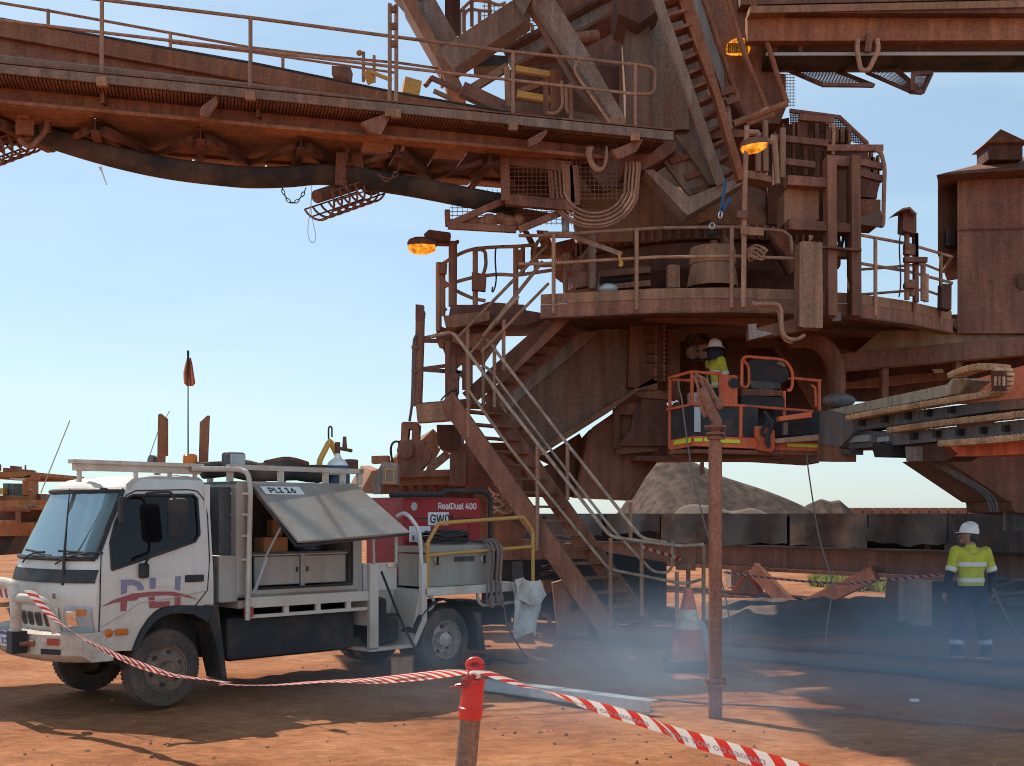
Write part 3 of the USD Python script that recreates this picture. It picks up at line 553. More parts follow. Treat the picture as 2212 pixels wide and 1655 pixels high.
tk.part('yellow_rail', M().tube(rnd(yr, .03, 3), .023, 8).cyl((3.31, .04, 1.36), (5.07, .04, 1.43), .02), 'yellow_rail', smooth=40)
tk.part('rear_mudguard', M().tube([(3.57 + .5 * math.cos(t), .12, .37 + .47 * math.sin(t)) for t in np.linspace(.2, 2.9, 14)], .14, 8, flat=.08), 'black')
tk.part('rear_flap', M().prism([(4.02, 0, .65), (4.12, 0, .65), (4.2, 0, .2), (4.1, 0, .2)], (0, .32, 0)), 'rubber')
tk.part('tail_lamp_bar', M().box((5.0, .2, .6), (5.15, 1.5, .7)), 'black')
# ---- loads on the truck
gn = T('welding_generator', 'red engine welder behind a dark tube frame, on the truck deck', 'generator', tp(3.5, .9, .96), xf=TW)
gu0, gu1, gv, gz0, gz1 = 3.45, 4.72, .62, .97, 2.04
gn.part('housing', M().rbox((gu0, gv, gz0 + .1), (gu1, gv + .75, gz1), .03), 'red_paint', smooth=40)
gn.part('panel_groove', M().box((gu0, gv - .004, 1.78), (gu1, gv - .001, 1.792)).box((gu0, gv - .004, 1.50), (gu1, gv - .001, 1.51)).box((4.5, gv - .004, 1.3), (4.51, gv - .001, 1.78)), 'print_black')
gn.part('base_skid', M().box((gu0, gv, gz0), (gu1, gv + .75, gz0 + .1)), 'black')
fr = [(gu0 - .25, gv - .05, 2.06), (gu0 + .55, gv - .05, 2.08), (gu0 + .62, gv - .05, 2.12), (gu1, gv - .05, 2.13), (gu1 + .12, gv - .05, 2.05), (gu1 + .12, gv - .05, 1.0)]
gn.part('tube_frame', M().tube(rnd(fr, .08, 5), .035, 10), 'print_blue' if False else 'black', smooth=True)
gn.part('model_lettering', letters('RealDual 400', .075, (3.98, gv - .001, 1.90), (1, 0, 0), (0, 0, 1)), 'print_white')
gp = gn.part('number_sign', M().box((3.82, gv - .006, 1.70), (4.16, gv - .002, 1.86)), 'print_white')
gn.part('sign_number', letters('GW01', .10, (3.845, gv - .0065, 1.73), (1, 0, 0), (0, 0, 1)), 'print_black', under=gp)
gp = gn.part('white_sign', M().box((3.52, gv - .006, 1.50), (3.86, gv - .002, 1.69)), 'print_white')
gn.part('sign_red_mark', M().box((3.66, gv - .009, 1.52), (3.74, gv - .0065, 1.62)).box((3.57, gv - .009, 1.52), (3.6, gv - .0065, 1.58)), 'print_red', under=gp)
gn.part('maker_badge', M().lathe((3.6, gv - .001, 1.93), (0, -1, 0), [(.05, 0), (.05, .003), (0, .003)], 20), 'galv')
tb = T('tool_chest', 'grey metal tool chest with catches on the rear deck of the truck', 'tool box', tp(3.1, .3, .985), xf=TW)
tb.part('chest_body', M().prism([(3.36, .12, .988), (4.42, .12, .988), (4.42, .12, 1.37), (3.36, .12, 1.37)], (0, .5, 0)), 'alu')
tb.part('chest_lid', M().prism([(3.35, .11, 1.385), (4.43, .11, 1.385), (4.43, .11, 1.46), (3.35, .11, 1.46)], (0, .52, 0)).prism([(3.35, .11, 1.46), (4.43, .11, 1.46), (4.4, .35, 1.5), (3.4, .35, 1.5)], (0, 0, .005)), 'alu')
for u in (3.52, 4.28):
    c = tb.part('chest_catch', M().lathe((u, .118, 1.3), (0, -1, 0), [(.055, 0), (.055, .01), (.045, .015), (0, .015)], 8), 'steel_rim'); tb.part('catch_lever', M().box((u - .015, .09, 1.24), (u + .015, .102, 1.34)), 'black', under=c)
tb.part('chest_label', M().box((3.8, .112, 1.27), (4.12, .117, 1.33)), 'grey_dark')
def tangle(c, rx, ry, rz, n, r, seed, m=None, loops=70):
    m = m or M(); g_ = np.random.default_rng(seed)
    for _ in range(n):
        ph, k = g_.uniform(0, 6.28), g_.uniform(.55, 1.); t = np.linspace(0, g_.uniform(4, 8), 26); z_ = g_.uniform(-1, 1)
        m.tube(np.stack([c[0] + rx * k * np.cos(t + ph), c[1] + ry * k * np.sin(t + ph), c[2] + rz * (z_ * .8 + .25 * np.sin(2.3 * t + ph))], 1), r, 5)
    return m
solo('welding_cable_heap', 'heap of black welding cable lying on the grey tool chest', 'cable', tangle((3.85, .32, 1.57), .36, .16, .07, 14, .016, 3), 'black', xf=TW)
hg = M()
for i, u in enumerate((4.22, 4.28, 4.36, 4.42)):
    hg.tube(smooth_path([(u, .3, 1.5), (u + .02, .1, 1.52), (u + .03, -.02, 1.40), (u, -.03, 1.1), (u - .03 + .02 * i, -.03, .8 - .05 * (i % 2)), (u + .04, -.02, .85)], 4), .02 if i else .01, 6)
solo('hanging_hoses', 'dusty grey hoses draped over the right end of the tool chest', 'hose', hg, 'pipe_grey', xf=TW)
t_ = np.linspace(0, 1, 12); s_ = np.linspace(0, 1, 9)
sk = np.array([[(4.62 + .52 * a + .03 * math.sin(5 * b), -.03 - .05 * math.sin(9 * a + 2 * b) * (.3 + b), 1.0 - .68 * b - .05 * math.sin(7 * a) * b) for a in t_] for b in s_])
rg = T('dust_sheet', 'pale torn sheet hanging from the rear corner of the truck deck', 'cloth', tp(4.9, 0, .98), xf=TW)
rg.part('lower_sheet', M().grid(sk), 'cloth_white', smooth=True)
sk2 = np.array([[(4.6 + .42 * a + .2 * b * a, -.10 - .04 * math.sin(8 * a + 3 * b), 1.03 - (.34 - .25 * abs(a - .45)) * b + .03 * math.sin(6 * a)) for a in t_] for b in s_])
rg.part('upper_fold', M().grid(sk2), 'cloth_white', smooth=True)
c = S(e3, 1660, 1180, .75)
gb = T('gas_bottle', 'dark gas cylinder with white shoulder standing at the rear of the truck canopy', 'gas bottle', tp(c[0], c[1], 1.0), xf=TW)
gb.part('cylinder', M().lathe((c[0], c[1], 0), (0, 0, 1), [(.14, 1.0), (.14, c[2] - .02), (.125, c[2] + .06)], 20), 'drum_blue', smooth=40)
gb.part('shoulder', M().lathe((c[0], c[1], 0), (0, 0, 1), [(.125, c[2] + .06), (.10, c[2] + .11), (.04, c[2] + .15), (.03, c[2] + .2), (0, c[2] + .2)], 20), 'hat_white', smooth=40)
gb.part('regulator', M().cyl((c[0], c[1], c[2] + .15), (c[0], c[1], c[2] + .33), .03).cyl((c[0] + .02, c[1], c[2] + .26), (c[0] + .2, c[1], c[2] + .24), .02).cyl((c[0] + .1, c[1], c[2] + .26), (c[0] + .1, c[1], c[2] + .4), .03, .02).rbox((c[0] + .12, c[1] - .06, c[2] - .0), (c[0] + .26, c[1] + .06, c[2] + .14), .02), 'rust_dark')
bp_ = S(e3, 1090, 1160, .8)
sw = T('roof_bundle', 'long dark rolled tarpaulin on the roof rack of the truck', 'bundle', tp(bp_[0], bp_[1], 2.2), xf=TW)
t = np.linspace(-.85, .85, 14)
sw.part('roll', M().tube([(bp_[0] + a, bp_[1] + .02 * math.sin(6 * a), bp_[2] - .03 + .015 * math.sin(9 * a)) for a in t], [.08 + .03 * (1 - (a / .85) ** 2) + .01 * math.sin(13 * a) for a in t], 12, flat=1.0), 'rubber', smooth=True)
sw.part('top_fold', M().tube([(bp_[0] + .0 + a, bp_[1], bp_[2] + .07 + .03 * math.sin(8 * a)) for a in np.linspace(-.1, .45, 8)], .04, 8), 'rust_dark', smooth=True)
cb = S(b1, 310, 660, .25)
solo('parts_carton', 'worn orange carton standing in the open locker of the truck', 'box', M().rbox(cb - [.17, .1, .14], cb + [.12, .1, .16], .01).rbox(cb + [0, .0, .16], cb + [.12, .12, .34], .01), 'carton', xf=TW)
solo('blue_drum', 'dark blue drum inside the open locker of the truck', 'drum', M().lathe((1.9, .42, 0), (0, 0, 1), [(0, 1.445), (.16, 1.445), (.16, 1.8), (.15, 1.82), (0, 1.82)], 20), 'drum_blue', xf=TW, smooth=40)
solo('torch_lead', 'thin black lead running from the truck step down to the ground', 'cable', M().tube(smooth_path([(2.6, .0, 1.2), (2.75, -.03, .85), (2.95, -.06, .45), (3.1, -.12, .2), (3.2, -.2, .02)], 5), .014, 6), 'black', xf=TW)
wk = G(905, 1458)
# ---------------------------------------------------------------- stacking machine: luffing boom
def TT(name, label, cat, group=None, base=(0, 0, 0)): return T(name, label, cat, base, group)
def FP(t, name, k, pts, d, dep, mat, label=None, d2=None, holes=()):   # plate drawn on a frontal plane, dep metres thick
    return t.part(name, M().prism(Q(k, pts, d), (0, dep, 0), [Q(k, h, d) for h in holes]), mat, label)
def TB_(t, name, k, pts, d, r, mat, dd=None, rr=0, n=8):
    ds = np.linspace(d, dd if dd else d, len(pts)); p = [P(*k(*q), e) for q, e in zip(pts, ds)]
    return t.part(name, M().tube(rnd(p, rr) if rr else p, r, n), mat, smooth=50)
def BR(t, name, k, p, q, d, dq, w, h, mat): return t.part(name, M().bar(P(*k(*p), d), P(*k(*q), dq), w, h), mat)
q0, q1 = P(0, HY, 10.9), P(1400, HY, 12.6); BU = N(q1 - q0); BN = np.array([-BU[1], BU[0], 0.])
bp = plane(q0, BN)
def strip(top, bot, off, th, n=1):      # plate between two pixel polylines on the boom plane
    pts = [bp(*p, off) for p in top] + [bp(*p, off) for p in bot[::-1]]
    return M().prism(pts, BN * th)
bm = TT('conveyor_boom', 'long rust red conveyor boom slanting across the sky above the truck', 'conveyor boom', base=bp(600, 250))
bm.part('kick_channel', strip([(-760, 62), (1455, 284)], [(-760, 80), (1455, 303)], 0, .05), 'grey_brown')
bm.part('channel_flange', M().bar(bp(-760, 64, .1), bp(1455, 285, .1), .2, .02), 'rust')
zf = bp(553, 208)[2]
gm = M(); A_ = bp(-760, 80, 0); B_ = bp(1440, 300, 0); nb = 280
for i in range(nb):
    c = A_ + (B_ - A_) * (i + .5) / nb; gm.bar(c + BN * .06 + [0, 0, -.02], c + BN * .75 + [0, 0, -.02], .035, .03)
bm.part('walkway_grating', gm, 'rust_dark', kind='stuff')
bm.part('grating_backing', M().bar(A_ + BN * .41 + [0, 0, .03], B_ + BN * .41 + [0, 0, .03], .68, .02), 'rust_dark')
o = .5; tl, tr, bl_, br_ = bp(-760, 106, o), bp(1300, 318, o), bp(-760, 152, o), bp(1300, 341, o)
bm.part('lower_beam_web', M().prism([tl, tr, br_, bl_], BN * .03), 'rust')
bm.part('lower_flange', M().hexa([bl_ - BN * .14 + [0, 0, -.05], br_ - BN * .14 + [0, 0, -.05], br_ + BN * .14 + [0, 0, -.05], bl_ + BN * .14 + [0, 0, -.05], bl_ - BN * .14, br_ - BN * .14, br_ + BN * .14, bl_ + BN * .14]), 'rust_orange')
bm.part('upper_stringer', strip([(-760, -88), (0, 43), (553, 140), (864, 204), (1181, 259), (1200, 266)], [(-760, -52), (0, 78), (553, 177), (864, 240), (1181, 268), (1200, 270)], 1.0, .25), 'rust_orange')
bm.part('side_plate', strip([(-760, -52), (0, 78), (553, 177), (864, 232), (1181, 266)], [(-760, 70), (0, 146), (553, 202), (864, 232), (1181, 268)], 1.1, .04), 'rust')
bm.part('stringer_lip', M().tube([bp(*p, 1.02) for p in ((-760, -90), (0, 42), (553, 139), (864, 203), (1181, 258))], .03, 6), 'black')
bm.part('grey_strip', strip([(-760, 48), (0, 120), (553, 182), (864, 219), (1170, 256)], [(-760, 63), (0, 139), (553, 193), (864, 226), (1170, 259)], .12, .02), 'grey_brown')
bm.part('signal_cord', M().tube([bp(*p, -.04) for p in ((-760, 40), (0, 120), (553, 182), (700, 201))], .009, 5), 'cord')
for x, y in ((56, 150), (225, 185), (453, 205), (805, 245), (560, 215)):
    bm.part('web_stiffener', M().bar(bp(x, y + 2, .40), bp(x, y + 40, .42), .05, .16), 'rust')
for k, pts in ((a0, [(1300, 690), (1400, 615), (1410, 660), (1345, 755), (1290, 740)]), (a1, [(880, 790), (1050, 730), (1060, 770), (1010, 870), (940, 850)]), (e0, [(1030, 1120), (1185, 1035), (1190, 1060), (1130, 1140), (1040, 1185)]), (e0, [(1700, 1210), (1950, 1110), (1955, 1130), (1900, 1220), (1760, 1280)])):
    bm.part('gusset_bracket', M().prism([bp(*k(*p), .05) for p in pts], BN * .12), 'rust')
# underside: plates, cross beams, diagonals
zb = bl_[2] * .4 + br_[2] * .6 - .05
s0, s1 = (tl - q0) @ BU, (br_ - q0) @ BU
def bl(s, t, z): return q0 + BU * s + BN * t + np.array([0, 0, z - q0[2]])
holes_s = []
for k, x0_, x1_ in ((a1, 890, 1160), (a1, 1385, 1590)):
    p0, p1 = G(*k(x0_, 950), zb), G(*k(x1_, 950), zb); holes_s.append(((p0 - q0) @ BU, (p1 - q0) @ BU))
bay = 1.45; s = -9.0; i = 0; cuts = sorted([c for h in holes_s for c in h])
while s < s1 - .3:
    e = min(s + bay, s1)
    segs = [s] + [c for c in cuts if s < c < e] + [e]
    for u0_, u1_ in zip(segs[:-1], segs[1:]):
        inh = any(h[0] - .01 <= (u0_ + u1_) / 2 <= h[1] + .01 for h in holes_s)
        t0 = 1.25 if inh else .38
        bm.part('belly_plate', M().hexa([bl(u0_ + .01, t0, zb), bl(u1_ - .01, t0, zb), bl(u1_ - .01, 1.95, zb), bl(u0_ + .01, 1.95, zb)] + [bl(u0_ + .01, t0, zb + .02), bl(u1_ - .01, t0, zb + .02), bl(u1_ - .01, 1.95, zb + .02), bl(u0_ + .01, 1.95, zb + .02)]), 'rust' if i % 3 != 1 else 'rust_dark')
    bm.part('cross_beam', M().ibeam(bl(s, .6, zb - .1), bl(s, 1.95, zb - .1), .12, .18, .02), 'rust_dark')
    bm.part('diagonal_brace', M().bar(bl(s + .1, .75, zb - .12), bl(s + bay / 2, 1.8, zb - .12), .13, .12), 'rust_dark')
    bm.part('diagonal_brace', M().bar(bl(s + bay - .1, .75, zb - .12), bl(s + bay / 2, 1.8, zb - .14), .07, .07), 'rust_dark')
    s += bay; i += 1
bm.part('far_beam', M().bar(bl(-9, 1.98, zb + .1), bl(s1, 1.98, zb + .1), .1, .3), 'rust_dark')
# deeper deck at the heel of the boom
sx0 = (bp(560, 250) - q0) @ BU - 2.2
for k in range(6):
    a_ = sx0 + (s1 - sx0) * k / 6; b_ = sx0 + (s1 - sx0) * (k + 1) / 6
    bm.part('heel_deck', M().hexa([bl(a_ + .02, 2.05, zb + .55), bl(b_ - .02, 2.05, zb + .55), bl(b_ - .02, 4.5, zb + .6), bl(a_ + .02, 4.5, zb + .6)] + [bl(a_ + .02, 2.05, zb + .6), bl(b_ - .02, 2.05, zb + .6), bl(b_ - .02, 4.5, zb + .65), bl(a_ + .02, 4.5, zb + .65)]), 'rust')
# return belt
bz = lambda p: plane(q0 + BN * 1.35, BN)(*p)
cl = [bz(p) for p in ((-300, 190), (-140, 226), (0, 262), (100, 296), (234, 337), (368, 366), (480, 380), (553, 385), (640, 382), (700, 378), (787, 388), (850, 398), (920, 410), (1040, 434), (1110, 444))]
cl = smooth_path(cl, 5)
t = np.gradient(cl, axis=0); t /= np.linalg.norm(t, axis=1, keepdims=True)
prf = [(-.26, .06), (-.2, -.06), (-.1, -.13), (0, -.15), (.1, -.13), (.2, -.06), (.26, .06), (.2, .12), (0, .16), (-.2, .12)]
sec = np.array([[c + BN * a + np.array([0, 0, b]) for a, b in prf] for c in cl])
solo('return_belt', 'sagging black return belt hanging below the red boom', 'conveyor belt', M().grid(sec, closed=True), 'rubber', smooth=True)
# handrails on the boom
hr = TT('walkway_handrail', 'rust red pipe handrail along the near edge of the boom walkway', 'handrail', base=bp(541, 205))
top = [(-200, -52), (227, 0), (541, 38), (834, 77), (1108, 112), (1372, 139)]
hr.part('top_rail', M().tube(rnd([bp(*p, .05) for p in top + [(1416, 146), (1414, 203), (1372, 203)]], .12), .027, 8), 'rail_pipe', smooth=50)
hr.part('middle_rail', M().tube([bp(*p, .05) for p in ((-200, 20), (220, 70), (541, 108), (864, 146), (1106, 173), (1372, 203))], .024, 8), 'rail_pipe', smooth=50)
for x, y in ((-100, 140), (220, 176), (541, 207), (842, 243), (856, 246), (1108, 273), (1372, 296)):
    yt = np.interp(x, [p[0] for p in top], [p[1] for p in top])
    pst = hr.part('post', M().tube([bp(x, y, .05), bp(x, yt - (70 if 800 < x < 860 else 0), .05)], .03, 8), 'rail_pipe', smooth=50)
    hr.part('post_foot', M().box(bp(x, y, .0) - [.07, .03, .06], bp(x, y, .0) + [.07, .05, .06]), 'tan_steel', under=pst)
for y in (20, 57, 95): hr.part('post_clamp', M().bar(bp(843, y, .03), bp(858, y, .03), .06, .09), 'rust')
f2 = TT('far_handrail', 'thin handrail with short posts on the far side of the boom', 'handrail', base=bp(368, 98, 2.4))
fb = lambda p: bp(*p, 2.4)
f2.part('top_rail', M().tube([fb(p) for p in ((-200, -30), (0, 6), (104, 23), (368, 71), (538, 102), (700, 121), (864, 136), (955, 149))], .024, 8), 'rail_pipe', smooth=50)
f2.part('middle_rail', M().tube([fb(p) for p in ((371, 92), (541, 112), (700, 135), (860, 158))], .022, 8), 'rail_pipe', smooth=50)
for x, y, yb in ((104, 20, 56), (368, 70, 102), (611, 112, 148), (785, 112, 176), (808, 120, 178), (955, 149, 190)): f2.part('post', M().cyl(fb((x, y)), fb((x, yb)), .028, n=8), 'rail_pipe', smooth=50)
f2.part('rail_end_ball', M().ball(fb((776, 114)), .05), 'rail_pipe', smooth=True)
# idler cages
def cage(name, label, ends, hang, wm='rust'):
    c = TT(name, label, 'belt guard', 'wire guards round the return rollers', base=ends[0])
    a, b = ends; ax = N(b - a); L_ = np.linalg.norm(b - a); n1 = N(np.cross(ax, (0, 0, 1))); n2 = np.cross(n1, ax); R = .30
    for i in range(8):
        o = a + ax * L_ * i / 7; c.part('hoop', M().tube(arc(o, R, 3.5, 6.0 + .6, 14, n1, n2), .018, 6), wm)
    for th in np.linspace(3.5, 6.6, 7):
        e = n1 * math.cos(th) * R + n2 * math.sin(th) * R; c.part('long_bar', M().bar(a + e, b + e, .022, .022), wm)
    c.part('roller', M().cyl(a + n2 * .05, b + n2 * .05, .1, n=14), 'rust_dark', smooth=50)
    for h in hang: c.part('hanger', M().bar(h[0], h[1], .16, .05), wm)
    c.part('end_plate', M().lathe(b, ax, [(.2, -.02), (.2, .02), (0, .02)], 14), wm)
    return c
f13 = lambda x, y, o=1.1: plane(q0 + BN * o, BN)(x, y)
A2, B2 = f13(700, 428, .95), f13(808, 396, 1.9)
cage('idler_guard', 'rusty half-round wire guard hanging under the middle of the boom', (f13(686, 432, .9), f13(800, 395, 1.9)), [(f13(768, 300, 1.2), f13(776, 372, 1.2)), (f13(738, 330, 1.0), f13(735, 400, 1.0))])
cage('idler_guard', 'rusty half-round wire guard at the far left edge under the boom', (f13(-70, 330, .9), f13(58, 285, 1.9)), [(f13(55, 215, 1.2), f13(55, 300, 1.2)), (f13(98, 230, 1.0), f13(98, 285, 1.0))])
hp = TT('hanger_plates', 'orange rust hanger plates holding the guard at the left edge', 'bracket', base=f13(55, 270))
hp.part('plate', M().prism([f13(*a0(*p), .8) for p in ((100, 750), (220, 755), (215, 870), (100, 860))], BN * .06), 'rust_orange')
hp.part('strap', M().tube(rnd([f13(*a0(*p), .8) for p in ((315, 690), (300, 850), (190, 960), (120, 900))], .1), .035, 7), 'rust')
hp.part('strap', M().bar(f13(*a0(150, 480), .45), f13(*a0(150, 760), .75), .16, .05), 'rust')
def chain(name, label, pts, r=.022, mat='rust'):
    p = smooth_path(pts, 8); L_ = np.concatenate([[0], np.cumsum(np.linalg.norm(np.diff(p, axis=0), axis=1))]); n = int(L_[-1] / (r * 3.4)); t = TT(name, label, 'chain', base=pts[0]); m = M()
    for i in range(n):
        u = (i + .5) / n * L_[-1]; c = np.array([np.interp(u, L_, p[:, j]) for j in range(3)]); c2 = np.array([np.interp(min(u + .02, L_[-1]), L_, p[:, j]) for j in range(3)]); ax = N(c2 - c + 1e-9)
        sd_ = N(np.cross(ax, BN)) if i % 2 else N(BN); m.tube(np.array([c + ax * math.cos(a) * r * 2.2 + sd_ * math.sin(a) * r * 1.1 for a in np.linspace(0, 6.283, 9)]), r * .38, 4, cap=False)
    t.part('links', m, mat, kind='stuff')
chain('hanging_chain', 'dark chain looping below the belt left of the middle guard', [f13(*a1(*p), 1.0) for p in ((372, 1195), (385, 1260), (435, 1310), (490, 1275), (522, 1215))], .02, 'grey_dark')
chain('hanging_chain', 'rusty chain hanging from the boom beam right of the middle guard', [f13(*a1(*p), .8) for p in ((1185, 935), (1150, 1040), (1080, 1150), (1020, 1150), (985, 1130))], .026)
chain('hanging_chain', 'rusty vertical chain beside the left hanger of the middle guard', [f13(*a1(*p), .8) for p in ((790, 895), (788, 980), (770, 1100), (790, 1230))], .026)
solo('cord_loop', 'thin pale cord loop dangling under the middle wire guard', 'cord', M().tube(smooth_path([f13(*a1(*p), .95) for p in ((560, 1200), (548, 1380), (536, 1500), (560, 1568), (586, 1530), (562, 1400), (575, 1230))], 5), .005, 5), 'galv')
solo('flag_strip', 'short white strip hanging from the belt left of the middle', 'cord', M().tube([f13(*a0(*p), 1.0) for p in ((648, 1080), (660, 1110), (690, 1195)) ], [.03, .012, .008], 5), 'print_white')
# clutter at the boom heel
ck = TT('boom_heel_frame', 'orange and rusty angle frames standing on the boom beside the mast legs', 'frame', base=P(1100, 220, 13))
for k, p, q, w, mt in ((e0, (585, 710), (865, 540), .12, 'tan_steel'), (e0, (860, 540), (868, 860), .09, 'tan_steel'), (e0, (930, 555), (1230, 605), .09, 'yellow_rail'), (e0, (1250, 570), (1250, 900), .16, 'rust_orange'), (e0, (940, 760), (1240, 810), .1, 'yellow_rail'), (e0, (940, 750), (1230, 640), .09, 'rust_orange'), (e0, (1235, 600), (1235, 820), .07, 'yellow_rail'), (e0, (1170, 690), (1175, 930), .08, 'rust'), (e0, (1370, 670), (1378, 970), .06, 'rail_pipe'), (e0, (205, 690), (250, 625), .07, 'rust'), (e0, (250, 625), (480, 730), .07, 'rust'), (e0, (500, 720), (820, 870), .2, 'rust'), (e0, (270, 730), (420, 800), .06, 'tan_steel'), (a1, (915, 455), (950, 540), .1, 'yellow_rail'), (a1, (930, 460), (1080, 520), .05, 'yellow_rail'), (a1, (1150, 560), (1255, 590), .25, 'yellow_rail')):
    ck.part('angle_bar', M().bar(P(*k(*p), 12.95), P(*k(*q), 13.0), w, w), mt)
FP(ck, 'skirt_plate', e0, [(640, 730), (760, 790), (1240, 850), (1690, 960), (1690, 1010), (1180, 960), (830, 880)], 13.3, .05, 'grey_brown')
FP(ck, 'dark_backing', e0, [(880, 560), (1300, 500), (1810, 540), (1810, 1000), (1240, 960), (880, 860)], 14.6, .05, 'rust_dark')
FP(ck, 'small_box', a1, [(690, 425), (810, 430), (800, 505), (690, 480)], 12.7, .3, 'rust')
ck.part('pipe_loop', M().tube(rnd([P(*e0(*p), 12.9) for p in ((1300, 650), (1310, 850), (1260, 915), (1180, 910))], .15), .03, 7).tube(rnd([P(*e0(*p), 12.9) for p in ((1335, 680), (1340, 880), (1360, 910))], .1), .03, 7), 'rail_pipe')
FP(ck, 'grey_walkway', e0, [(590, 430), (870, 450), (870, 520), (590, 540)], 13.8, .4, 'grey_dark')
# mast legs
ml = TT('boom_mast', 'slanting grey box legs and cross brace of the mast at the top', 'mast', base=P(1050, 130, 13.3))
FP(ml, 'leg', e0, [(105, -25), (275, -25), (458, 297), (330, 385)], 13.7, .6, 'grey_steel', 'far left grey leg')
FP(ml, 'leg_edge', e0, [(8, -25), (105, -25), (330, 385), (440, 560), (520, 730), (370, 680), (330, 545)], 13.5, .8, 'tan_steel')
FP(ml, 'brace', e0, [(330, 385), (890, 10), (960, -25), (985, -25), (1050, 140), (440, 545)], 13.2, .5, 'grey_brown')
FP(ml, 'leg', e0, [(1050, -25), (1235, -25), (1500, 400), (1810, 945), (1700, 935), (1345, 415)], 12.62, .35, 'grey_brown', 'near right leg landing on the walkway')
FP(ml, 'leg_foot', e0, [(1690, 935), (1812, 945), (1822, 1060), (1700, 1055)], 12.6, .5, 'tan_steel')
FP(ml, 'leg_edge', e0, [(980, -25), (1050, -25), (1345, 415), (1695, 935), (1690, 1005), (1400, 640), (1110, 150)], 12.9, .3, 'rust')
ml.part('conduit', M().tube(rnd([P(*e0(*p), 12.55) for p in ((1480, 480), (1420, 500), (1400, 560), (1430, 620), (1690, 990))], .2), .022, 6), 'rail_pipe')
ml.part('cross_pin', M().cyl(P(*e0(1390, 310), 12.7), P(*e0(1580, 285), 12.9), .09, n=12), 'rust')
ap = TT('access_platform', 'grey railed platform high behind the mast legs', 'platform', base=P(1150, 150, 14.5))
ap.part('edge_beam', M().bar(P(*e0(860, 480), 14.6), P(*e0(1760, -10), 14.3), .12, .32), 'grey_steel')
ap.part('under_deck', M().bar(P(*e0(900, 520), 14.9), P(*e0(1800, 50), 14.6), 1.5, .06), 'rust_dark')
for x, y0_, y1_ in ((480, 80, 280), (515, 80, 260), (578, 10, 210), (640, 90, 200), (720, 0, 150), (850, 290, 420), (968, 200, 400), (1010, 170, 350), (1065, 210, 310), (690, 340, 430), (740, 330, 450)): ap.part('post', M().cyl(P(*e0(x, y0_), 14.8), P(*e0(x, y1_), 14.8), .035, n=8), 'rail_pipe')
for pts in (((475, 100), (500, 75), (560, 15), (600, 0), (720, 15), (800, 45), (850, 20)), ((515, 170), (520, 110), (560, 70), (640, 85), (740, 90)), ((860, 310), (1010, 210), (1065, 195)), ((800, 350), (870, 360), (1000, 320), (1070, 270)), ((860, 400), (1060, 310))): ap.part('rail', M().tube(rnd([P(*e0(*p), 14.8) for p in pts], .15), .03, 7), 'rail_pipe')
ap.part('post_column', M().bar(P(*e0(400, -25), 14.5), P(*e0(400, 250), 14.5), .16, .16), 'rust_dark'); ap.part('post_column', M().bar(P(*e0(455, -25), 14.5), P(*e0(455, 280), 14.5), .12, .12), 'rust_dark')
wm_ = M(); p0_ = P(*e0(660, 420), 15); wm_.mesh(p0_, np.array([1., 0, 0]), N([0, 0, 1.]), 1.3, .9, .09, .012); ap.part('wire_panel', wm_, 'rust_dark', kind='stuff')
# central column, plates, dark interior
tw = TT('slewing_tower', 'massive rust and grey steel tower carrying the boom above the slewing ring', 'tower', base=P(1480, 600, 15))
FP(tw, 'column', e0, [(1818, 240), (2010, 200), (2005, 1030), (1815, 1030)], 13.2, 1.2, 'grey_brown')
FP(tw, 'bolt_box', e0, [(1730, -20), (2060, -20), (2100, 60), (1930, 190), (1760, 110)], 12.9, 1.0, 'rust_dark')
FP(tw, 'side_column', e0, [(2005, 160), (2280, 100), (2330, 1040), (2005, 1040)], 13.4, .8, 'grey_steel')
FP(tw, 'back_wall', D, [(1140, -10), (1640, -10), (1640, 300), (1600, 420), (1240, 460), (1240, 250)], 16.2, .1, 'rust_dark')
FP(tw, 'grey_wedge', a3, [(200, 180), (330, 60), (600, 800), (640, 1190), (560, 1195), (330, 880), (200, 860)], 13.5, .3, 'grey_steel')
FP(tw, 'wedge_rib', a3, [(325, 875), (420, 875), (635, 1185), (545, 1195), (480, 1090)], 13.2, .25, 'grey_brown')
FP(tw, 'heel_block', a3, [(-60, 1010), (40, 890), (120, 880), (330, 920), (330, 970), (240, 1030), (120, 1100), (-10, 1100)], 13.1, .7, 'rust')
for i, (y, x0_, x1_) in enumerate(((1050, 280, 440), (1150, 380, 520), (1240, 430, 600))):
    BR(tw, 'step_plate', a3, (x0_, y + 15), (x1_, y - 30), 13.4, 13.4, .4, .1, 'rust')
FP(tw, 'sloped_frame', a3, [(130, 1100), (180, 1095), (415, 1270), (745, 1145), (765, 1185), (405, 1390), (370, 1360)], 12.95, .5, 'grey_brown')
FP(tw, 'frame_panel', a3, [(235, 1030), (330, 960), (480, 1090), (620, 1190), (415, 1265)], 13.3, .1, 'grey_brown')
FP(tw, 'lower_shroud', a3, [(-330, 1150), (20, 1090), (160, 1110), (380, 1370), (560, 1420), (300, 1500), (180, 1560), (-300, 1560), (-330, 1450)], 13.8, .2, 'tan_steel')
def lath(t, name, x, d, prof, mat, n=40):   # profile in picture rows
    ax = P(x, HY, d); m = M().lathe((ax[0], ax[1], 0), (0, 0, 1), [(r, EYE - (y - HY) / F * d * DS) for y, r in prof], n); return t.part(name, m, mat, smooth=40)
lath(tw, 'slewing_cone', 1480, 15.6, [(380, .9), (420, 1.3), (470, 2.0), (530, 2.25), (585, 2.3)], 'tan_steel')
rg_ = lath(tw, 'ring_gear', 1500, 15.4, [(560, 2.3), (560, 2.62), (588, 2.62), (588, 2.3)], 'rust_dark', 64)
ax = P(1500, HY, 15.4); gt = M(); zr = P(1500, 574, 15.4)[2]
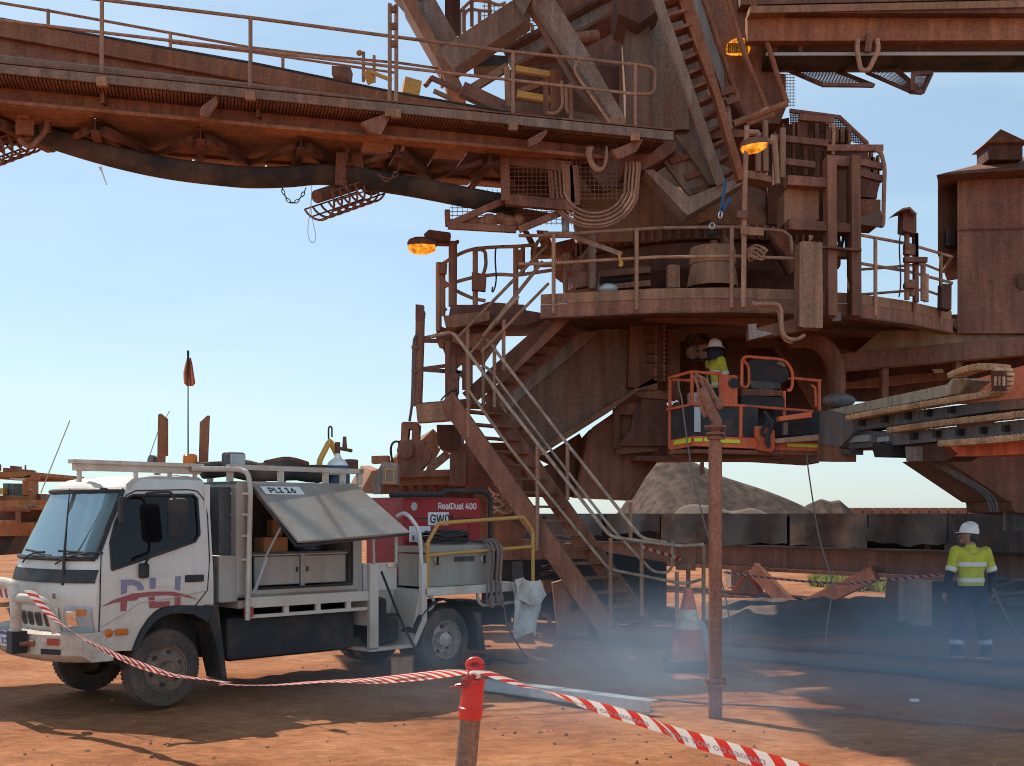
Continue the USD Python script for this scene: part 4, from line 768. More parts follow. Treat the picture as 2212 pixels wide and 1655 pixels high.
for k in range(110):
    a = k * 2 * math.pi / 110; e = np.array([math.cos(a), math.sin(a), 0]); c = np.array([ax[0], ax[1], zr]) + e * 2.64; gt.bar(c - [0, 0, .12], c + [0, 0, .12], .07, .07, e)
tw.part('gear_teeth', gt, 'rust_dark', under=rg_, kind='stuff')
lath(tw, 'ring_base', 1500, 15.4, [(590, 2.5), (640, 2.5), (700, 1.9), (700, 0)], 'rust_dark')
FP(tw, 'shroud_flap', c5, [(1180, 470), (1330, 660), (1370, 815), (1430, 740), (1440, 600), (1340, 480)], 13.4, .1, 'rust')
# drive motors on the platform
mo = TT('slew_drive', 'round tan slew drive housing behind the platform rail below the blue sling', 'motor', base=P(1539, 620, 13))
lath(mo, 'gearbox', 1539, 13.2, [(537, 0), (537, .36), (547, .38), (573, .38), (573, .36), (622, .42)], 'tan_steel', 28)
mo.part('shaft', M().cyl(P(1542, 520, 13.2), P(1542, 540, 13.2), .06), 'rust')
FP(mo, 'side_cowl', c5, [(815, 480), (880, 560), (880, 640), (815, 630)], 13.1, .3, 'rust_dark')
sl = TT('lifting_sling', 'blue webbing sling with a bright shackle and dark chain block hanging above the platform rail', 'sling', base=P(1560, 450, 12.6))
for p, q in (((1390, 610), (1330, 960)), ((1440, 800), (1340, 960))): sl.part('strap', M().bar(P(*d3(*p), 12.5), P(*d3(*q), 12.5), .05, .012, (0, 1, 0)), 'blue_sling')
sl.part('shackle', M().tube(arc(P(*d3(1328, 990), 12.5), .04, 0, 6.3, 14, (.7, 0, .3), (0, 0, 1.4)), .009, 6), 'chrome')
sl.part('chain_block', M().ball(P(*d3(1238, 1155), 12.5), .13, 2, (1, .7, .9)), 'black', smooth=True); sl.part('hook', M().tube(arc(P(*d3(1238, 1115), 12.4), .04, 0, 6.3, 12, (1, 0, 0), (0, 0, 1.2)), .009, 6), 'chrome')
# ---------------------------------------------------------------- round platform
RIM = [(1168, 636), (1260, 631), (1417, 623), (1577, 621), (1726, 626), (1859, 635), (1961, 650), (2056, 672)]
zt_ = EYE + (HY - 621) / F * 12.4 * DS
rim = np.array([G(x, y, zt_) for x, y in RIM]); zfl = zt_ - .16
pf = TT('slew_platform', 'curved rust red platform with toe board round the slewing tower', 'platform', base=rim[3])
nrm2 = []
for i in range(len(rim)): d_ = rim[min(i + 1, len(rim) - 1)] - rim[max(i - 1, 0)]; nrm2.append(N([-d_[1], d_[0], 0]))
nrm2 = np.array(nrm2)
def band(z0, z1, th, back=0.):
    m = M(); Z = np.array([0, 0, 1.])
    for i in range(len(rim) - 1):
        a, b, na, nb_ = rim[i] + nrm2[i] * back, rim[i + 1] + nrm2[i + 1] * back, nrm2[i] * th, nrm2[i + 1] * th
        a, b = a * [1, 1, 0], b * [1, 1, 0]; m.hexa([a + Z * z0, b + Z * z0, b + nb_ + Z * z0, a + na + Z * z0, a + Z * z1, b + Z * z1, b + nb_ + Z * z1, a + na + Z * z1])
    return m
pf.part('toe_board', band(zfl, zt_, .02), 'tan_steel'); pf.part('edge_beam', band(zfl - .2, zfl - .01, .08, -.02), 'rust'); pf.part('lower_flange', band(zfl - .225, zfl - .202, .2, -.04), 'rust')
pf.part('deck', M().prism([*(rim * [1, 1, 0] + [0, 0, zfl - .06]), np.array([9., 22.4, zfl - .06]), np.array([1.2, 22.4, zfl - .06])], (0, 0, .05)), 'rust_dark')
ph = TT('platform_handrail', 'dusty pipe handrail round the front of the slewing platform', 'handrail', base=rim[3])
zr1, zr2 = EYE + (HY - 490) / F * 12.4 * DS, EYE + (HY - 553) / F * 12.4 * DS
for z_, nm in ((zr1, 'top_rail'), (zr2, 'middle_rail')):
    pts = [rim[0] * [1, 1, 0] + [-.35, .0, z_]] + [r * [1, 1, 0] + [0, 0, z_] for r in rim[:5]]
    if nm == 'top_rail': pts = pts[:-1] + [G(1690, 498, z_), G(1708, 510, z_ - .1), G(1711, 552, zr2)]
    ph.part(nm, M().tube(rnd(pts, .1), .026, 8), 'rail_pipe', smooth=50)
    ph.part(nm, M().tube([r * [1, 1, 0] + [0, 0, z_] for r in rim[5:]] + [rim[-1] * [1, 1, 0] + [.3, 1.2, z_]], .026, 8), 'rail_pipe', smooth=50)
    ph.part(nm, M().tube([rim[6] * [1, 1, 0] + [-.3, 2.0, z_], rim[6] * [1, 1, 0] + [.8, 1.5, z_], rim[-1] * [1, 1, 0] + [.3, 1.2, z_]], .024, 8), 'rail_pipe', smooth=50)
for x in (1196, 1375, 1580, 1889, 1973, 2030):
    i = np.interp(x, [r[0] for r in RIM], range(len(RIM))); a = rim[int(i)] + (rim[min(int(i) + 1, 7)] - rim[int(i)]) * (i % 1)
    ph.part('post', M().cyl(a * [1, 1, 0] + [0, -.03, zfl - .16], a * [1, 1, 0] + [0, -.03, zr1], .032, n=8), 'rail_pipe', smooth=50)
# lamp pole at the front of the platform
lp = TT('lamp_pole', 'slim post on the platform rail carrying the amber floodlight', 'lamp post', base=P(1607, 660, 12.3))
TB_(lp, 'pole', D, [(1606, 664), (1607, 500), (1610, 380), (1613, 272)], 12.25, .04, 'rail_pipe')
FP(lp, 'bracket_plate', c5, [(960, 420), (1150, 440), (1150, 500), (960, 490)], 12.2, .05, 'tan_steel'); FP(lp, 'clamp', c5, [(925, 290), (1015, 290), (1015, 360), (925, 350)], 12.2, .1, 'rust')
lp.part('cable_coil', tangle(P(*c5(1090, 650), 12.35), .16, .06, .16, 5, .016, 8), 'rail_pipe')
TB_(lp, 'arm', a3, [(775, 850), (860, 855), (870, 880)], 12.25, .04, 'rail_pipe')
def flood(name, label, c, L_, lit, d_=(1, 0, 0)):
    t = TT(name, label, 'floodlight', 'amber floodlights', base=c); ex = np.array(d_, float)
    xs = np.array([-1, -.85, -.4, .3, .8, 1.0]) * L_; w = np.array([.4, .75, 1, 1, .75, .5]) * L_ * .62
    up = np.array([[c + ex * x_ + np.array([0, math.cos(a) * w_, max(0, math.sin(a)) * w_ * 1.0]) for a in np.linspace(0, math.pi, 9)] for x_, w_ in zip(xs, w)])
    t.part('hood', M().grid(up).grid(up[:1].repeat(2, 0) * [[[1]], [[1]]]), 'rust', smooth=40)
    lo_ = np.array([[c + ex * x_ * .93 + np.array([0, math.cos(a) * w_ * .92, -math.sin(a) * w_ * 1.0]) for a in np.linspace(0, math.pi, 9)] for x_, w_ in zip(xs, w)])
    t.part('glass_bowl', M().grid(lo_), 'lamp_glow' if lit else 'amber', smooth=True); return t
flood('floodlight', 'glowing amber floodlight on the post beside the mast stair', P(1628, 314, 12.25), .2, True, (1, -.2, .1))
# left landing, its rails and lamps
ld_ = TT('stair_landing', 'rusty stepped landing at the top left of the stairs', 'landing', base=P(1010, 700, 13.4))
FP(ld_, 'deck_side', c6, [(440, 905), (690, 905), (760, 880), (1075, 905), (1090, 952), (1285, 985), (1290, 1020), (1100, 1075), (600, 1080), (420, 1000)], 13.3, 1.2, 'rust_dark')
FP(ld_, 'equipment_box', d1, [(820, 190), (1380, 130), (1380, 240), (960, 330), (850, 320)], 13.2, .6, 'tan_steel')
FP(ld_, 'side_panel', d1, [(740, 300), (860, 340), (1000, 330), (1370, 250), (1560, 300), (1480, 420), (1290, 700), (915, 700), (900, 590), (820, 600), (820, 510), (735, 480)], 13.5, .9, 'rust')
FP(ld_, 'red_beam', d1, [(930, 430), (1580, 370), (1560, 440), (1330, 590), (1250, 600), (930, 500)], 13.35, .1, 'rust_orange')
FP(ld_, 'landing_beam', d1, [(490, 1255), (955, 1215), (1110, 1390), (1030, 1515), (965, 1440), (510, 1470)], 12.75, .3, 'tan_steel')
FP(ld_, 'landing_deck', d1, [(560, 1235), (980, 1200), (1180, 1180), (1300, 1260), (960, 1250)], 13.0, .8, 'rust_dark')
for pts in (((440, 1900 - 660), (560, 1230)),): pass
lr = TT('landing_handrail', 'pipe handrail and braces round the landing at the top left of the stairs', 'handrail', base=P(1000, 690, 13.5))
for pts in (((330, 585), (370, 550), (455, 495), (560, 445), (645, 420), (830, 405), (1000, 402), (1180, 385)), ((335, 790), (380, 750), (455, 715), (620, 670), (740, 652), (860, 640), (1000, 652), (1290, 610), (1390, 590)), ((330, 660), (470, 780), (640, 855), (740, 870)), ((330, 880), (400, 955))): lr.part('rail', M().tube(rnd([P(*c6(*p), 13.5) for p in pts], .3), .03, 8), 'rail_pipe', smooth=50)
for x, y0_, y1_, r in ((335, 540, 1130, .05), (372, 540, 1000, .04), (650, 418, 920, .045), (1000, 400, 920, .045), (1062, 400, 640, .035), (1430, 460, 790, .04), (1455, 460, 640, .03), (1170, 500, 640, .03)): lr.part('post', M().cyl(P(*c6(x, y0_), 13.5), P(*c6(x, y1_), 13.5), r, n=8), 'rail_pipe', smooth=50)
lr.part('return_loop', M().tube(rnd([P(*c6(*p), 13.4) for p in ((645, 425), (735, 430), (745, 560), (720, 640))], .2), .03, 8), 'rail_pipe'); lr.part('return_loop', M().tube(rnd([P(*c6(*p), 13.4) for p in ((1330, 290), (1180, 350), (1160, 480), (1200, 570), (1390, 560))], .3), .03, 8), 'rail_pipe')
for nm, pts in (('switch_box', [(620, 622), (748, 640), (738, 785), (620, 775)]), ('gate_switch', [(335, 535), (405, 540), (400, 632), (335, 630)]), ('hanging_plate', [(1000, 440), (1060, 420), (1060, 600), (1010, 575)])): FP(lr, nm, c6, pts, 13.35, .12, 'rust')
lr.part('trailing_cable', M().tube(smooth_path([P(*c6(*p), 13.4) for p in ((830, 410), (825, 560), (830, 700), (805, 790), (800, 750))], 4), .014, 5), 'black')
FP(lr, 'crate_frame', c6, [(1060, 265), (1110, 265), (1180, 395), (1140, 420)], 14, .08, 'rust'); FP(lr, 'crate_panel', c6, [(1130, 420), (1500, 330), (1520, 380), (1480, 470), (1130, 480)], 14.2, .3, 'rust')
FP(lr, 'crate_frame', c6, [(1180, 260), (1280, 265), (1310, 370), (1220, 395)], 14.1, .08, 'rust_orange')
l2 = TT('lamp_pole', 'post with two lamp heads at the top left of the landing', 'lamp post', base=P(984, 690, 13.4))
TB_(l2, 'pole', c6, [(455, 920), (457, 360)], 13.4, .07, 'rust'); TB_(l2, 'arm', c6, [(490, 350), (495, 365), (430, 385), (280, 378)], 13.4, .035, 'rust', rr=.1)
FP(l2, 'dark_head', c6, [(205, 295), (250, 255), (435, 280), (425, 350), (270, 335)], 13.3, .25, 'rust_dark')
flood('floodlight', 'glowing amber floodlight on the double lamp post against the sky', P(*c6(190, 395), 13.35), .24, True)
sp_ = TT('standpipe', 'vertical pipe with box head and side cable left of the landing', 'standpipe', base=P(902, 905, 13))
TB_(sp_, 'pipe', d1, [(545, 240), (530, 800), (515, 1250)], 13.0, .075, 'rust'); FP(sp_, 'head_box', d1, [(488, 50), (585, 62), (580, 110), (598, 130), (590, 205), (570, 250), (486, 245)], 12.95, .2, 'rust')
sp_.part('side_cable', M().tube(smooth_path([P(*d1(*p), 12.95) for p in ((505, 420), (470, 490), (460, 700), (450, 1100), (440, 1300), (415, 1460))], 4), .024, 6), 'grey_dark')
for y in (570, 855, 1260): sp_.part('bracket', M().bar(P(*d1(440, y), 12.95), P(*d1(520, y), 12.95), .06, .05), 'rust')
for p, q in (((560, 465), (880, 400)), ((560, 490), (820, 495)), ((560, 830), (860, 790)), ((560, 835), (880, 860))): sp_.part('stay', M().bar(P(*d1(*p), 13), P(*d1(*q), 13.2), .06, .06), 'rust')
st_ = TT('cable_stand', 'thin frame with valve and dangling leads under the landing', 'frame', base=P(1000, 900, 13.2))
for x, y0_, y1_, r in ((880, 500, 1270, .05), (945, 690, 1090, .06), (1085, 700, 1080, .05), (1140, 650, 1020, .05)): st_.part('upright', M().cyl(P(*d1(x, y0_), 13.1), P(*d1(x, y1_), 13.1), r, n=8), 'rust')
for p, q in (((960, 830), (1100, 690)), ((960, 830), (1080, 950)), ((940, 870), (1100, 865))): st_.part('brace', M().bar(P(*d1(*p), 13.1), P(*d1(*q), 13.1), .05, .05), 'rust')
st_.part('valve', M().ball(P(*d1(955, 940), 13.05), .09).rbox(P(*d1(945, 1040), 13.05) - [.09, .06, .14], P(*d1(945, 1000), 13.05) + [.09, .06, .1], .03), 'rust', smooth=40)
for s_ in (0, 1): st_.part('lead', M().tube(smooth_path([P(*d1(*p), 13.0) for p in (((960, 1090), (880, 1120), (790, 1210)) if s_ else ((970, 1060), (990, 1130), (985, 1175)))], 4), .014, 5), 'black')
# ---------------------------------------------------------------- stair flights
def stair(name, label, a0_, a1_, W, n, mat='rust', sw=.24, trw=.24):
    t = TT(name, label, 'stair', base=a0_)
    for o in (0, 1): t.part('stringer', M().bar(a0_ + W * o, a1_ + W * o, .06, sw), mat)
    for i in range(1, n):
        c = a0_ + (a1_ - a0_) * i / n; d_ = N((a1_ - a0_) * [1, 1, 0]); t.part('tread', M().hexa([c - d_ * trw / 2, c + d_ * trw / 2, c + d_ * trw / 2 + W, c - d_ * trw / 2 + W] + [q + [0, 0, .035] for q in (c - d_ * trw / 2, c + d_ * trw / 2, c + d_ * trw / 2 + W, c - d_ * trw / 2 + W)]), mat)
    return t
SF = G(1330, 1383); ST = P(965, 860, 12.75); SW = np.array([.62, .75, 0])
s1_ = stair('access_stair', 'steep rusty steel stair rising left from the ground behind the truck', SF, ST, SW, 17, 'rust', .3)
def rail_line(t, pts, d, r=.027, mat='rail_pipe', dd=None): TB_(t, 'rail', D, pts, d, r, mat, dd, .1)
sh = TT('stair_handrail', 'pale worn pipe handrails of the steep stair with posts and bottom loop', 'handrail', base=G(1319, 1385))
nd = lambda x: np.interp(x, [965, 1330], [12.75, 11.7])
def srail(pts, off, r=.027): sh.part('rail', M().tube(rnd([P(x, y, nd(x) + off) for x, y in pts], .12), r, 8), 'worn_rail', smooth=50)
srail([(930, 727), (970, 717), (982, 722), (1100, 880), (1319, 1160), (1470, 1180), (1520, 1176)], 0)
srail([(1120, 640), (1043, 727), (1055, 735), (1080, 770), (1230, 965), (1386, 1163), (1440, 1172)], .5)
srail([(1012, 842), (1100, 965), (1316, 1230), (1480, 1262), (1520, 1250)], 0, .023)
srail([(1044, 790), (1060, 800), (1200, 985), (1320, 1140), (1410, 1235), (1440, 1238), (1452, 1225), (1452, 1170)], .5, .023)
for x, y0_, y1_, off in ((1319, 1162, 1372, 0), (1161, 962, 1190, 0), (1012, 768, 945, 0), (1044, 735, 880, .5), (1226, 962, 1080, .5), (1068, 752, 880, .5), (1386, 1165, 1330, .5), (1462, 1235, 1395, .1), (1520, 1178, 1350, .4), (1362, 1085, 1165, .9)):
    sh.part('post', M().cyl(P(x, y0_, nd(x) + off), P(x, y1_, nd(x) + off), .03, n=8), 'rail_pipe', smooth=50)
pl_ = TT('stair_foot_plate', 'dusty steel plate landing at the bottom of the steep stair', 'plate', base=G(1390, 1370))
c_ = [G(1262, 1362), G(1320, 1390), G(1470, 1398), G(1475, 1370), G(1400, 1355)]; pl_.part('plate', M().prism([p * [1, 1, 0] + [0, 0, .1] for p in c_], (0, 0, .06)), 'rust'); pl_.part('skirt', M().prism([p * [1, 1, 0] + [0, 0, -.05] for p in c_], (0, 0, .149)), 'rust_dark')
U0, U1 = P(*c6(880, 1290), 13.0), P(*c6(1330, 960), 13.1)
s2_ = stair('access_stair', 'upper rusty stair flight rising right from the landing to the platform', P(1010, 862, 13.2), P(1205, 690, 13.3), np.array([.3, .8, 0]), 8, 'rust', .26)
FP(s2_, 'front_stringer', D, [(1075, 830), (1060, 850), (1175, 745), (1240, 682), (1210, 682)], 13.0, .06, 'rust')
uh = TT('upper_stair_handrail', 'thin parallel pipe handrails of the upper stair flight against the sky', 'handrail', base=P(1080, 640, 13))
for p, q, r in (((985, 733), (1182, 530), .026), ((1043, 727), (1172, 565), .03), ((1040, 760), (1185, 612), .024), ((1010, 770), (1120, 640), .02)): uh.part('rail', M().cyl(P(*p, 12.9), P(*q, 13.1), r, n=8), 'rail_pipe', smooth=50)
for x, y0_, y1_ in ((1010, 705, 860), (1088, 690, 800), (1068, 745, 850)): uh.part('post', M().cyl(P(x, y0_, 13), P(x, y1_, 13), .03, n=8), 'rail_pipe')
# ---------------------------------------------------------------- portal legs and plant behind the stair
pg = TT('portal_leg', 'huge inclined box girder leg of the machine behind the stairs', 'girder', base=P(1270, 850, 14))
FP(pg, 'side_face', b2, [(1270, 55), (1290, -60), (1540, -60), (1640, 0), (1655, 330), (1530, 400), (1000, 740), (850, 850), (700, 730), (680, 560), (830, 430)], 14.2, 1.6, 'grey_brown')
FP(pg, 'top_plate', b2, [(560, 450), (830, 190), (1000, 60), (1275, 40), (1270, 60), (830, 430), (690, 560)], 14.0, .6, 'grey_steel')
FP(pg, 'bottom_flange', b2, [(1660, 330), (1665, 420), (1545, 420), (1350, 560), (1000, 780), (870, 870), (840, 850), (1000, 740), (1530, 405)], 13.95, .3, 'tan_steel')
FP(pg, 'end_column', e1, [(520, 350), (655, 270), (825, 285), (825, 890), (600, 950), (500, 940)], 13.95, .5, 'rust')
for y in (430, 518, 608, 694): FP(pg, 'rung', e1, [(680, y), (780, y + 6), (780, y + 14), (680, y + 8)], 13.85, .1, 'rust_dark')
for i in range(14):
    for x in (762, 845): pg.part('bolt', M().cyl(P(*e1(x, 320 + i * 42), 13.88), P(*e1(x, 320 + i * 42), 13.95), .035, n=6), 'rust')
pg.part('pivot_pin', M().lathe(P(*b2(790, 700), 14.0), (0, -1, 0), [(.2, 0), (.2, .12), (.1, .16), (.1, .1), (0, .1)], 18), 'rust')
cc = TT('column_group', 'dark rusty columns and drum under the platform behind the lift basket', 'columns', base=P(1500, 850, 14.5))
for x0_, x1_, d_, mt in ((870, 990, 14.2, 'rust'), (990, 1110, 15.2, 'rust_dark'), (1430, 1640, 15.0, 'rust_dark'), (1640, 1900, 15.8, 'rust_dark')): FP(cc, 'column', e1, [(x0_, 250), (x1_, 250), (x1_, 1480), (x0_, 1480)], d_, .4, mt)
lath(cc, 'drum', 1535, 14.9, [(640, 0), (640, .95), (698, .95), (698, .8), (720, .8), (720, 0)], 'rust', 28)
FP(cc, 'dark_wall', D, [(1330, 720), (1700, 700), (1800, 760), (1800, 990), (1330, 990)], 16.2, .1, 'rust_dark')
FP(cc, 'ring_beam', e1, [(655, 288), (1000, 222), (1890, 265), (1895, 345), (1400, 320), (990, 310)], 13.4, .3, 'rust')
FP(cc, 'lower_brace', e1, [(600, 950), (620, 945), (885, 985), (885, 1060), (620, 1040), (560, 1010)], 14.0, .3, 'rust')
gc = TT('gauge_cluster', 'round pale gauges and hose ends beside the worker in the basket', 'gauges', base=P(1495, 790, 14))
for x, y, r in ((1112, 612, .12), (1205, 605, .13)): gc.part('gauge', M().lathe(P(*e1(x, y), 14.0), (0, -1, 0), [(r, 0), (r, .05), (r * .8, .08), (0, .08)], 16), 'grey_brown')
gc.part('hoses', tangle(P(*e1(1165, 560), 14.1), .2, .1, .25, 6, .03, 5), 'black')
for x, y in ((848, 495), (845, 748)): gc.part('label_plate', M().box(P(*e1(x - 14, y + 20), 14.1), P(*e1(x + 16, y - 20), 14.1) + [0, .03, 0]), 'grey_brown')
ch = TT('discharge_chute', 'rust red plated chute with a framed opening below the inclined leg', 'chute', base=P(1290, 1010, 14.4))
FP(ch, 'front_face', b2, [(1245, 660), (1390, 560), (1400, 780), (1655, 790), (1655, 870), (1500, 1130), (1130, 1110), (1150, 1040)], 14.3, 1.2, 'rust')
x0_ = [P(*b2(*p), e) for p, e in (((1160, 745), 15.3), ((1245, 680), 14.3), ((1150, 1050), 14.3), ((1120, 1045), 15.3))]; ch.part('side_face', M().prism(x0_, (.03, .02, 0)), 'tan_steel')
for p, q, e in (((1395, 540), (1395, 800), .1), ((1395, 545), (1560, 545), .1), ((1395, 800), (1660, 780), .1)): ch.part('frame', M().bar(P(*b2(*p), 14.15), P(*b2(*q), 14.15), e, .2), 'rust')
FP(ch, 'inner_plate', b2, [(1410, 560), (1560, 560), (1490, 700), (1410, 780)], 14.28, .015, 'tan_steel')
FP(ch, 'dark_curve', e1, [(560, 1170), (640, 1040), (880, 1070), (885, 1500), (400, 1495), (520, 1350)], 14.05, .2, 'rust_dark')
FP(ch, 'edge_bar', b2, [(1640, 880), (1665, 885), (1470, 1135), (1440, 1130)], 14.2, .2, 'rust')
FP(ch, 'sump', D, [(1375, 985), (1560, 985), (1700, 988), (1695, 970), (1760, 975), (1770, 1000), (1640, 992), (1560, 992), (1370, 994)], 13.8, 1.0, 'rust_dark')
lug = TT('lifting_lug', 'rust coated slotted lifting eye and winch drum left of the stair', 'winch', base=P(880, 1000, 13.3))
FP(lug, 'eye_plate', d6, [(290, 120), (310, 102), (460, 104), (492, 130), (482, 300), (552, 312), (545, 350), (580, 380), (615, 450), (600, 530), (500, 645), (265, 650), (245, 490), (256, 320), (285, 300)], 13.2, .35, 'rust', holes=[[(370, 180), (410, 180), (404, 298), (360, 296)]])
lug.part('pin', M().cyl(P(*d6(330, 420), 13.05), P(*d6(330, 420), 13.3), .13, n=16), 'rust'); lug.part('hose', M().tube(smooth_path([P(*d6(*p), 13.2) for p in ((270, 330), (205, 330), (175, 400), (185, 500), (195, 560))], 5), .02, 6), 'black')
FP(lug, 'base_deck', d6, [(245, 650), (825, 628), (830, 700), (250, 720)], 13.1, .8, 'rust'); FP(lug, 'base_sill', d6, [(250, 722), (640, 712), (830, 702), (830, 790), (250, 800)], 13.2, .8, 'tan_steel'); FP(lug, 'under_frame', d6, [(250, 805), (1000, 790), (1500, 800), (1500, 1500), (1000, 1500), (250, 1000)], 14.0, .2, 'rust_dark')
for i in range(6): FP(lug, 'curved_rib', d6, [(300 + i * 112, 800), (330 + i * 112, 800), (350 + i * 112, 895), (325 + i * 112, 895)], 13.4, .3, 'rust')
bg = TT('bogie_body', 'dark rusty drum and deep plate body under the landing', 'bogie', base=P(1000, 1000, 13.8))
FP(bg, 'drum', d6, [(680, 135), (945, 135), (955, 380), (900, 425), (720, 400), (690, 345)], 13.7, 1.2, 'rust_dark'); FP(bg, 'block', d6, [(830, 440), (1010, 430), (1000, 806), (818, 800)], 13.0, .5, 'rust')
FP(bg, 'body', d6, [(905, 430), (1000, 330), (1340, 410), (1620, 600), (1640, 1500), (1090, 1500), (1090, 830), (1000, 805), (860, 640)], 13.7, .6, 'rust'); FP(bg, 'foot_plate', d6, [(1000, 800), (1110, 800), (1090, 835), (1000, 830)], 13.3, .4, 'rust')
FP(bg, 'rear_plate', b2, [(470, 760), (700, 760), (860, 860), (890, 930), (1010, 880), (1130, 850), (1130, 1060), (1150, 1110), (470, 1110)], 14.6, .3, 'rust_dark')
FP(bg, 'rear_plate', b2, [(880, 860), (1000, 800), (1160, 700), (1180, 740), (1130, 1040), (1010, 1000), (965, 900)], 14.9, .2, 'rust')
sp2 = [P(*d6(*p), e) for p, e in (((500, 330), 15.2), ((640, 190), 15.6), ((690, 235), 15.0), ((690, 380), 14.5), ((720, 405), 14.2), ((680, 490), 14.2), ((605, 520), 14.4))]
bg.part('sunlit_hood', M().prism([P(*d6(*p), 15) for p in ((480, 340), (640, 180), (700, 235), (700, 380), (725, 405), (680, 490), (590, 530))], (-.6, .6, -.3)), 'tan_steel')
FP(bg, 'sloped_cover', d6, [(600, 520), (690, 490), (760, 430), (850, 470), (640, 640), (560, 640)], 13.9, .2, 'grey_steel')
FP(bg, 'lower_strut', d6, [(1100, 900), (1250, 880), (1660, 1180), (1660, 1300)], 13.3, .2, 'rust'); FP(bg, 'lower_strut', d6, [(1200, 1090), (1290, 1090), (1660, 1290), (1660, 1380)], 13.2, .1, 'rust')
jb = TT('junction_box', 'grey control box with yellow outlined door behind the red generator', 'control box', base=P(853, 1050, 12.6))
FP(jb, 'box', d6, [(78, 540), (250, 560), (247, 792), (78, 790)], 12.5, .35, 'grey_steel'); FP(jb, 'door_frame', d6, [(108, 620), (215, 620), (210, 782), (112, 780)], 12.47, .02, 'yellow_rail', holes=[[(120, 632), (203, 632), (199, 770), (123, 768)]])
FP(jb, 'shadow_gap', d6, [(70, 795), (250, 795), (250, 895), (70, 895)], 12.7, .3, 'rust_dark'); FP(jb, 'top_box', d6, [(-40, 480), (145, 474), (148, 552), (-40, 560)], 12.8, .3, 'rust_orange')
hq = [P(*d6(*p), e) for p, e in (((-160, 880), 12.5), ((-20, 660), 13.0), ((60, 655), 13.2), ((-10, 780), 12.9), ((-60, 900), 12.6))]
jb.part('sloped_guard', M().prism([P(*d6(*p), 12.9) for p in ((-170, 890), (-30, 640), (75, 640), (75, 900))], (-.25, .5, .1)), 'tan_steel')
FP(jb, 'post', d6, [(-40, 760), (75, 560), (75, 900), (-20, 900)], 12.7, .2, 'grey_steel')
# ---------------------------------------------------------------- mast stair, chute and lamps right of the tower
ms = TT('mast_stair', 'steep rust coated stair with wide stringer climbing the mast', 'stair', base=P(1570, 390, 13))
q2 = lambda p, e: P(*a3(*p), e)
ms.part('stringer', M().bar(q2((205, -20), 12.5), q2((622, 1190), 12.9), .06, .16), 'grey_brown')
FP(ms, 'wide_stringer', a3, [(340, -20), (430, -20), (560, 400), (780, 1150), (735, 1165), (580, 620)], 12.6, .2, 'rust_orange')
for i in range(13):
    f = (i + .6) / 13; a = q2((205 + 417 * f, -20 + 1210 * f), 12.62 + .4 * f); b = q2((345 + 400 * f, -60 + 1180 * f), 12.62 + .4 * f)
    ms.part('tread', M().bar(a, b, .32, .05), 'rust')
cu = TT('inclined_chute', 'large dark red inclined chute with pipe ribs beside the mast stair', 'chute', base=P(1620, 150, 13.4))
FP(cu, 'body', a3, [(500, -20), (825, -20), (900, 280), (970, 470), (1040, 480), (1040, 700), (1000, 800), (790, 790), (640, 480)], 13.4, 1.3, 'rust')
FP(cu, 'grey_side', a3, [(425, -20), (520, -20), (640, 440), (640, 620), (560, 400)], 13.0, .3, 'grey_steel')
for pts in (((505, -20), (620, 330), (700, 560), (790, 770)), ((655, -20), (780, 370), (880, 610), (920, 720)), ((815, -20), (940, 340), (1000, 540), (1048, 665))): cu.part('rib_pipe', M().tube([q2(p, 13.0) for p in pts], .045, 8), 'rust_orange', smooth=50)
cu.part('bottom_bar', M().cyl(q2((700, 800), 12.85), q2((1048, 668), 12.9), .055, n=8), 'rust_orange'); cu.part('bottom_bar', M().cyl(q2((780, 800), 12.9), q2((965, 740), 12.9), .05, n=8), 'rust')
for p, q in (((620, 605), (700, 580)), ((650, 665), (730, 635))): cu.part('stub', M().bar(q2(p, 12.8), q2(q, 12.8), .1, .1), 'rust')
FP(cu, 'underside', a3, [(640, 590), (770, 720), (1000, 780), (970, 850), (700, 830), (680, 700)], 13.6, .4, 'rust_dark')
FP(cu, 'canopy_wing', a3, [(540, 860), (600, 835), (700, 830), (870, 855), (860, 875), (640, 890), (550, 900)], 12.9, .3, 'rust')
mm = M(); mm.mesh(q2((958, 690), 13.2), np.array([1., 0, 0]), np.array([0, 0, 1.]), .36, .62, .05, .008); cu.part('wire_panel', mm, 'rust_dark', kind='stuff')
gl = TT('floodlight', 'glowing round mesh covered lamp set in the inclined dark red chute', 'floodlight', 'amber floodlights', base=q2((730, 310), 13.3))
gl.part('lens', M().lathe(q2((730, 310), 13.36), (0, -.5, -.87), [(.2, 0), (.2, .04), (.15, .06), (0, .07)], 20), 'lamp_glow')
gm = M()
for i in range(-5, 6): gm.bar(q2((730 + i * 12, 278), 13.22), q2((730 + i * 12, 342), 13.22), .008, .008); gm.bar(q2((666, 310 + i * 6), 13.22), q2((794, 310 + i * 6), 13.22), .008, .008)
gl.part('grid', gm, 'rust_dark', kind='stuff')
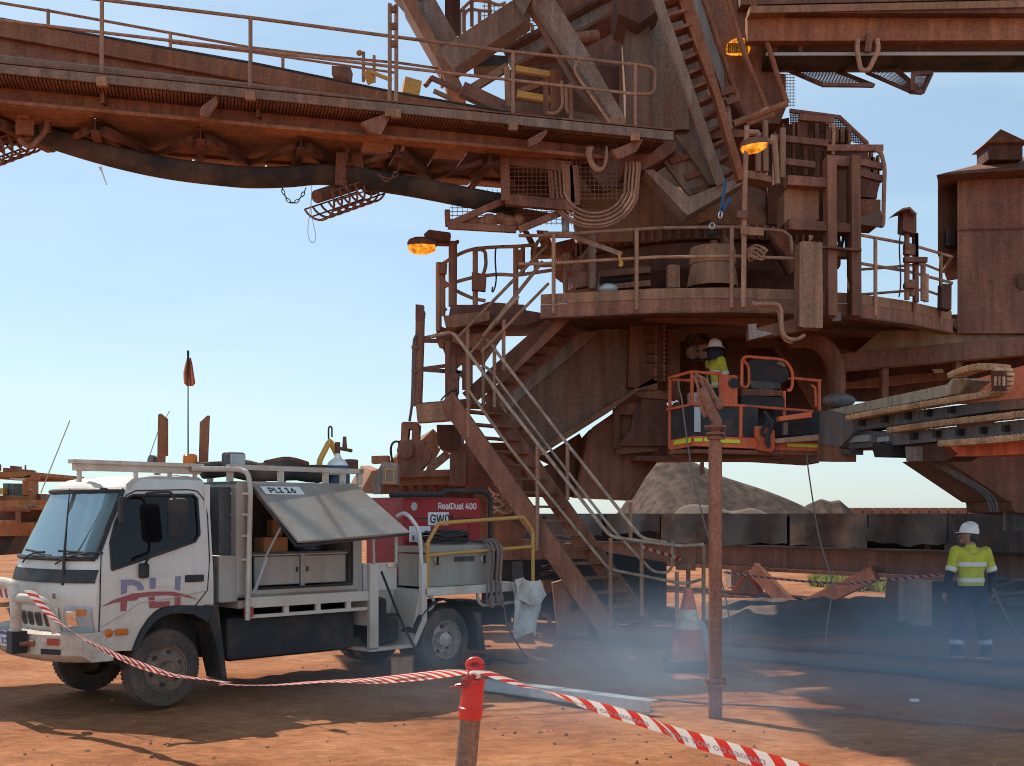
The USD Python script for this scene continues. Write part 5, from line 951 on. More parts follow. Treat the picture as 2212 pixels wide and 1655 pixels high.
# ---------------------------------------------------------------- machinery house and frame right of the tower
mf = TT('machinery_frame', 'rusty frame of posts beams and panels beside the slewing tower', 'frame', base=P(1810, 500, 12.8))
FP(mf, 'panel', a4, [(105, 1240), (140, 1200), (330, 1212), (330, 1420), (155, 1452), (105, 1440)], 12.7, .5, 'tan_steel')
FP(mf, 'beam', a4, [(130, 1130), (385, 1150), (385, 1210), (130, 1192)], 12.55, .3, 'rust'); FP(mf, 'beam', a4, [(135, 1412), (540, 1445), (540, 1500), (135, 1480)], 12.55, .3, 'rust'); FP(mf, 'beam', a4, [(440, 1005), (540, 1010), (540, 1075), (440, 1068)], 12.6, .2, 'rust')
FP(mf, 'panel', a4, [(440, 1070), (540, 1075), (540, 1445), (440, 1437)], 12.8, .3, 'rust'); FP(mf, 'slot', a4, [(330, 1215), (385, 1220), (385, 1430), (330, 1420)], 12.9, .1, 'rust_dark')
for x0_, x1_, yt in ((385, 443, 1000), (540, 598, 1000)):
    p = mf.part('post', M().prism(Q(a4, [(x0_, yt), (x1_, yt + 5), (x1_ + 8, 2040), (x0_ + 6, 2035)], 12.5), (0, .28, 0)), 'rust')
for x, y0_, y1_, w in ((40, 850, 1190, 14), (95, 800, 1200, 12), (160, 790, 1120, 16), (235, 900, 1130, 22), (305, 740, 1140, 26), (375, 745, 1160, 20), (420, 820, 1010, 12), (520, 830, 930, 14), (665, 960, 1350, 16), (710, 1000, 1200, 12)): FP(mf, 'upright', a4, [(x, y0_), (x + w, y0_), (x + w, y1_), (x, y1_)], 13.0 + (x % 3) * .1, .12, 'rust')
for p, q in (((20, 890), (380, 930)), ((60, 1040), (300, 1070)), ((200, 760), (420, 780)), ((380, 960), (740, 960)), ((590, 1120), (740, 1160)), ((590, 1050), (740, 1080))): mf.part('cross_rail', M().bar(P(*a4(*p), 12.95), P(*a4(*q), 12.95), .1, .1), 'rust')
FP(mf, 'back_panel', a3, [(790, 830), (900, 790), (1060, 760), (1060, 1320), (960, 1420), (790, 1400)], 14.9, .2, 'rust_dark')
for p, q in (((905, 780), (910, 1110)), ((965, 880), (985, 1190)), ((880, 905), (970, 920)), ((1020, 830), (1020, 1150)), ((860, 860), (860, 1110))): mf.part('thin_pipe', M().cyl(P(*a3(*p), 12.9), P(*a3(*q), 12.9), .05, n=8), 'rail_pipe')
FP(mf, 'back_panel', a4, [(0, 830), (200, 790), (380, 760), (380, 1450), (0, 1450)], 14.2, .2, 'rust_dark'); FP(mf, 'back_panel', a4, [(390, 935), (640, 930), (650, 1010), (380, 1010)], 13.6, .4, 'rust_dark')
FP(mf, 'pipe_shroud', a3, [(790, 1100), (880, 1110), (960, 1150), (950, 1175), (800, 1150)], 12.9, .4, 'tan_steel')
FP(mf, 'side_cabinet', a4, [(600, 1010), (690, 1015), (730, 1150), (700, 1285), (600, 1275)], 13.2, .6, 'rust'); FP(mf, 'dark_recess', a4, [(602, 1100), (720, 1130), (705, 1280), (602, 1270)], 13.15, .04, 'rust_dark')
FP(mf, 'tan_box', a4, [(602, 1285), (728, 1290), (726, 1450), (602, 1440)], 13.1, .6, 'rust_orange'); FP(mf, 'tray', a4, [(602, 1400), (730, 1360), (740, 1470), (602, 1450)], 13.05, .04, 'grey_brown')
FP(mf, 'small_cabinet', a4, [(190, 790), (255, 790), (255, 890), (190, 890)], 13.1, .3, 'rust')
for x in (395, 430, 470, 510): FP(mf, 'drum_head', a4, [(x, 820), (x + 28, 822), (x + 28, 920), (x, 918)], 13.2, .2, 'rust')
mf.part('guard_hoop', M().tube(rnd([P(*a4(*p), 12.9) for p in ((690, 965), (730, 985), (755, 1080), (750, 1240), (745, 1440), (735, 1465))], .2), .035, 8), 'rail_pipe'); mf.part('guard_hoop', M().tube(rnd([P(*a4(*p), 12.95) for p in ((370, 790), (410, 790), (425, 830), (420, 1000))], .1), .03, 8), 'rail_pipe')
mf.part('cable_bundle', M().tube([P(*a4(450, 1510), 12.7), P(*a4(465, 1600), 12.7)], .03, 5).tube([P(*a4(490, 1505), 12.7), P(*a4(475, 1600), 12.75)], .025, 5).tube([P(*a4(520, 1505), 12.7), P(*a4(525, 1610), 12.7)], .05, 5).tube([P(*a4(505, 1505), 12.7), P(*a4(510, 1600), 12.72)], .04, 5), 'black')
FP(mf, 'bottom_tie', c7, [(470, 395), (810, 420), (810, 440), (470, 410)], 12.45, .1, 'rust'); FP(mf, 'bottom_tie', c7, [(600, 430), (720, 430), (720, 490), (600, 490)], 12.7, .2, 'rust')
FP(mf, 'lower_cabinet', c7, [(395, 265), (520, 275), (520, 300), (400, 320)], 13, .3, 'rust_dark'); FP(mf, 'cowl', c7, [(0, 240), (140, 240), (200, 620), (180, 640), (0, 300)], 13.6, .2, 'rust_dark')
wg = TT('wire_guard', 'wire mesh screen with sloping top above the machinery frame', 'guard', base=P(1830, 270, 13.2))
wm_ = M(); o_ = [(140, 715), (370, 745), (460, 756), (640, 925), (640, 945), (140, 800)]; pg_ = Polygon([a4(*p) for p in o_])
for x in np.arange(1700, 1880, 3.6):
    l = pg_.intersection(shapely.LineString([(x, 0), (x, 600)]))
    if not l.is_empty and l.geom_type == 'LineString': (xa, ya), (xb, yb) = l.coords[0], l.coords[-1]; wm_.bar(P(xa, ya, 13.3), P(xb, yb, 13.3), .012, .012)
for y in np.arange(232, 320, 3.6):
    l = pg_.intersection(shapely.LineString([(1600, y), (2000, y)]))
    if not l.is_empty and l.geom_type == 'LineString': (xa, ya), (xb, yb) = l.coords[0], l.coords[-1]; wm_.bar(P(xa, ya, 13.3), P(xb, yb, 13.3), .012, .012)
wg.part('mesh', wm_, 'rust_dark', kind='stuff'); wg.part('frame', M().tube([P(*a4(*p), 13.25) for p in o_[:5]], .035, 6), 'rust')
tc = TT('tall_cabinet', 'tall flat tan steel cabinet hanging at the right end of the platform rail', 'cabinet', base=P(1752, 705, 12.1))
FP(tc, 'box', c7, [(275, 365), (300, 352), (385, 360), (470, 368), (475, 1105), (310, 1100), (272, 1090)], 12.1, .35, 'tan_steel'); FP(tc, 'bracket_arm', b3, [(800, 30), (1180, -60), (1280, -30), (1280, 20), (1140, 35), (960, 70), (800, 95)], 12.2, .2, 'rust'); FP(tc, 'grey_plate', b3, [(800, -5), (850, -10), (850, 30), (960, 55), (805, 95)], 12.15, .1, 'grey_steel'); FP(tc, 'grey_plate', c7, [(560, 990), (632, 960), (632, 1040), (560, 1045)], 12.6, .1, 'grey_steel')
tc.part('looping_cable', M().tube(smooth_path([P(*c5(*p), 12.15) for p in ((1050, 1060), (1200, 1065), (1290, 1110), (1300, 1280), (1380, 1360), (1485, 1320))], 5), .03, 6), 'rail_pipe'); tc.part('looping_cable', M().tube(smooth_path([P(*c5(*p), 12.2) for p in ((1060, 1085), (1220, 1095), (1275, 1160), (1290, 1300), (1385, 1385))], 5), .025, 6), 'rail_pipe')
bt = TT('platform_clutter', 'dusty boxes, rails and stub post on the platform deck behind the toe board', 'fittings', base=P(1420, 600, 13))
for nm, k, pts, d_, mt in (('rail_cover', c6, [(1730, 610), (2160, 570), (2165, 625), (1730, 665)], 13.2, 'rust'), ('rail_cover', c6, [(1700, 740), (2160, 690), (2170, 740), (1720, 775)], 12.9, 'rust'), ('stub_post', c5, [(355, 745), (400, 738), (455, 748), (455, 930), (355, 930)], 12.8, 'tan_steel'), ('junction_block', c6, [(1540, 620), (1640, 615), (1640, 740), (1520, 760)], 13, 'rust_dark'), ('dark_gap', c6, [(1720, 690), (2000, 640), (2000, 690), (1720, 740)], 13.5, 'black')): FP(bt, nm, k, pts, d_, .2, mt)
bt.part('hoist_mast', M().cyl(P(*c6(1430, 60), 13), P(*c6(1430, 270), 13), .06, n=10), 'galv'); bt.part('hoist_mast', M().cyl(P(*c6(1660, 170), 13), P(*c6(1660, 770), 13), .06, n=10), 'grey_brown'); bt.part('hoist_arm', M().bar(P(*c6(1480, 310), 12.9), P(*c6(1910, 465), 12.5), .07, .07), 'grey_brown'); bt.part('hoist_arm', M().bar(P(*c6(1240, 300), 12.9), P(*c6(1480, 300), 12.9), .06, .09), 'rail_pipe'); bt.part('hoist_brace', M().bar(P(*c6(1470, 640), 13), P(*c6(1670, 420), 13.2), .12, .12), 'rust'); bt.part('yellow_hook', M().tube(rnd([P(*c6(*p), 12.45) for p in ((1905, 450), (1890, 480), (1910, 520), (1895, 570), (1920, 565), (1918, 530))], .05), .018, 6), 'yellow_rail')
bt.part('white_cap', M().ball(P(*c6(1800, 765), 12.7), .12, 2, (1.2, 1, .7)), 'galv', smooth=True)
hs = TT('hose_coil', 'coil of grey brown hoses hanging below the heel of the boom', 'hose', base=P(1285, 400, 12.8))
for i, r in enumerate((.5, .56, .62, .68, .72)): hs.part('hose', M().tube([P(1284, 395, 12.75) + np.array([math.cos(a) * r, .02 * i, math.sin(a) * r * .95 + (.25 if abs(math.cos(a)) > .98 else 0)]) for a in np.linspace(math.pi - .15, 2 * math.pi + .15, 22)], .022, 7), 'rail_pipe', smooth=True)
for i in range(4): hs.part('hose', M().tube(smooth_path([P(*e0(*p), 12.6) for p in ((1510 + i * 14, 1180), (1515 + i * 10, 1290), (1580 + i * 6, 1375 - 8 * i), (1650 - i * 3, 1330), (1660, 1180))], 5), .018, 6), 'rail_pipe', smooth=True)
gb_ = TT('guard_box', 'rusty framed wire mesh box with sloping tray at the belt pulley below the boom', 'guard', base=P(1150, 400, 12.8))
for p, q in (((840, 1240), (850, 1620)), ((840, 1290), (1370, 1350)), ((1350, 1340), (1370, 1640)), ((850, 1610), (1400, 1660)), ((1400, 1340), (1410, 1660))): gb_.part('frame_bar', M().bar(P(*e0(*p), 12.8), P(*e0(*q), 12.8), .14, .16), 'rust')
mm = M(); mm.mesh(P(*e0(865, 1615), 12.75), np.array([1., 0, 0]), np.array([0, 0, 1.]), 1.75, 1.15, .07, .008); gb_.part('wire_mesh', mm, 'rust', kind='stuff'); FP(gb_, 'dark_inside', e0, [(870, 1330), (1350, 1370), (1360, 1620), (870, 1600)], 13.6, .1, 'rust_dark')
for p, q in (((305, 1360), (310, 1460)), ((310, 1460), (750, 1485)), ((310, 1455), (690, 1290)), ((770, 1485), (1100, 1350))): gb_.part('tray_bar', M().bar(P(*a2(*p), 12.8), P(*a2(*q), 12.9), .08, .1), 'rust')
mm = M(); mm.mesh(P(*a2(320, 1455), 13.0), np.array([1., 0, 0]), N([0, .5, 1]), 2.3, .75, .08, .008); gb_.part('tray_mesh', mm, 'rust_dark', kind='stuff')
mm = M(); [mm.ball(P(*a2(360 + 40 * i + 9 * (i % 3), 1440 - 9 * (i % 4)), 12.95), .07 + .03 * (i % 3), 1) for i in range(11)]; gb_.part('caught_ore', mm, 'stone', kind='stuff')
FP(gb_, 'tray_back', a2, [(700, 1330), (1000, 1380), (1080, 1360), (800, 1480), (700, 1480)], 13.4, .1, 'rust')
hx = TT('hooded_switch', 'small box with gabled hood on a post in front of the right sky gap', 'switch box', base=P(1963, 640, 13))
FP(hx, 'box', a4, [(875, 1365), (915, 1345), (960, 1385), (960, 1510), (870, 1490)], 12.9, .25, 'rust'); FP(hx, 'hood', a4, [(828, 1372), (870, 1345), (918, 1336), (965, 1382), (958, 1388), (915, 1348), (872, 1356)], 12.8, .4, 'tan_steel'); FP(hx, 'post', a4, [(945, 1505), (972, 1508), (975, 1710), (950, 1710)], 13, .1, 'rust'); FP(hx, 'post', c7, [(1260, 280), (1300, 285), (1305, 880), (1275, 870)], 13.0, .1, 'rust')
FP(hx, 'side_plate', c7, [(1505, 722), (1588, 725), (1585, 950), (1500, 930)], 13.4, .2, 'rust_dark')
for y in (405, 450, 515, 740): hx.part('bracket', M().bar(P(*c7(1175, y), 12.95), P(*c7(1370 if y == 515 else 1265, y + 5), 12.95), .1, .08), 'rust')
for x, y0_, y1_ in ((1200, 285, 860), (1245, 690, 830), (1340, 560, 870), (1365, 640, 880)): hx.part('pipe', M().cyl(P(*c7(x, y0_), 13.0), P(*c7(x, y1_), 13.0), .045, n=8), 'rail_pipe')
hx.part('lead', M().tube(smooth_path([P(*c7(*p), 12.85) for p in ((1150, 260), (1135, 450), (1145, 650), (1130, 840))], 4), .012, 5), 'black')
sh_ = TT('transfer_house', 'brown steel clad transfer house with vented roof at the right edge', 'house', base=P(2100, 690, 14.2))
rq = lambda x, y, d: P(x, y, d)
for nm, pts, d_, vec, mt in (('front_wall', [(2068, 390), (2420, 375), (2420, 720), (2068, 720)], 14.2, (.9, 2.0, 0), 'rust'), ('side_wall', [(2026, 380), (2075, 380), (2075, 545), (2026, 552)], 14.5, (1., 2.2, 0), 'rust_dark')): sh_.part(nm, M().prism(Q(D, pts, d_), vec), mt)
FP(sh_, 'panel_seam', D, [(2068, 495), (2420, 486), (2420, 488), (2068, 497)], 14.17, .02, 'rust_dark')
e_ = [P(2023, 378, 13.9), P(2430, 352, 13.9), P(2430, 352, 13.9) + [1.4, 3.2, 0], P(2023, 378, 13.9) + [1.4, 3.2, 0]]; r_ = [P(2148, 322, 14.3) + [.3, .6, 0], P(2330, 305, 14.3) + [.3, .6, 0]]
sh_.part('roof', M().add(np.array(e_ + r_), [(0, 1, 5), (0, 5, 4), (1, 2, 5), (2, 3, 4), (2, 4, 5), (3, 0, 4), (0, 2, 1), (0, 3, 2)]), 'rust')
vb = P(2172, 332, 14.2); sh_.part('roof_vent', M().box(vb + [-.3, 0, -.1], vb + [.3, .5, .2]), 'rust_dark'); e_ = [vb + np.array(q) for q in ((-.36, -.1, .17), (.36, -.1, .17), (.36, .6, .17), (-.36, .6, .17), (0, .2, .5))]
sh_.part('vent_cap', M().add(e_, [(0, 1, 4), (1, 2, 4), (2, 3, 4), (3, 0, 4), (0, 2, 1), (0, 3, 2)]), 'rust')
FP(sh_, 'porthole', D, [(2196, 600), (2204, 590), (2216, 590), (2216, 625), (2204, 625), (2196, 615)], 14.18, .05, 'rust_dark'); FP(sh_, 'wall_box', D, [(2046, 495), (2066, 495), (2066, 530), (2046, 530)], 14.4, .1, 'black')
# ---------------------------------------------------------------- overhead gantry at top right
og = TT('overhead_gantry', 'rust coloured overhead conveyor gantry crossing the top right corner', 'gantry', base=P(1900, 80, 13))
FP(og, 'light_flange', D, [(1620, 13), (2900, -15), (2900, 0), (1620, 28)], 12.8, .25, 'tan_steel'); FP(og, 'main_beam', D, [(1615, 29), (2900, 5), (2900, 85), (1615, 88)], 12.95, .2, 'rust_orange'); FP(og, 'upper_deck', D, [(1600, -80), (2900, -90), (2900, -18), (1600, 10)], 13.2, 2.5, 'rust')
og.part('under_deck', M().bar(P(1640, 84, 13.6), P(2900, 84, 13.6), 2.2, .1), 'rust_dark'); og.part('rear_beam', M().bar(P(1640, 105, 15), P(2900, 105, 15), .2, .5), 'rust_dark')
for x in (1675, 1730, 1985): og.part('hanger', M().bar(P(x, 84, 13.1), P(x - 2, 130, 13.2), .06, .06), 'rust')
og.part('v_hanger', M().tube(rnd([P(*a4(*p), 12.9) for p in ((580, 250), (575, 330), (600, 455), (650, 455), (715, 320), (705, 250))], .08), .04, 8), 'rail_pipe'); FP(og, 'hanger_strap', a4, [(640, 215), (685, 220), (665, 335), (625, 330)], 12.9, .06, 'rust')
solo('gantry_belt', 'dark belt hanging below the overhead gantry at top right', 'conveyor belt', M().tube([P(x, 134, 13.3) for x in np.linspace(1650, 2900, 14)], .34, 14, flat=.34), 'rubber', smooth=True)
og.part('belt_edge_rail', M().tube([P(1655, 117, 13.02), P(2900, 114, 13.02)], .03, 6), 'galv')
def guardpan(label, pts, d_):
    t = TT('belt_guard', label, 'belt guard', base=P(*a4(*pts[0]), d_[0])); c = [P(*a4(*p), e) for p, e in zip(pts, d_)]; m = M()
    for i in range(4): t.part('frame_bar', M().bar(c[i], c[(i + 1) % 4], .06, .06), 'rust_dark')
    n1 = 15
    for i in range(1, n1): f = i / n1; m.bar(c[0] + (c[3] - c[0]) * f, c[1] + (c[2] - c[1]) * f, .008, .008); m.bar(c[0] + (c[1] - c[0]) * f, c[3] + (c[2] - c[3]) * f, .008, .008)
    t.part('wire', m, 'rust_dark', kind='stuff')
guardpan('long sloping wire mesh tray under the gantry belt', [(95, 438), (350, 548), (680, 552), (400, 440)], (13.6, 12.9, 12.9, 13.6)); guardpan('wire mesh basket under the right hand gantry belt', [(640, 470), (920, 592), (995, 598), (720, 350)], (13.3, 12.9, 12.9, 13.5)); guardpan('small upright mesh end of the gantry guard', [(935, 480), (935, 590), (995, 598), (1055, 470)], (12.9, 12.85, 13.0, 13.1))
# ---------------------------------------------------------------- tripper behind the lift boom
tr = TT('belt_tripper', 'dark plated tripper structure with a broad dusty cover sheet at right', 'tripper', base=P(2000, 800, 14.6))
sv = [P(*d5(*p), e) for p, e in (((250, 645), 14.25), ((450, 470), 15.0), ((890, 375), 15.3), ((2800, 205), 15.3), ((2800, 370), 14.25))]
tr.part('cover_sheet', M().prism([P(*d5(*p), 14.3) for p in ((250, 645), (450, 470), (890, 375), (2800, 205), (2800, 395))], (0, .05, 0)), 'sheet')
FP(tr, 'side_beam', d5, [(80, 655), (2800, 398), (2800, 560), (120, 790)], 14.2, .3, 'rust'); FP(tr, 'top_body', d5, [(60, 590), (0, 420), (450, 395), (640, 430), (450, 480), (250, 640)], 14.9, 2.5, 'rust_dark'); FP(tr, 'back_plate', d5, [(100, 700), (2800, 500), (2800, 1100), (100, 1040)], 16.0, .1, 'rust_dark'); FP(tr, 'inner_beam', d5, [(120, 900), (470, 840), (1090, 800), (1090, 850), (470, 920), (120, 935)], 15.4, .2, 'rust')
for x0_, x1_, y0_, y1_ in ((475, 527, 745, 1020), (1085, 1130, 690, 860)): FP(tr, 'post', d5, [(x0_, y0_), (x1_, y0_ - 5), (x1_, y1_), (x0_, y1_)], 14.3, .2, 'rust')
FP(tr, 'roof_mass', D, [(1830, 690), (2900, 640), (2900, 700), (1830, 720)], 15.4, 3.5, 'rust_dark')
FP(tr, 'top_hatch', c7, [(640, 1035), (830, 1000), (880, 1040), (640, 1050)], 14.7, .2, 'sheet'); FP(tr, 'light_slot', D, [(2013, 797), (2036, 797), (2042, 813), (2020, 808)], 15.9, .02, 'print_white')
tr.part('arch_pipe', M().tube(smooth_path([P(*b3(*p), 14.2) for p in ((1060, 95), (1200, 95), (1300, 150), (1355, 260), (1365, 400), (1350, 540))], 5), .16, 10), 'rust', smooth=True)
FP(tr, 'round_shroud', b3, [(980, 130), (1120, 100), (1260, 170), (1330, 300), (1340, 560), (1260, 560), (1050, 220)], 15, .3, 'rust_dark'); FP(tr, 'pale_reflector', b3, [(985, 240), (1010, 236), (1045, 262), (1000, 258)], 13.6, .05, 'sheet')
hpq = b4; FP(tr, 'hopper', b4, [(1120, 850), (1700, 780), (2600, 780), (2600, 1300), (1600, 1210), (1580, 1190), (1575, 1140), (1545, 1135)], 11.2, 1.6, 'rust_dark')
tr.part('hopper_leg', M().cyl(P(*b4(1640, 1140), 11.5), P(*b4(1640, 1330), 11.5), .25, n=14), 'grey_dark')
for o in (0, 22, 48): tr.part('hydraulic_hose', M().tube(smooth_path([P(*b4(*p), 11.0) for p in ((1035 + o, 870), (1200 + o, 975), (1330 + o, 1050), (1410 + o, 1120), (1440 + o * .8, 1210))], 5), .018, 7), 'grey_dark', smooth=True)
# ---------------------------------------------------------------- boom lift
ev0 = P(1775, HY, 12.6); ev1 = P(2212, HY, 9.6); EU = N(ev1 - ev0); EN = N(np.array([-EU[1], EU[0], 0.])); EN = EN if EN[1] > 0 else -EN
ep = plane(ev0, EN)
bl_t = TT('boom_lift', 'orange and black telescopic boom lift reaching in from the right with its basket raised', 'boom lift', base=ep(1780, 930))
def EP(name, k, pts, off, th, mat, label=None): return bl_t.part(name, M().prism([ep(*k(*p), off) for p in pts], EN * th), mat, label)
EP('upper_boom', d5, [(0, 1125), (560, 1000), (1010, 905), (1040, 870), (1070, 850), (1190, 870), (1030, 995), (600, 1075), (0, 1185)], 0, .35, 'lift_tan')
EP('knee_bracket', d5, [(1022, 990), (1060, 872), (1190, 862), (1100, 985)], -.04, .04, 'sheet')
bl_t.part('turret_side', M().prism([ep(*d5(*p), .5 + .9 * (1060 - p[1]) / 300 * .35) for p in ((1150, 900), (1190, 875), (1647, 745), (2600, 480), (2600, 1100), (1647, 1050), (1290, 1050), (1160, 1060))], EN * .5), 'lift_orange')
EP('turret_strip', d5, [(1060, 1190), (1400, 1130), (1420, 1200), (1100, 1280)], .45, .1, 'lift_orange')
EP('boom_section', d5, [(200, 1200), (320, 1175), (1370, 1045), (1460, 1040), (1460, 1115), (260, 1290), (205, 1260)], .02, .35, 'boom_grey')
EP('boom_section', d5, [(1455, 1035), (2600, 930), (2600, 1020), (1450, 1120)], .015, .3, 'grey_brown')
EP('boom_section', d5, [(530, 1310), (1647, 1195), (2600, 1110), (2600, 1240), (1647, 1310), (560, 1410)], .02, .35, 'boom_grey')
EP('boom_base', d5, [(980, 1395), (2600, 1300), (2600, 1500), (1647, 1480), (1250, 1500), (1000, 1500)], .1, .5, 'lift_orange')
EP('boom_head', d5, [(0, 1190), (210, 1160), (230, 1280), (560, 1300), (560, 1395), (400, 1420), (220, 1440), (110, 1410), (0, 1400)], .1, .35, 'boom_grey')
EP('head_casting', d5, [(-45, 1130), (30, 1120), (130, 1140), (220, 1165), (235, 1300), (120, 1425), (-45, 1400)], -.02, .3, 'boom_grey'); EP('silver_rod', d5, [(140, 1345), (360, 1320), (360, 1375), (140, 1390)], .05, .06, 'galv'); EP('silver_rod', d5, [(430, 1345), (530, 1330), (530, 1375), (430, 1385)], .05, .06, 'galv')
EP('jib_pivot', d5, [(-60, 1365), (115, 1370), (115, 1545), (-60, 1545)], .0, .3, 'rust'); EP('pivot_step', d5, [(115, 1440), (220, 1440), (220, 1488), (115, 1480)], .05, .2, 'grey_dark')
EP('end_boss', d5, [(390, 1385), (560, 1410), (545, 1500), (520, 1512), (410, 1508), (395, 1450)], .0, .3, 'black'); EP('grey_valve_box', d5, [(665, 1420), (755, 1420), (760, 1540), (672, 1540)], .0, .3, 'grey_steel'); EP('lower_gear', d5, [(740, 1400), (1000, 1390), (1100, 1480), (1000, 1540), (760, 1545)], .1, .4, 'rust_dark'); EP('under_boom', d5, [(0, 1400), (700, 1380), (1000, 1390), (700, 1450), (200, 1450), (0, 1470)], .2, .3, 'rust_dark')
def chainrun(pts, w, h, seg, off, nm):
    p = rnd([ep(*d5(*q), off) for q in pts], .15, 6); L_ = np.concatenate([[0], np.cumsum(np.linalg.norm(np.diff(p, axis=0), axis=1))]); n = int(L_[-1] / seg); m = M()
    at = lambda s_: np.array([np.interp(s_, L_, p[:, j]) for j in range(3)])
    for i in range(n):
        a, b = at(i * seg + .006), at((i + 1) * seg - .006); m.bar(a, b, w, h * (1 if i % 2 else .9), np.cross(N(b - a), EN)); c = (a + b) / 2 - EN * w * .5; m.bar(a * .7 + b * .3 - EN * w * .52, a * .3 + b * .7 - EN * w * .52, .02, h * .5, np.cross(N(b - a), EN))
    bl_t.part(nm, m, 'track_link', kind='stuff')
chainrun([(1075, 835), (1200, 780), (1340, 755), (1470, 765), (1490, 830), (1470, 940), (1400, 985), (1050, 1040), (560, 1120), (215, 1185)], .22, .078, .05, -.1, 'cable_track')
chainrun([(560, 1285), (1000, 1225), (1647, 1155), (2500, 1060)], .2, .078, .05, -.1, 'cable_track'); chainrun([(985, 1395), (1300, 1375), (1647, 1345), (2500, 1250)], .2, .078, .05, -.1, 'cable_track')
EP('track_window', d5, [(1372, 790), (1490, 800), (1490, 960), (1378, 960)], -.24, .03, 'rust_dark')
for i in range(3): EP('window_bar', d5, [(1400 + i * 34, 840), (1412 + i * 34, 840), (1412 + i * 34, 915), (1400 + i * 34, 915)], -.26, .02, 'track_link')
for k in range(5): x = 270 + k * 190 - 20 * (k > 2); y = 1215 - .14 * (x - 270); EP('track_bracket', d5, [(x, y - 22), (x + 28, y - 26), (x + 28, y + 30), (x, y + 32)], -.06, .08, 'black')
for k in range(5): x = 700 + k * 190; y = 1330 - .085 * (x - 700); EP('track_bracket', d5, [(x, y - 24), (x + 28, y - 26), (x + 28, y + 30), (x, y + 32)], -.06, .08, 'black')
bl_t.part('head_cowl', M().ball(ep(*d5(110, 1040), +.15), .2, 2, (1.3, 1, .6)), 'grey_dark', smooth=True)
# basket
BD = 13.0
def BP(name, pts, d_, th, mat, label=None): return bl_t.part(name, M().prism(Q(d4, pts, d_), (0, th, 0)), mat, label)
def BTu(name, pts, ds, r=.022, mat='lift_orange', rr=0): c = [P(*d4(*p), e) for p, e in zip(pts, ds)]; return bl_t.part(name, M().tube(rnd(c, rr) if rr else c, r, 8), mat, smooth=50)
LF = 12.75
BTu('basket_rail', [(188, 668), (420, 602), (730, 625)], [BD, LF, LF], .026); BTu('basket_rail', [(190, 685), (530, 692)], [BD, LF + .4]); BTu('basket_rail', [(175, 990), (430, 935), (930, 947), (1660, 1005)], [BD, LF, LF, BD], .024); BTu('basket_rail', [(1450, 668), (1742, 696)], [BD, BD], .026)
BTu('basket_rail', [(700, 625), (930, 660), (1450, 672)], [LF + .9, LF + .9, LF + .9], .022); BTu('basket_rail', [(190, 668), (420, 700)], [BD, LF + .9], .022)
for x, y0_, y1_, e in ((202, 668, 1390, BD), (426, 605, 940, LF), (1722, 692, 1000, BD), (925, 948, 1270, LF), (1365, 800, 1050, BD)): BTu('basket_post', [(x, y0_), (x, y1_)], [e, e], .03)
BTu('basket_post', [(1640, 740), (1680, 760), (1690, 960)], [BD] * 3, .022, rr=.1)
bl_t.part('mesh_side', M().prism([P(*d4(*p), e) for p, e in (((200, 990), BD), ((430, 940), LF), ((430, 1250), LF), ((200, 1300), BD))], (.01, .02, 0)), 'black'); BP('mesh_front', [(430, 940), (930, 952), (1100, 965), (1100, 1275), (430, 1250)], LF, .02, 'black'); BP('mesh_front', [(1100, 965), (1660, 1010), (1740, 1010), (1740, 1320), (1260, 1310), (1100, 1275)], BD + .3, .02, 'black')
bl_t.part('kick_board', M().prism([P(*d4(*p), e) for p, e in (((195, 1302), BD), ((440, 1255), LF), ((440, 1358), LF), ((205, 1402), BD))], (.01, .05, 0)), 'lift_orange'); BP('kick_board', [(440, 1255), (1095, 1278), (1100, 1388), (440, 1358)], LF, .05, 'lift_orange'); BP('kick_board', [(1265, 1310), (1755, 1328), (1750, 1412), (1260, 1402)], LF, .05, 'lift_orange')
bl_t.part('basket_floor', M().prism([P(*d4(205, 1400), BD), P(*d4(440, 1356), LF), P(*d4(1750, 1400), LF), P(*d4(1750, 1400), LF) + [0, 1.1, 0], P(*d4(440, 1356), LF) + [-.2, 1.1, 0]], (0, 0, -.06)), 'rust')
BP('underframe', [(210, 1405), (450, 1365), (1100, 1392), (1750, 1415), (1620, 1440), (1190, 1475), (500, 1500), (300, 1480)], LF + .25, .5, 'rust')
for a in ([(212, 1312), (420, 1275), (420, 1325), (212, 1352)],): bl_t.part('reflective_strip', M().prism([P(*d4(*p), e) for p, e in zip(a, (BD, LF, LF, BD))], (-.008, -.008, 0)), 'hv_yellow')
for a in ([(450, 1280), (535, 1276), (535, 1312), (450, 1316)], [(553, 1276), (600, 1276), (600, 1312), (553, 1312)], [(710, 1288), (918, 1296), (918, 1332), (710, 1324)], [(1395, 1330), (1585, 1338), (1585, 1370), (1395, 1362)], [(1592, 1340), (1748, 1346), (1748, 1380), (1592, 1372)]): BP('reflective_strip', a, LF - .01, .008, 'hv_yellow')
BP('control_panel', [(703, 628), (890, 640), (890, 940), (708, 935)], LF, .08, 'lift_orange'); c = P(*d4(850, 720), LF); bl_t.part('panel_hole', M().cyl(c + [0, -.01, 0], c + [0, .02, 0], .085, n=18), 'black')
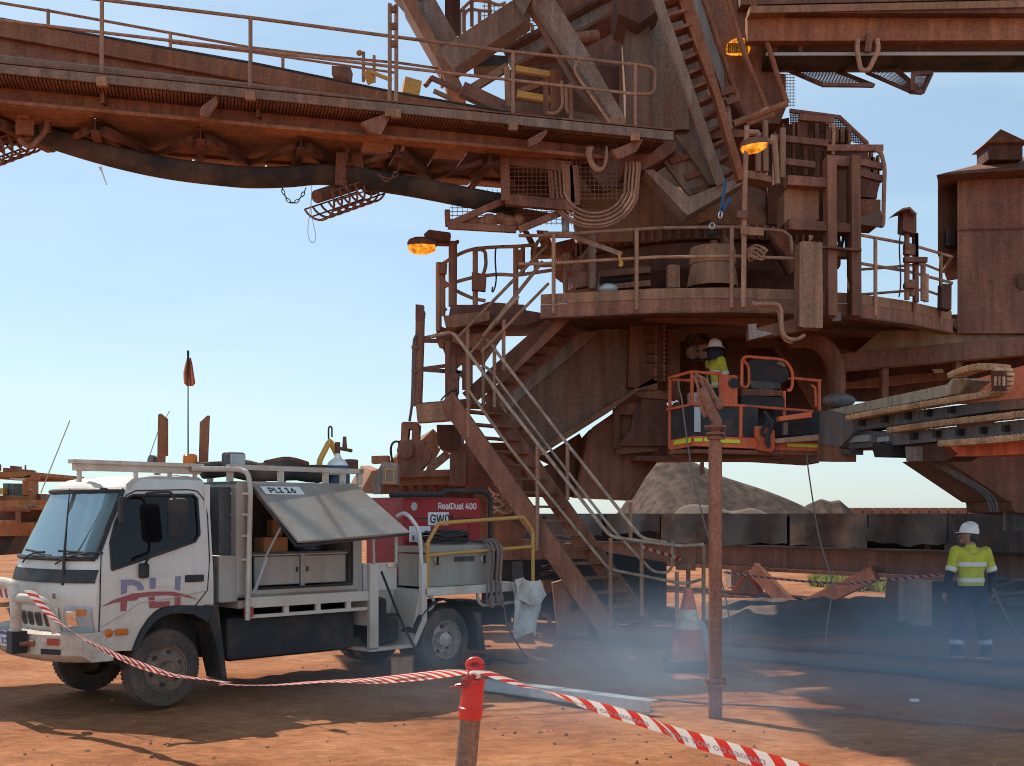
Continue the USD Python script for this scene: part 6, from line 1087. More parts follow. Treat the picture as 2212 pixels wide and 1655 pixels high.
BP('control_hood', [(1005, 500), (1060, 470), (1290, 490), (1380, 540), (1420, 620), (1400, 690), (1310, 715), (1060, 700), (1010, 680)], BD + .05, .5, 'black'); BP('control_box', [(1010, 690), (1330, 720), (1330, 790), (1040, 770)], BD, .4, 'grey_dark'); BP('hood_window', [(1290, 510), (1320, 498), (1360, 512), (1375, 555), (1300, 530)], BD + .02, .02, 'sheet'); BP('console_shelf', [(940, 780), (1330, 775), (1380, 850), (930, 845)], BD, .3, 'rust'); BP('tool_tray', [(930, 845), (1370, 865), (1370, 965), (930, 940)], BD - .05, .4, 'black')
BTu('control_guard', [(935, 750), (937, 445), (1290, 470), (1380, 490), (1450, 590), (1450, 740), (1430, 795), (1395, 790)], [LF - .05] * 8, .024, rr=.1); BTu('control_guard', [(940, 470), (1005, 545), (1010, 720), (985, 765), (940, 750)], [LF - .1] * 5, .022, rr=.1)
BP('pivot_bracket', [(1070, 1160), (1170, 1150), (1270, 1200), (1270, 1380), (1240, 1420), (1100, 1400), (1120, 1330), (1075, 1260)], LF - .1, .25, 'lift_orange')
BP('link_arm', [(1310, 1060), (1645, 1010), (1650, 1065), (1320, 1105)], LF - .05, .2, 'lift_orange'); BP('link_arm', [(1270, 1285), (1725, 1240), (1725, 1300), (1280, 1330)], LF - .1, .2, 'rail_pipe'); BP('tilt_cylinder', [(1360, 1115), (1410, 1115), (1400, 1245), (1360, 1245)], LF, .12, 'grey_brown'); BP('leveller', [(1280, 1100), (1640, 1080), (1640, 1240), (1300, 1260)], LF + .2, .2, 'black')
bl_t.part('hydraulic_hoses', M().tube(smooth_path([P(*d4(*p), LF - .15) for p in ((1160, 1000), (1200, 1120), (1150, 1180), (1150, 1240), (1190, 1260), (1210, 1370))], 5), .03, 6).tube(smooth_path([P(*d4(*p), LF - .15) for p in ((1170, 1060), (1240, 1150), (1200, 1260), (1220, 1370))], 5), .035, 6), 'black')
BP('bucket', [(405, 815), (500, 812), (500, 930), (405, 930)], LF + .3, .25, 'cream_steel'); BP('inner_post', [(450, 960), (515, 960), (515, 1215), (450, 1215)], LF - .012, .008, 'galv')
bl_t.part('carabiner', M().tube(smooth_path([P(*d4(*p), BD) for p in ((185, 950), (190, 925), (230, 935), (215, 905), (240, 915), (260, 905), (285, 908))], 4), .012, 5), 'chrome')
for nm, pts, e in (('hanging_rope', [(290, 690), (300, 790), (322, 880), (345, 1060), (380, 1320), (400, 1440), (430, 1650)], 12.6),):
    p = [P(*d4(*q), e) for q in pts] + [P(*b3(480, 1150), 12.4), P(*b3(535, 1360), 12.2), P(*b5(615, 560), 11.9), P(*b5(655, 920), 11.2)]
    solo('hanging_rope', 'thin rope hanging from the left of the lift basket past the standpipe to the ground', 'rope', M().tube(smooth_path(p, 3), .012, 5), 'cord')
solo('hanging_rope', 'thin rope hanging from the right of the lift basket down past the conveyor', 'rope', M().tube(smooth_path([P(*d4(1600, 1450), 12.6), P(*b4(262, 950), 12.5), P(*b4(295, 1170), 12.2), P(*b4(345, 1430), 11.9), P(*b4(410, 1640), 11.6), P(*b6(400, 850), 11.4), P(*b6(368, 1170), 11.1)], 4), .012, 5), 'cord')
FPm = Q(d4, [(520, 1510), (550, 1510), (550, 1580), (560, 1640), (520, 1655), (505, 1590)], 12.7); solo('hanging_wrench', 'dark tool hanging under the lift basket', 'tool', M().prism(FPm, (0, .05, 0)), 'rust_dark')
# ---------------------------------------------------------------- yard conveyor
y0_, y1_ = P(2212, HY, 14.5), P(1659, HY, 18.); YU = N(y1_ - y0_); YN = np.array([YU[1], -YU[0], 0.]); YN = YN if YN[1] > 0 else -YN
yp = plane(y0_, YN)
yc = TT('yard_conveyor', 'long low conveyor on a deep steel beam crossing behind the stair and post', 'conveyor', base=yp(1700, 1200))
def ylin(pr, ps): (xa, ya), (xb, yb) = pr, ps; return lambda x: HY + 1 / (1 / 1.) * ((ya - HY) + (yb - ya) / (xb - xa) * (x - xa))
tb_, bb_ = ylin((1659, 1183), (2212, 1199)), ylin((1659, 1227), (2212, 1255))
def yq(x, y, off=0.): return yp(x, y, off)
def ybeam(nm, ft, fb_, off, th, mat, xa=1050, xb=2500): yc.part(nm, M().prism([yq(xa, ft(xa), off), yq(xb, ft(xb), off), yq(xb, fb_(xb), off), yq(xa, fb_(xa), off)], YN * th), mat)
ybeam('main_beam', tb_, bb_, 0, .06, 'dull_beam'); ybeam('bottom_flange', bb_, lambda x: bb_(x) + (bb_(x) - HY) * .07, -.12, .3, 'rust_dark'); ybeam('top_flange', lambda x: tb_(x) - (tb_(x) - HY) * .06, tb_, -.1, .28, 'black')
ybeam('far_beam', lambda x: HY + (tb_(x) - HY) * .9, lambda x: HY + (bb_(x) - HY) * .9, 1.6, .06, 'rust_dark')
ybeam('inner_skirt', lambda x: 1112, lambda x: HY + (tb_(x) - HY) * .93, .75, .05, 'black', 1120, 2045)
ybeam('belt_edge', lambda x: 1109.5, lambda x: 1115, .15, 1.2, 'black'); ybeam('belt_return', lambda x: HY + (tb_(x) - HY) * .35, lambda x: HY + (tb_(x) - HY) * .55, 1.0, .5, 'black')
for i, (xa, xb, ta, tb2, ba, bb2, mt) in enumerate(((1180, 1300, 1112, 1112, 1160, 1160, 'black'), (1310, 1425, 1111, 1111, 1150, 1150, 'black'), (1428, 1575, 1111, 1108, 1172, 1176, 'rubber'), (1565, 1700, 1111, 1110, 1178, 1172, 'black'), (1706, 1873, 1109, 1110, 1180, 1181, 'rubber'), (1868, 2045, 1110, 1110, 1172, 1176, 'black'), (2040, 2500, 1110, 1108, 1195, 1205, 'grey_dark'))):
    n = 12; t_ = np.linspace(0, 1, n); s_ = np.linspace(0, 1, 5); rr = np.random.default_rng(i)
    gpt = np.array([[yq(xa + (xb - xa) * (u + (.06 * (1 - w) if i == 4 and u > .9 else 0) * 0), (ta + (tb2 - ta) * u) * (1 - w) + (ba + (bb2 - ba) * u + 2.5 * math.sin(5 * u + i) + 2 * math.sin(19 * u + 2 * i) + (9 * max(0, .5 - abs(u - .6 + .1 * i % .4) * 4))) * w, -.06 + .07 * math.sin(7 * u + i) * w + .02 * rr.random()) for u in t_] for w in s_])
    yc.part('rubber_skirt', M().grid(gpt), mt, smooth=True)
for p, q in (((1703, 1222), (1715, 1296)), ((0, 0), (0, 0))):
    pass
f0, f1 = G(*b5(1030, 632), 0), G(*b5(1130, 632), 0)
for foot, top in ((f0, (800, 425)), (f1, (1560, 455))):
    t_ = plane(foot, YN)(*b5(*top)); yc.part('support_leg', M().bar(foot - [0, 0, .1], t_, .14, .3), 'rust'); yc.part('leg_foot', M().box(foot - [.25, .25, .1], foot + [.25, .25, .06]), 'rust_dark')
xs_, ys_ = np.meshgrid(np.linspace(3.0, 11.5, 90), np.linspace(17.2, 22.6, 60))
pz_ = np.stack([xs_, ys_, 0 * xs_], -1); ed = np.clip((xs_ - 3.0) / 1.2, 0, 1) * np.clip((11.5 - xs_) / .8, 0, 1) * np.clip((ys_ - 17.2) / 1.2, 0, 1) * np.clip((22.6 - ys_) / 1.6, 0, 1)
struct('spoil_bank', M().grid(np.stack([xs_, ys_, height(xs_, ys_) - .05 + ed * (.03 + .34 * meshkit.fbm(pz_ * 1.1, 4, 31) ** 1.5 + .06 * meshkit.fbm(pz_ * 5, 3, 33))], -1)), 'spoil', smooth=True)
for i in range(7):
    a = y0_ + YU * (-3 + i * 2.6) * 1.0; a = np.array([a[0], a[1], 1.5]) + YN * .3
    yc.part('idler_frame', M().bar(a, a + YN * 1.2, .1, .1).bar(a - [0, 0, .4], a + [0, 0, .3], .08, .08), 'rust_dark'); yc.part('idler_roller', M().cyl(a + [0, 0, .25] + YN * .1, a + [0, 0, .25] + YN * 1.1, .09, n=12), 'rust_dark', smooth=50)
dm = TT('drive_motor', 'brown gear motor on a stand under the conveyor left of the worker', 'motor', base=G(*b6(880, 900)))
dd_ = G(*b6(900, 930))[1] / DS
dm.part('body', M().cyl(P(*b6(770, 760), dd_ + .1), P(*b6(900, 770), dd_), .28, .33, n=18), 'rust', smooth=50); dm.part('stand', M().bar(P(*b6(885, 820), dd_), P(*b6(885, 920), dd_), .14, .14), 'rust'); dm.part('cables', M().tube(smooth_path([P(*b6(*p), dd_ - .1) for p in ((840, 735), (860, 700), (900, 690), (930, 720))], 4), .03, 6), 'black')
pr_ = TT('conveyor_pier', 'grey brown pier under the conveyor beside the standing worker', 'pier', base=G(*b6(1000, 1010)))
dd_ = G(*b6(1000, 1010))[1] / DS
FP(pr_, 'shaft', b6, [(935, 680), (1060, 680), (1060, 980), (940, 980)], dd_, .7, 'concrete'); FP(pr_, 'foot', b6, [(900, 975), (1090, 980), (1130, 1030), (880, 1030)], dd_, .6, 'spoil'); FP(pr_, 'dark_bay', b6, [(1060, 690), (1200, 690), (1200, 980), (1060, 980)], dd_ + .6, .3, 'black')
dk_ = TT('tangle_of_plant', 'dark jumble of hoses and gear under the conveyor at the right edge', 'machinery', base=G(*b6(1580, 1000)))
dd_ = G(*b6(1560, 960))[1] / DS
FP(dk_, 'plate', b6, [(1180, 690), (1900, 690), (1900, 930), (1620, 940), (1530, 880), (1480, 930), (1180, 960)], dd_ + .5, .4, 'black'); dk_.part('hoses', tangle(P(*b6(1550, 760), dd_), .5, .2, .22, 7, .04, 4), 'grey_dark')
# clutter under the stair
cl_ = TT('steel_box', 'rusty steel pedestal box with a square hole behind the foot of the stair', 'box', base=G(1235, 1378))
FP(cl_, 'box', d7, [(690, 640), (870, 590), (1010, 780), (1010, 1105), (740, 1110)], 12.1, .7, 'rust'); FP(cl_, 'hole', d7, [(843, 800), (900, 800), (900, 870), (843, 870)], 12.08, .02, 'black'); cl_.part('pipe_bends', M().tube(rnd([P(*d7(*p), 12.0) for p in ((590, 900), (650, 895), (665, 920), (668, 990))], .08), .02, 6).tube(rnd([P(*d7(*p), 12.0) for p in ((590, 915), (640, 912), (652, 930), (652, 990))], .08), .02, 6), 'rust')
us = TT('undercarriage', 'dark undercarriage beams and wheels behind the truck tail and stair', 'undercarriage', base=P(1200, 1290, 13.2))
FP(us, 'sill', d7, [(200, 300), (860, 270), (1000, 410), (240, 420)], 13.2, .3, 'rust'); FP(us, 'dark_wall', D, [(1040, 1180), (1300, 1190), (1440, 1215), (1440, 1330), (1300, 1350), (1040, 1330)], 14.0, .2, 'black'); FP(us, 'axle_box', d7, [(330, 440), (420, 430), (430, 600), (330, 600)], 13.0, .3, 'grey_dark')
FP(us, 'bracket', d7, [(600, 600), (700, 600), (760, 680), (620, 720)], 12.9, .2, 'rust'); us.part('cable_knot', tangle(P(*d7(700, 500), 12.9), .2, .1, .12, 6, .02, 12), 'black'); us.part('cable_knot', tangle(P(*d6(1400, 950), 12.6), .2, .1, .22, 10, .018, 13), 'rail_pipe')
cb_ = TT('control_post', 'small box on a post inside the bottom loop of the stair handrail', 'control box', base=G(1487, 1350))
FP(cb_, 'box', b5, [(345, 335), (440, 335), (440, 440), (325, 435), (322, 370), (345, 370)], 11.8, .15, 'rust'); FP(cb_, 'post', b5, [(385, 440), (407, 440), (407, 640), (385, 640)], 11.85, .08, 'rust')
# ---------------------------------------------------------------- water cannon standpipe
wc = TT('water_cannon', 'tall dust red standpipe with angled spray nozzle on top', 'standpipe', base=G(1545, 1540))
cx_, cy_ = G(1545, 1540)[:2]; zz = lambda y: EYE - (y - HY) / F * cy_
wc.part('pipe', M().lathe((cx_, cy_, 0), (0, 0, 1), [(.064, -.1), (.064, .12), (.062, zz(1470)), (.062, zz(965)), (.055, zz(957)), (.045, zz(950)), (.045, zz(925))], 24), 'rust', smooth=50)
for y in (1468, 1478): wc.part('base_flange', M().lathe((cx_, cy_, 0), (0, 0, 1), [(.062, zz(y + 4)), (.105, zz(y + 4)), (.105, zz(y - 3)), (.062, zz(y - 3))], 20), 'rust')
for i in range(6): a = i * 1.05; wc.part('flange_bolt', M().cyl((cx_ + .085 * math.cos(a), cy_ + .085 * math.sin(a), zz(1484)), (cx_ + .085 * math.cos(a), cy_ + .085 * math.sin(a), zz(1462)), .011, n=6), 'rust')
for y, r in ((946, .075), (936, .085), (925, .07), (921, .1)): wc.part('top_flange', M().lathe((cx_, cy_, 0), (0, 0, 1), [(.04, zz(y + 3)), (r, zz(y + 3)), (r, zz(y - 2)), (.04, zz(y - 2))], 20), 'rust')
cw = lambda x, y: P(*b3(x, y), cy_ / DS)
wc.part('nozzle', M().tube([cw(590, 655), cw(590, 620), cw(560, 560), cw(520, 470), cw(490, 408)], [.055, .05, .05, .046, .046], 14), 'rust', smooth=50)
for p, q, r in (((490, 350), (600, 520), .022), ((520, 350), (600, 490), .02), ((455, 320), (520, 350), .02), ((480, 460), (530, 590), .03), ((540, 440), (620, 510), .035), ((455, 330), (490, 440), .015)): wc.part('elevating_gear', M().cyl(cw(*p) + [0, .03, 0], cw(*q) + [0, .03, 0], r, n=8), 'rust', smooth=50)
wc.part('counter_knob', M().ball(cw(605, 520), .045), 'rust', smooth=True); wc.part('swivel_arm', M().tube([cw(520, 665), cw(655, 665)], .02, 6).tube([cw(645, 665), cw(640, 740)], .012, 6), 'rust')
# ---------------------------------------------------------------- cone, white sheet, steel channel, ground lines
def zat(y, d_): return EYE - (y - HY) / F * d_ * DS
cd = G(1487, 1440)[1] / DS; o_ = G(1487, 1440); zc = lambda yb: zat((2000 + yb / 1.556) * .54004, cd)
cn = TT('traffic_cone', 'grubby orange and white traffic cone on a black base beside the standpipe', 'traffic cone', base=o_)
rr_ = lambda yb: np.interp(yb, [545, 1000], [.045, .245]) * .98
for nm, a, b, mt in (('tip', 545, 680, 'cone_orange'), ('white_band', 680, 800, 'cone_white'), ('skirt', 800, 1000, 'cone_orange')): cn.part(nm, M().lathe((o_[0], o_[1], 0), (0, 0, 1), [(rr_(b), zc(b)), (rr_(a), zc(a)), (rr_(a) * .6, zc(a))], 28), mt, smooth=50)
for i in range(3): cn.part('base_slab', M().rbox((o_[0] - .3 + .01 * i, o_[1] - .3, .0 + .035 * i), (o_[0] + .3 - .01 * i, o_[1] + .3, .03 + .035 * i), .01), 'rubber')
o2 = G(*b5(480, 1010)); ws_ = Q(b5, [(440, 1000), (440, 770), (450, 748), (475, 745), (500, 770), (515, 820), (520, 900), (515, 1000)], cd + .25)
solo('white_sheet', 'pale rounded plastic panel leaning behind the traffic cone', 'panel', M().prism(ws_, (0, .06, 0)), 'galv')
c0, c1_ = G(1040, 1492), G(1402, 1542)
dr_ = N(c1_ - c0); nr_ = np.array([-dr_[1], dr_[0], 0])
chn = TT('steel_channel', 'pale galvanised steel channel lying on the ground behind the bollard', 'steel section', base=c0)
chn.part('web', M().hexa([c0, c1_, c1_ + nr_ * .02, c0 + nr_ * .02, c0 + [0, 0, .1], c1_ + [0, 0, .1], c1_ + nr_ * .02 + [0, 0, .1], c0 + nr_ * .02 + [0, 0, .1]]), 'galv')
for z_ in (.1, 0.): chn.part('flange', M().hexa([c0 + [0, 0, z_], c1_ + [0, 0, z_], c1_ + nr_ * .16 + [0, 0, z_], c0 + nr_ * .16 + [0, 0, z_]] + [q + [0, 0, z_ + .012] for q in (c0, c1_, c1_ + nr_ * .16, c0 + nr_ * .16)]), 'galv')
def gline(px, z, r, n=30):
    p = [G(x, y, z) for x, y in px]; p = smooth_path(p, n) if len(p) > 2 else np.linspace(p[0], p[1], n); return M().tube([q + [0, 0, gh(q[0], q[1]) * .7] for q in p], r, 8)
solo('ground_pipe', 'dusty pipe lying along the ground right of the standpipe', 'pipe', gline([(1558, 1407), (1900, 1440), (2290, 1484)], .06, .055), 'pipe_grey', smooth=50)
solo('ground_pipe', 'thinner dark pipe lying just behind the dusty ground pipe', 'pipe', gline([(1558, 1385), (1900, 1408), (2290, 1436)], .05, .04), 'rust_dark', smooth=50)
solo('ground_cable', 'thin cable lying across the dirt in front of the standpipe', 'cable', gline([(1380, 1500), (1558, 1515), (1800, 1534), (2290, 1582)], .02, .012), 'pipe_grey')
solo('black_cable_coil', 'small coil of black cable on the ground behind the bollard', 'cable', tangle(G(1045, 1425, .08), .14, .12, .08, 9, .014, 6), 'black')
solo('ground_lead', 'loose black leads on the dirt right of the cable coil', 'cable', gline([(1055, 1428), (1085, 1424), (1120, 1430), (1140, 1424)], .02, .016), 'black')
solo('hanging_lead', 'thin lead hanging from the truck deck to the ground by the tail', 'cable', M().tube(smooth_path([tp(4.45, -.05, .8), tp(4.5, -.05, .55), P(1105, 1370, 9.9), G(1140, 1424, .02)], 5), .011, 5), 'grey_dark')
wc_ = TT('wheel_chock', 'timber block in front of the rear wheel of the truck', 'chock', base=G(905, 1465)); wc_.part('block', M().rbox(tp(3.0, .12, 0) - [.12, .12, .02], tp(3.0, .12, 0) + [.12, .12, .22], .02), 'timber')
ob = TT('orange_board', 'orange warning board on the ground behind the conveyor', 'sign', base=G(*b5(750, 580)))
bd_ = G(*b5(750, 580))[1] / DS
FP(ob, 'frame', b5, [(668, 560), (770, 440), (825, 560), (835, 582), (668, 578)], bd_, .08, 'lift_orange'); FP(ob, 'panel', b5, [(695, 555), (768, 462), (810, 568), (700, 568)], bd_ - .02, .02, 'sheet'); FP(ob, 'back_leg', b5, [(780, 450), (860, 560), (860, 585), (830, 580)], bd_ + .3, .08, 'lens_red')
bk = TT('concrete_block', 'pale orange block behind the orange warning board', 'block', base=G(*b5(710, 540))); FP(bk, 'block', b5, [(660, 432), (762, 428), (765, 540), (662, 540)], G(*b5(710, 545))[1] / DS, .8, 'concrete')
# ---------------------------------------------------------------- tape and bollard
def tapemat(name, w, rd):
    mats[name] = usdkit.material(stage, '/World/Looks/' + name, {'u': ('uvmap', {}), 's': ('separate_xyz', {}), 'a': ('math', {'math_type': 'multiply_add', 'value2': .28}), 'd': ('math', {'math_type': 'divide', 'value2': .115}), 'f': ('math', {'math_type': 'fraction'}), 'g': ('math', {'math_type': 'greater_than', 'value2': .52}),
        'm': ('mix', {'color1': w, 'color2': rd}), 'p': ('principled_bsdf', {'roughness': .22, 'specular_ior_level': .6}), 't': ('translucent_bsdf', {}), 'x': ('mix_closure', {'fac': .45})},
        [('u.UV', 's.vector'), ('s.y', 'a.value1'), ('s.x', 'a.value3'), ('a.value', 'd.value1'), ('d.value', 'f.value1'), ('f.value', 'g.value1'), ('g.value', 'm.fac'), ('m.color', 'p.base_color'), ('m.color', 't.color'), ('p.BSDF', 'x.closure1'), ('t.BSDF', 'x.closure2')], surface='x.closure')
tapemat('tape', (.72, .69, .66), (.60, .035, .03))
def tape(name, label, px, ds, hw, text=None, mirror=False, tmat='print_black', sub=8):
    p = smooth_path([P(x, y, d_) for (x, y), d_ in zip(px, ds)], sub); k = np.linspace(0, len(px) - 1, len(p)); h = np.interp(k, range(len(px)), hw)
    W_t = .055; L_ = np.concatenate([[0], np.cumsum(np.linalg.norm(np.diff(p, axis=0), axis=1))]); tn = np.gradient(p, axis=0); tn /= np.linalg.norm(tn, axis=1, keepdims=True)
    hv = np.minimum(h / F * p[:, 1], W_t * .98); up = np.cross(np.cross(tn, [0, 0, 1.]), tn); up /= np.linalg.norm(up, axis=1, keepdims=True); bk = np.cross(tn, up); dp = np.sqrt(np.maximum(W_t ** 2 - hv ** 2, 0))
    half = up * hv[:, None] + bk * dp[:, None]; cols = np.linspace(-1, 1, 5); bow = .006 * (1 - cols ** 2)
    g_ = np.array([[p[i] + half[i] * c - np.cross(tn[i], N(half[i])) * b for c, b in zip(cols, bow)] for i in range(len(p))])
    uv = np.array([[(L_[i], c * W_t) for c in cols] for i in range(len(p))]).reshape(-1, 2)
    t = TT(name, label, 'barrier tape', base=p[0]); t.part('ribbon', M().grid(g_), 'tape', uv=uv)
    if text:
        tm = meshkit.text_mesh(text, .028, .0006, True); v = np.asarray(tm.vertices); wd = v[:, 0].max(); s_ = text_at[0]
        while s_ + wd < L_[-1] - text_at[1]:
            x = s_ + (wd - v[:, 0] if mirror else v[:, 0]); y = (v[:, 1] - .014); z_ = v[:, 2]
            pos = np.stack([np.interp(x, L_, p[:, j]) for j in range(3)], 1); hh = np.stack([np.interp(x, L_, half[:, j]) for j in range(3)], 1); tt = np.stack([np.interp(x, L_, tn[:, j]) for j in range(3)], 1)
            nn = np.cross(tt, hh); nn /= np.linalg.norm(nn, axis=1, keepdims=True); sg = np.sign(-(nn @ np.array([0, 1., 0])))[:, None]; cc = y / W_t
            t.part('printed_words', M().add(pos + hh * cc[:, None] + nn * sg * (.0075 * 1 + z_)[:, None], tm.faces), tmat); s_ += wd + .12
    return t
bx0 = S(b0, 190, 905, .35); w0 = TW(bx0[None])[0]; dA = w0[1] / DS
px1 = [b0(190, 908), b0(330, 1068), b0(480, 1185), b0(700, 1305), b0(900, 1388), b0(1060, 1437), b0(1200, 1466), b0(1450, 1500), b1(0, 1514), b1(250, 1523), b1(600, 1500), b1(900, 1494), b1(1200, 1470), b1(1450, 1440), b1(1575, 1432)]
dl = np.interp([p[0] for p in px1], [px1[0][0], px1[-1][0]], [dA - .05, 3.78])
text_at = (.5, .25)
tape('barrier_tape', 'red and white barrier tape sagging from the bull bar to the bollard', px1, dl, [2, 4, 8, 11, 12, 10, 6, 4, 2.5, 1.5, 3, 7, 8.5, 7.5, 3], 'DANGER DO NOT ENTER')
px2 = [b7(525, 1042), b7(700, 1103), b7(860, 1157), b7(1000, 1196), b7(1300, 1285), b7(1655, 1390), b5(300, 1452), b5(600, 1543), b5(900, 1632), b5(1300, 1750)]
text_at = (.5, .0)
tape('barrier_tape', 'red and white barrier tape running from the bollard to the lower right corner', px2, np.linspace(3.78, 3.0, 10), [1.5, 2.5, 6, 11, 18, 20, 22, 23, 24, 24], 'DANGER DO NOT ENTER', True, 'print_faint')
bo = P(1016, 1546, 3.8); bs = P(1006, 1655, 3.8); ax_ = N(bo - bs); bb0 = bs - ax_ * ((bs[2] + .02) / ax_[2]); hz = lambda y: (P(1016, y, 3.8)[2] - bb0[2]) / ax_[2]
bl2 = TT('bollard', 'grey tube bollard with red cap and ring top in the foreground', 'bollard', base=bb0)
bl2.part('tube', M().lathe(bb0, ax_, [(.05, 0), (.05, hz(1540))], 28), 'galv' if False else 'grey_steel', smooth=50)
bl2.part('cap', M().lathe(bb0, ax_, [(.052, hz(1553)), (.056, hz(1550)), (.056, hz(1536)), (.059, hz(1534)), (.059, hz(1529)), (.054, hz(1527)), (.052, hz(1490)), (.054, hz(1475)), (.056, hz(1470)), (.054, hz(1466)), (.034, hz(1461)), (.03, hz(1450)), (.03, hz(1440))], 28), 'bollard_red', smooth=40)
rc_ = bb0 + ax_ * hz(1436); bl2.part('ring_top', M().tube(arc(rc_, .031, 0, 6.283, 22, (1, 0, 0), (0, 0, .75)), .016, 10), 'bollard_red', smooth=True)
bl2.part('base', M().lathe(bb0, ax_, [(.18, 0), (.18, .02), (.12, .05), (.052, .07)], 24), 'rubber')
kn = M()
for i in range(5): a = i * 1.3; kn.tube(smooth_path([rc_ + [.0, -.02, -.02], rc_ + [.02 * math.cos(a), -.05, -.04 - .01 * i], rc_ + [-.03 * (i + 1) / 2, -.04, -.05 - .012 * i], rc_ + [-.05 - .015 * i, -.03, -.08 - .006 * i]], 4), .006, 5)
solo('tape_knot', 'crumpled knot of barrier tape tied below the ring of the bollard', 'tape knot', kn, 'lens_red'); 
kp = M().tube(smooth_path([rc_ + [-.02, -.045, -.035], rc_ + [.005, -.055, -.03], rc_ + [.02, -.05, -.045], rc_ + [0, -.045, -.05]], 4), .009, 6)
solo('tape_knot', 'white twist of tape at the neck of the bollard', 'tape knot', kp, 'print_white')
text_at = (9, 0)
tape('barrier_tape', 'distant barrier tape sagging behind the conveyor legs', [b5(610, 450), b5(850, 478), b5(1100, 505), b5(1320, 520), b6(560, 700), b6(900, 665), b6(1140, 645)], np.linspace(13.5, 12.0, 7), [3] * 7)
tape('barrier_tape', 'short torn tape tied across the stair foot handrail', [b5(100, 290), b5(150, 305), b5(210, 325), b5(290, 348), b5(340, 375)], [11.6] * 5, [3] * 5)
# ---------------------------------------------------------------- dozer at the left edge
dz = TT('mining_dozer', 'ochre mining machine with cab glass standing beyond the truck at the left edge', 'heavy machine', base=P(20, 1220, 17))
ZD = 17.
for nm, pts, th, mt, e in (('cab_roof', [(-300, 190), (410, 190), (412, 235), (380, 262), (-300, 265)], 3, 'dozer', 0), ('cab_post', [(295, 255), (410, 230), (405, 285), (380, 310), (380, 510), (300, 510)], .5, 'dozer', 0), ('cab_lower', [(-300, 505), (385, 500), (385, 580), (-300, 590)], 2.5, 'dozer', 0), ('hood', [(380, 500), (420, 490), (530, 480), (545, 640), (380, 640)], 2.0, 'rust', .3), ('deck', [(-300, 575), (500, 560), (420, 690), (-300, 680)], 3, 'dozer', -.2), ('tail_body', [(-300, 690), (400, 690), (300, 880), (-300, 880)], 2, 'rust_dark', .6), ('side_frame', [(-300, 870), (300, 860), (200, 1040), (-300, 1045)], 3, 'dozer', .1), ('belly', [(-300, 1040), (200, 1040), (60, 1290), (-300, 1300)], 2.5, 'black', .4), ('roof_box', [(40, 135), (210, 145), (205, 195), (40, 195)], 1, 'rust', .3), ('roof_lamp', [(130, 110), (185, 110), (185, 140), (135, 140)], .4, 'rust', .3), ('roof_lamp', [(315, 170), (355, 170), (355, 200), (315, 200)], .3, 'rust', .3), ('roof_lamp', [(370, 175), (405, 175), (405, 205), (370, 205)], .3, 'rust', .3), ('light_bar', [(130, 268), (310, 275), (305, 305), (130, 290)], .4, 'cream_steel', -.1), ('yellow_panel', [(-100, 405), (38, 405), (40, 485), (-100, 485)], .4, 'yellow_rail', -.1), ('step_bar', [(165, 620), (420, 628), (420, 645), (165, 635)], .5, 'tan_steel', -.4), ('step_bar', [(220, 645), (400, 655), (395, 672), (225, 662)], .5, 'tan_steel', -.5)): FP(dz, nm, d0, pts, ZD + e, th, mt)
FP(dz, 'cab_glass', d0, [(40, 345), (295, 350), (295, 505), (40, 505)], ZD + .1, .03, 'far_glass'); FP(dz, 'cab_inside', d0, [(40, 340), (295, 345), (295, 505), (40, 505)], ZD + 1.5, .1, 'grey_dark')
for x in (105, 185, 240): FP(dz, 'window_bar', d0, [(x, 345), (x + 8, 345), (x + 8, 505), (x, 505)], ZD + .05, .03, 'grey_dark')
for pts in (((-100, 680), (390, 690)), ((240, 700), (240, 870)), ((-100, 855), (245, 860)), ((385, 440), (410, 445), (410, 500))): dz.part('handrail', M().tube([P(*d0(*p), ZD - .5) for p in pts], .05, 6), 'rust_orange')
dz.part('whip_aerial', M().tube([P(88, 1065, ZD), P(110, 1010, ZD), P(151, 908, ZD)], .012, 5), 'cream_steel')
for x, y in ((338, 100), (5, 90)): dz.part('roof_spike', M().cyl(P(*d0(x, y), ZD + .4), P(*d0(x, y + 90), ZD + .4), .02, n=5), 'rust')
solo('whip_aerial', 'thin tilted aerial rising behind the cab of the truck', 'aerial', M().tube([P(318, 1000, 10), P(340, 935, 10), P(366, 888, 10)], .006, 5), 'cream_steel')
tk.part('front_aerial', M().tube([S(d0, 835, 1690, .3), S(d0, 850, 1330, .3), S(d0, 890, 800, .3), S(d0, 925, 410, .3)], [.018, .014, .007, .005], 6), 'print_black')
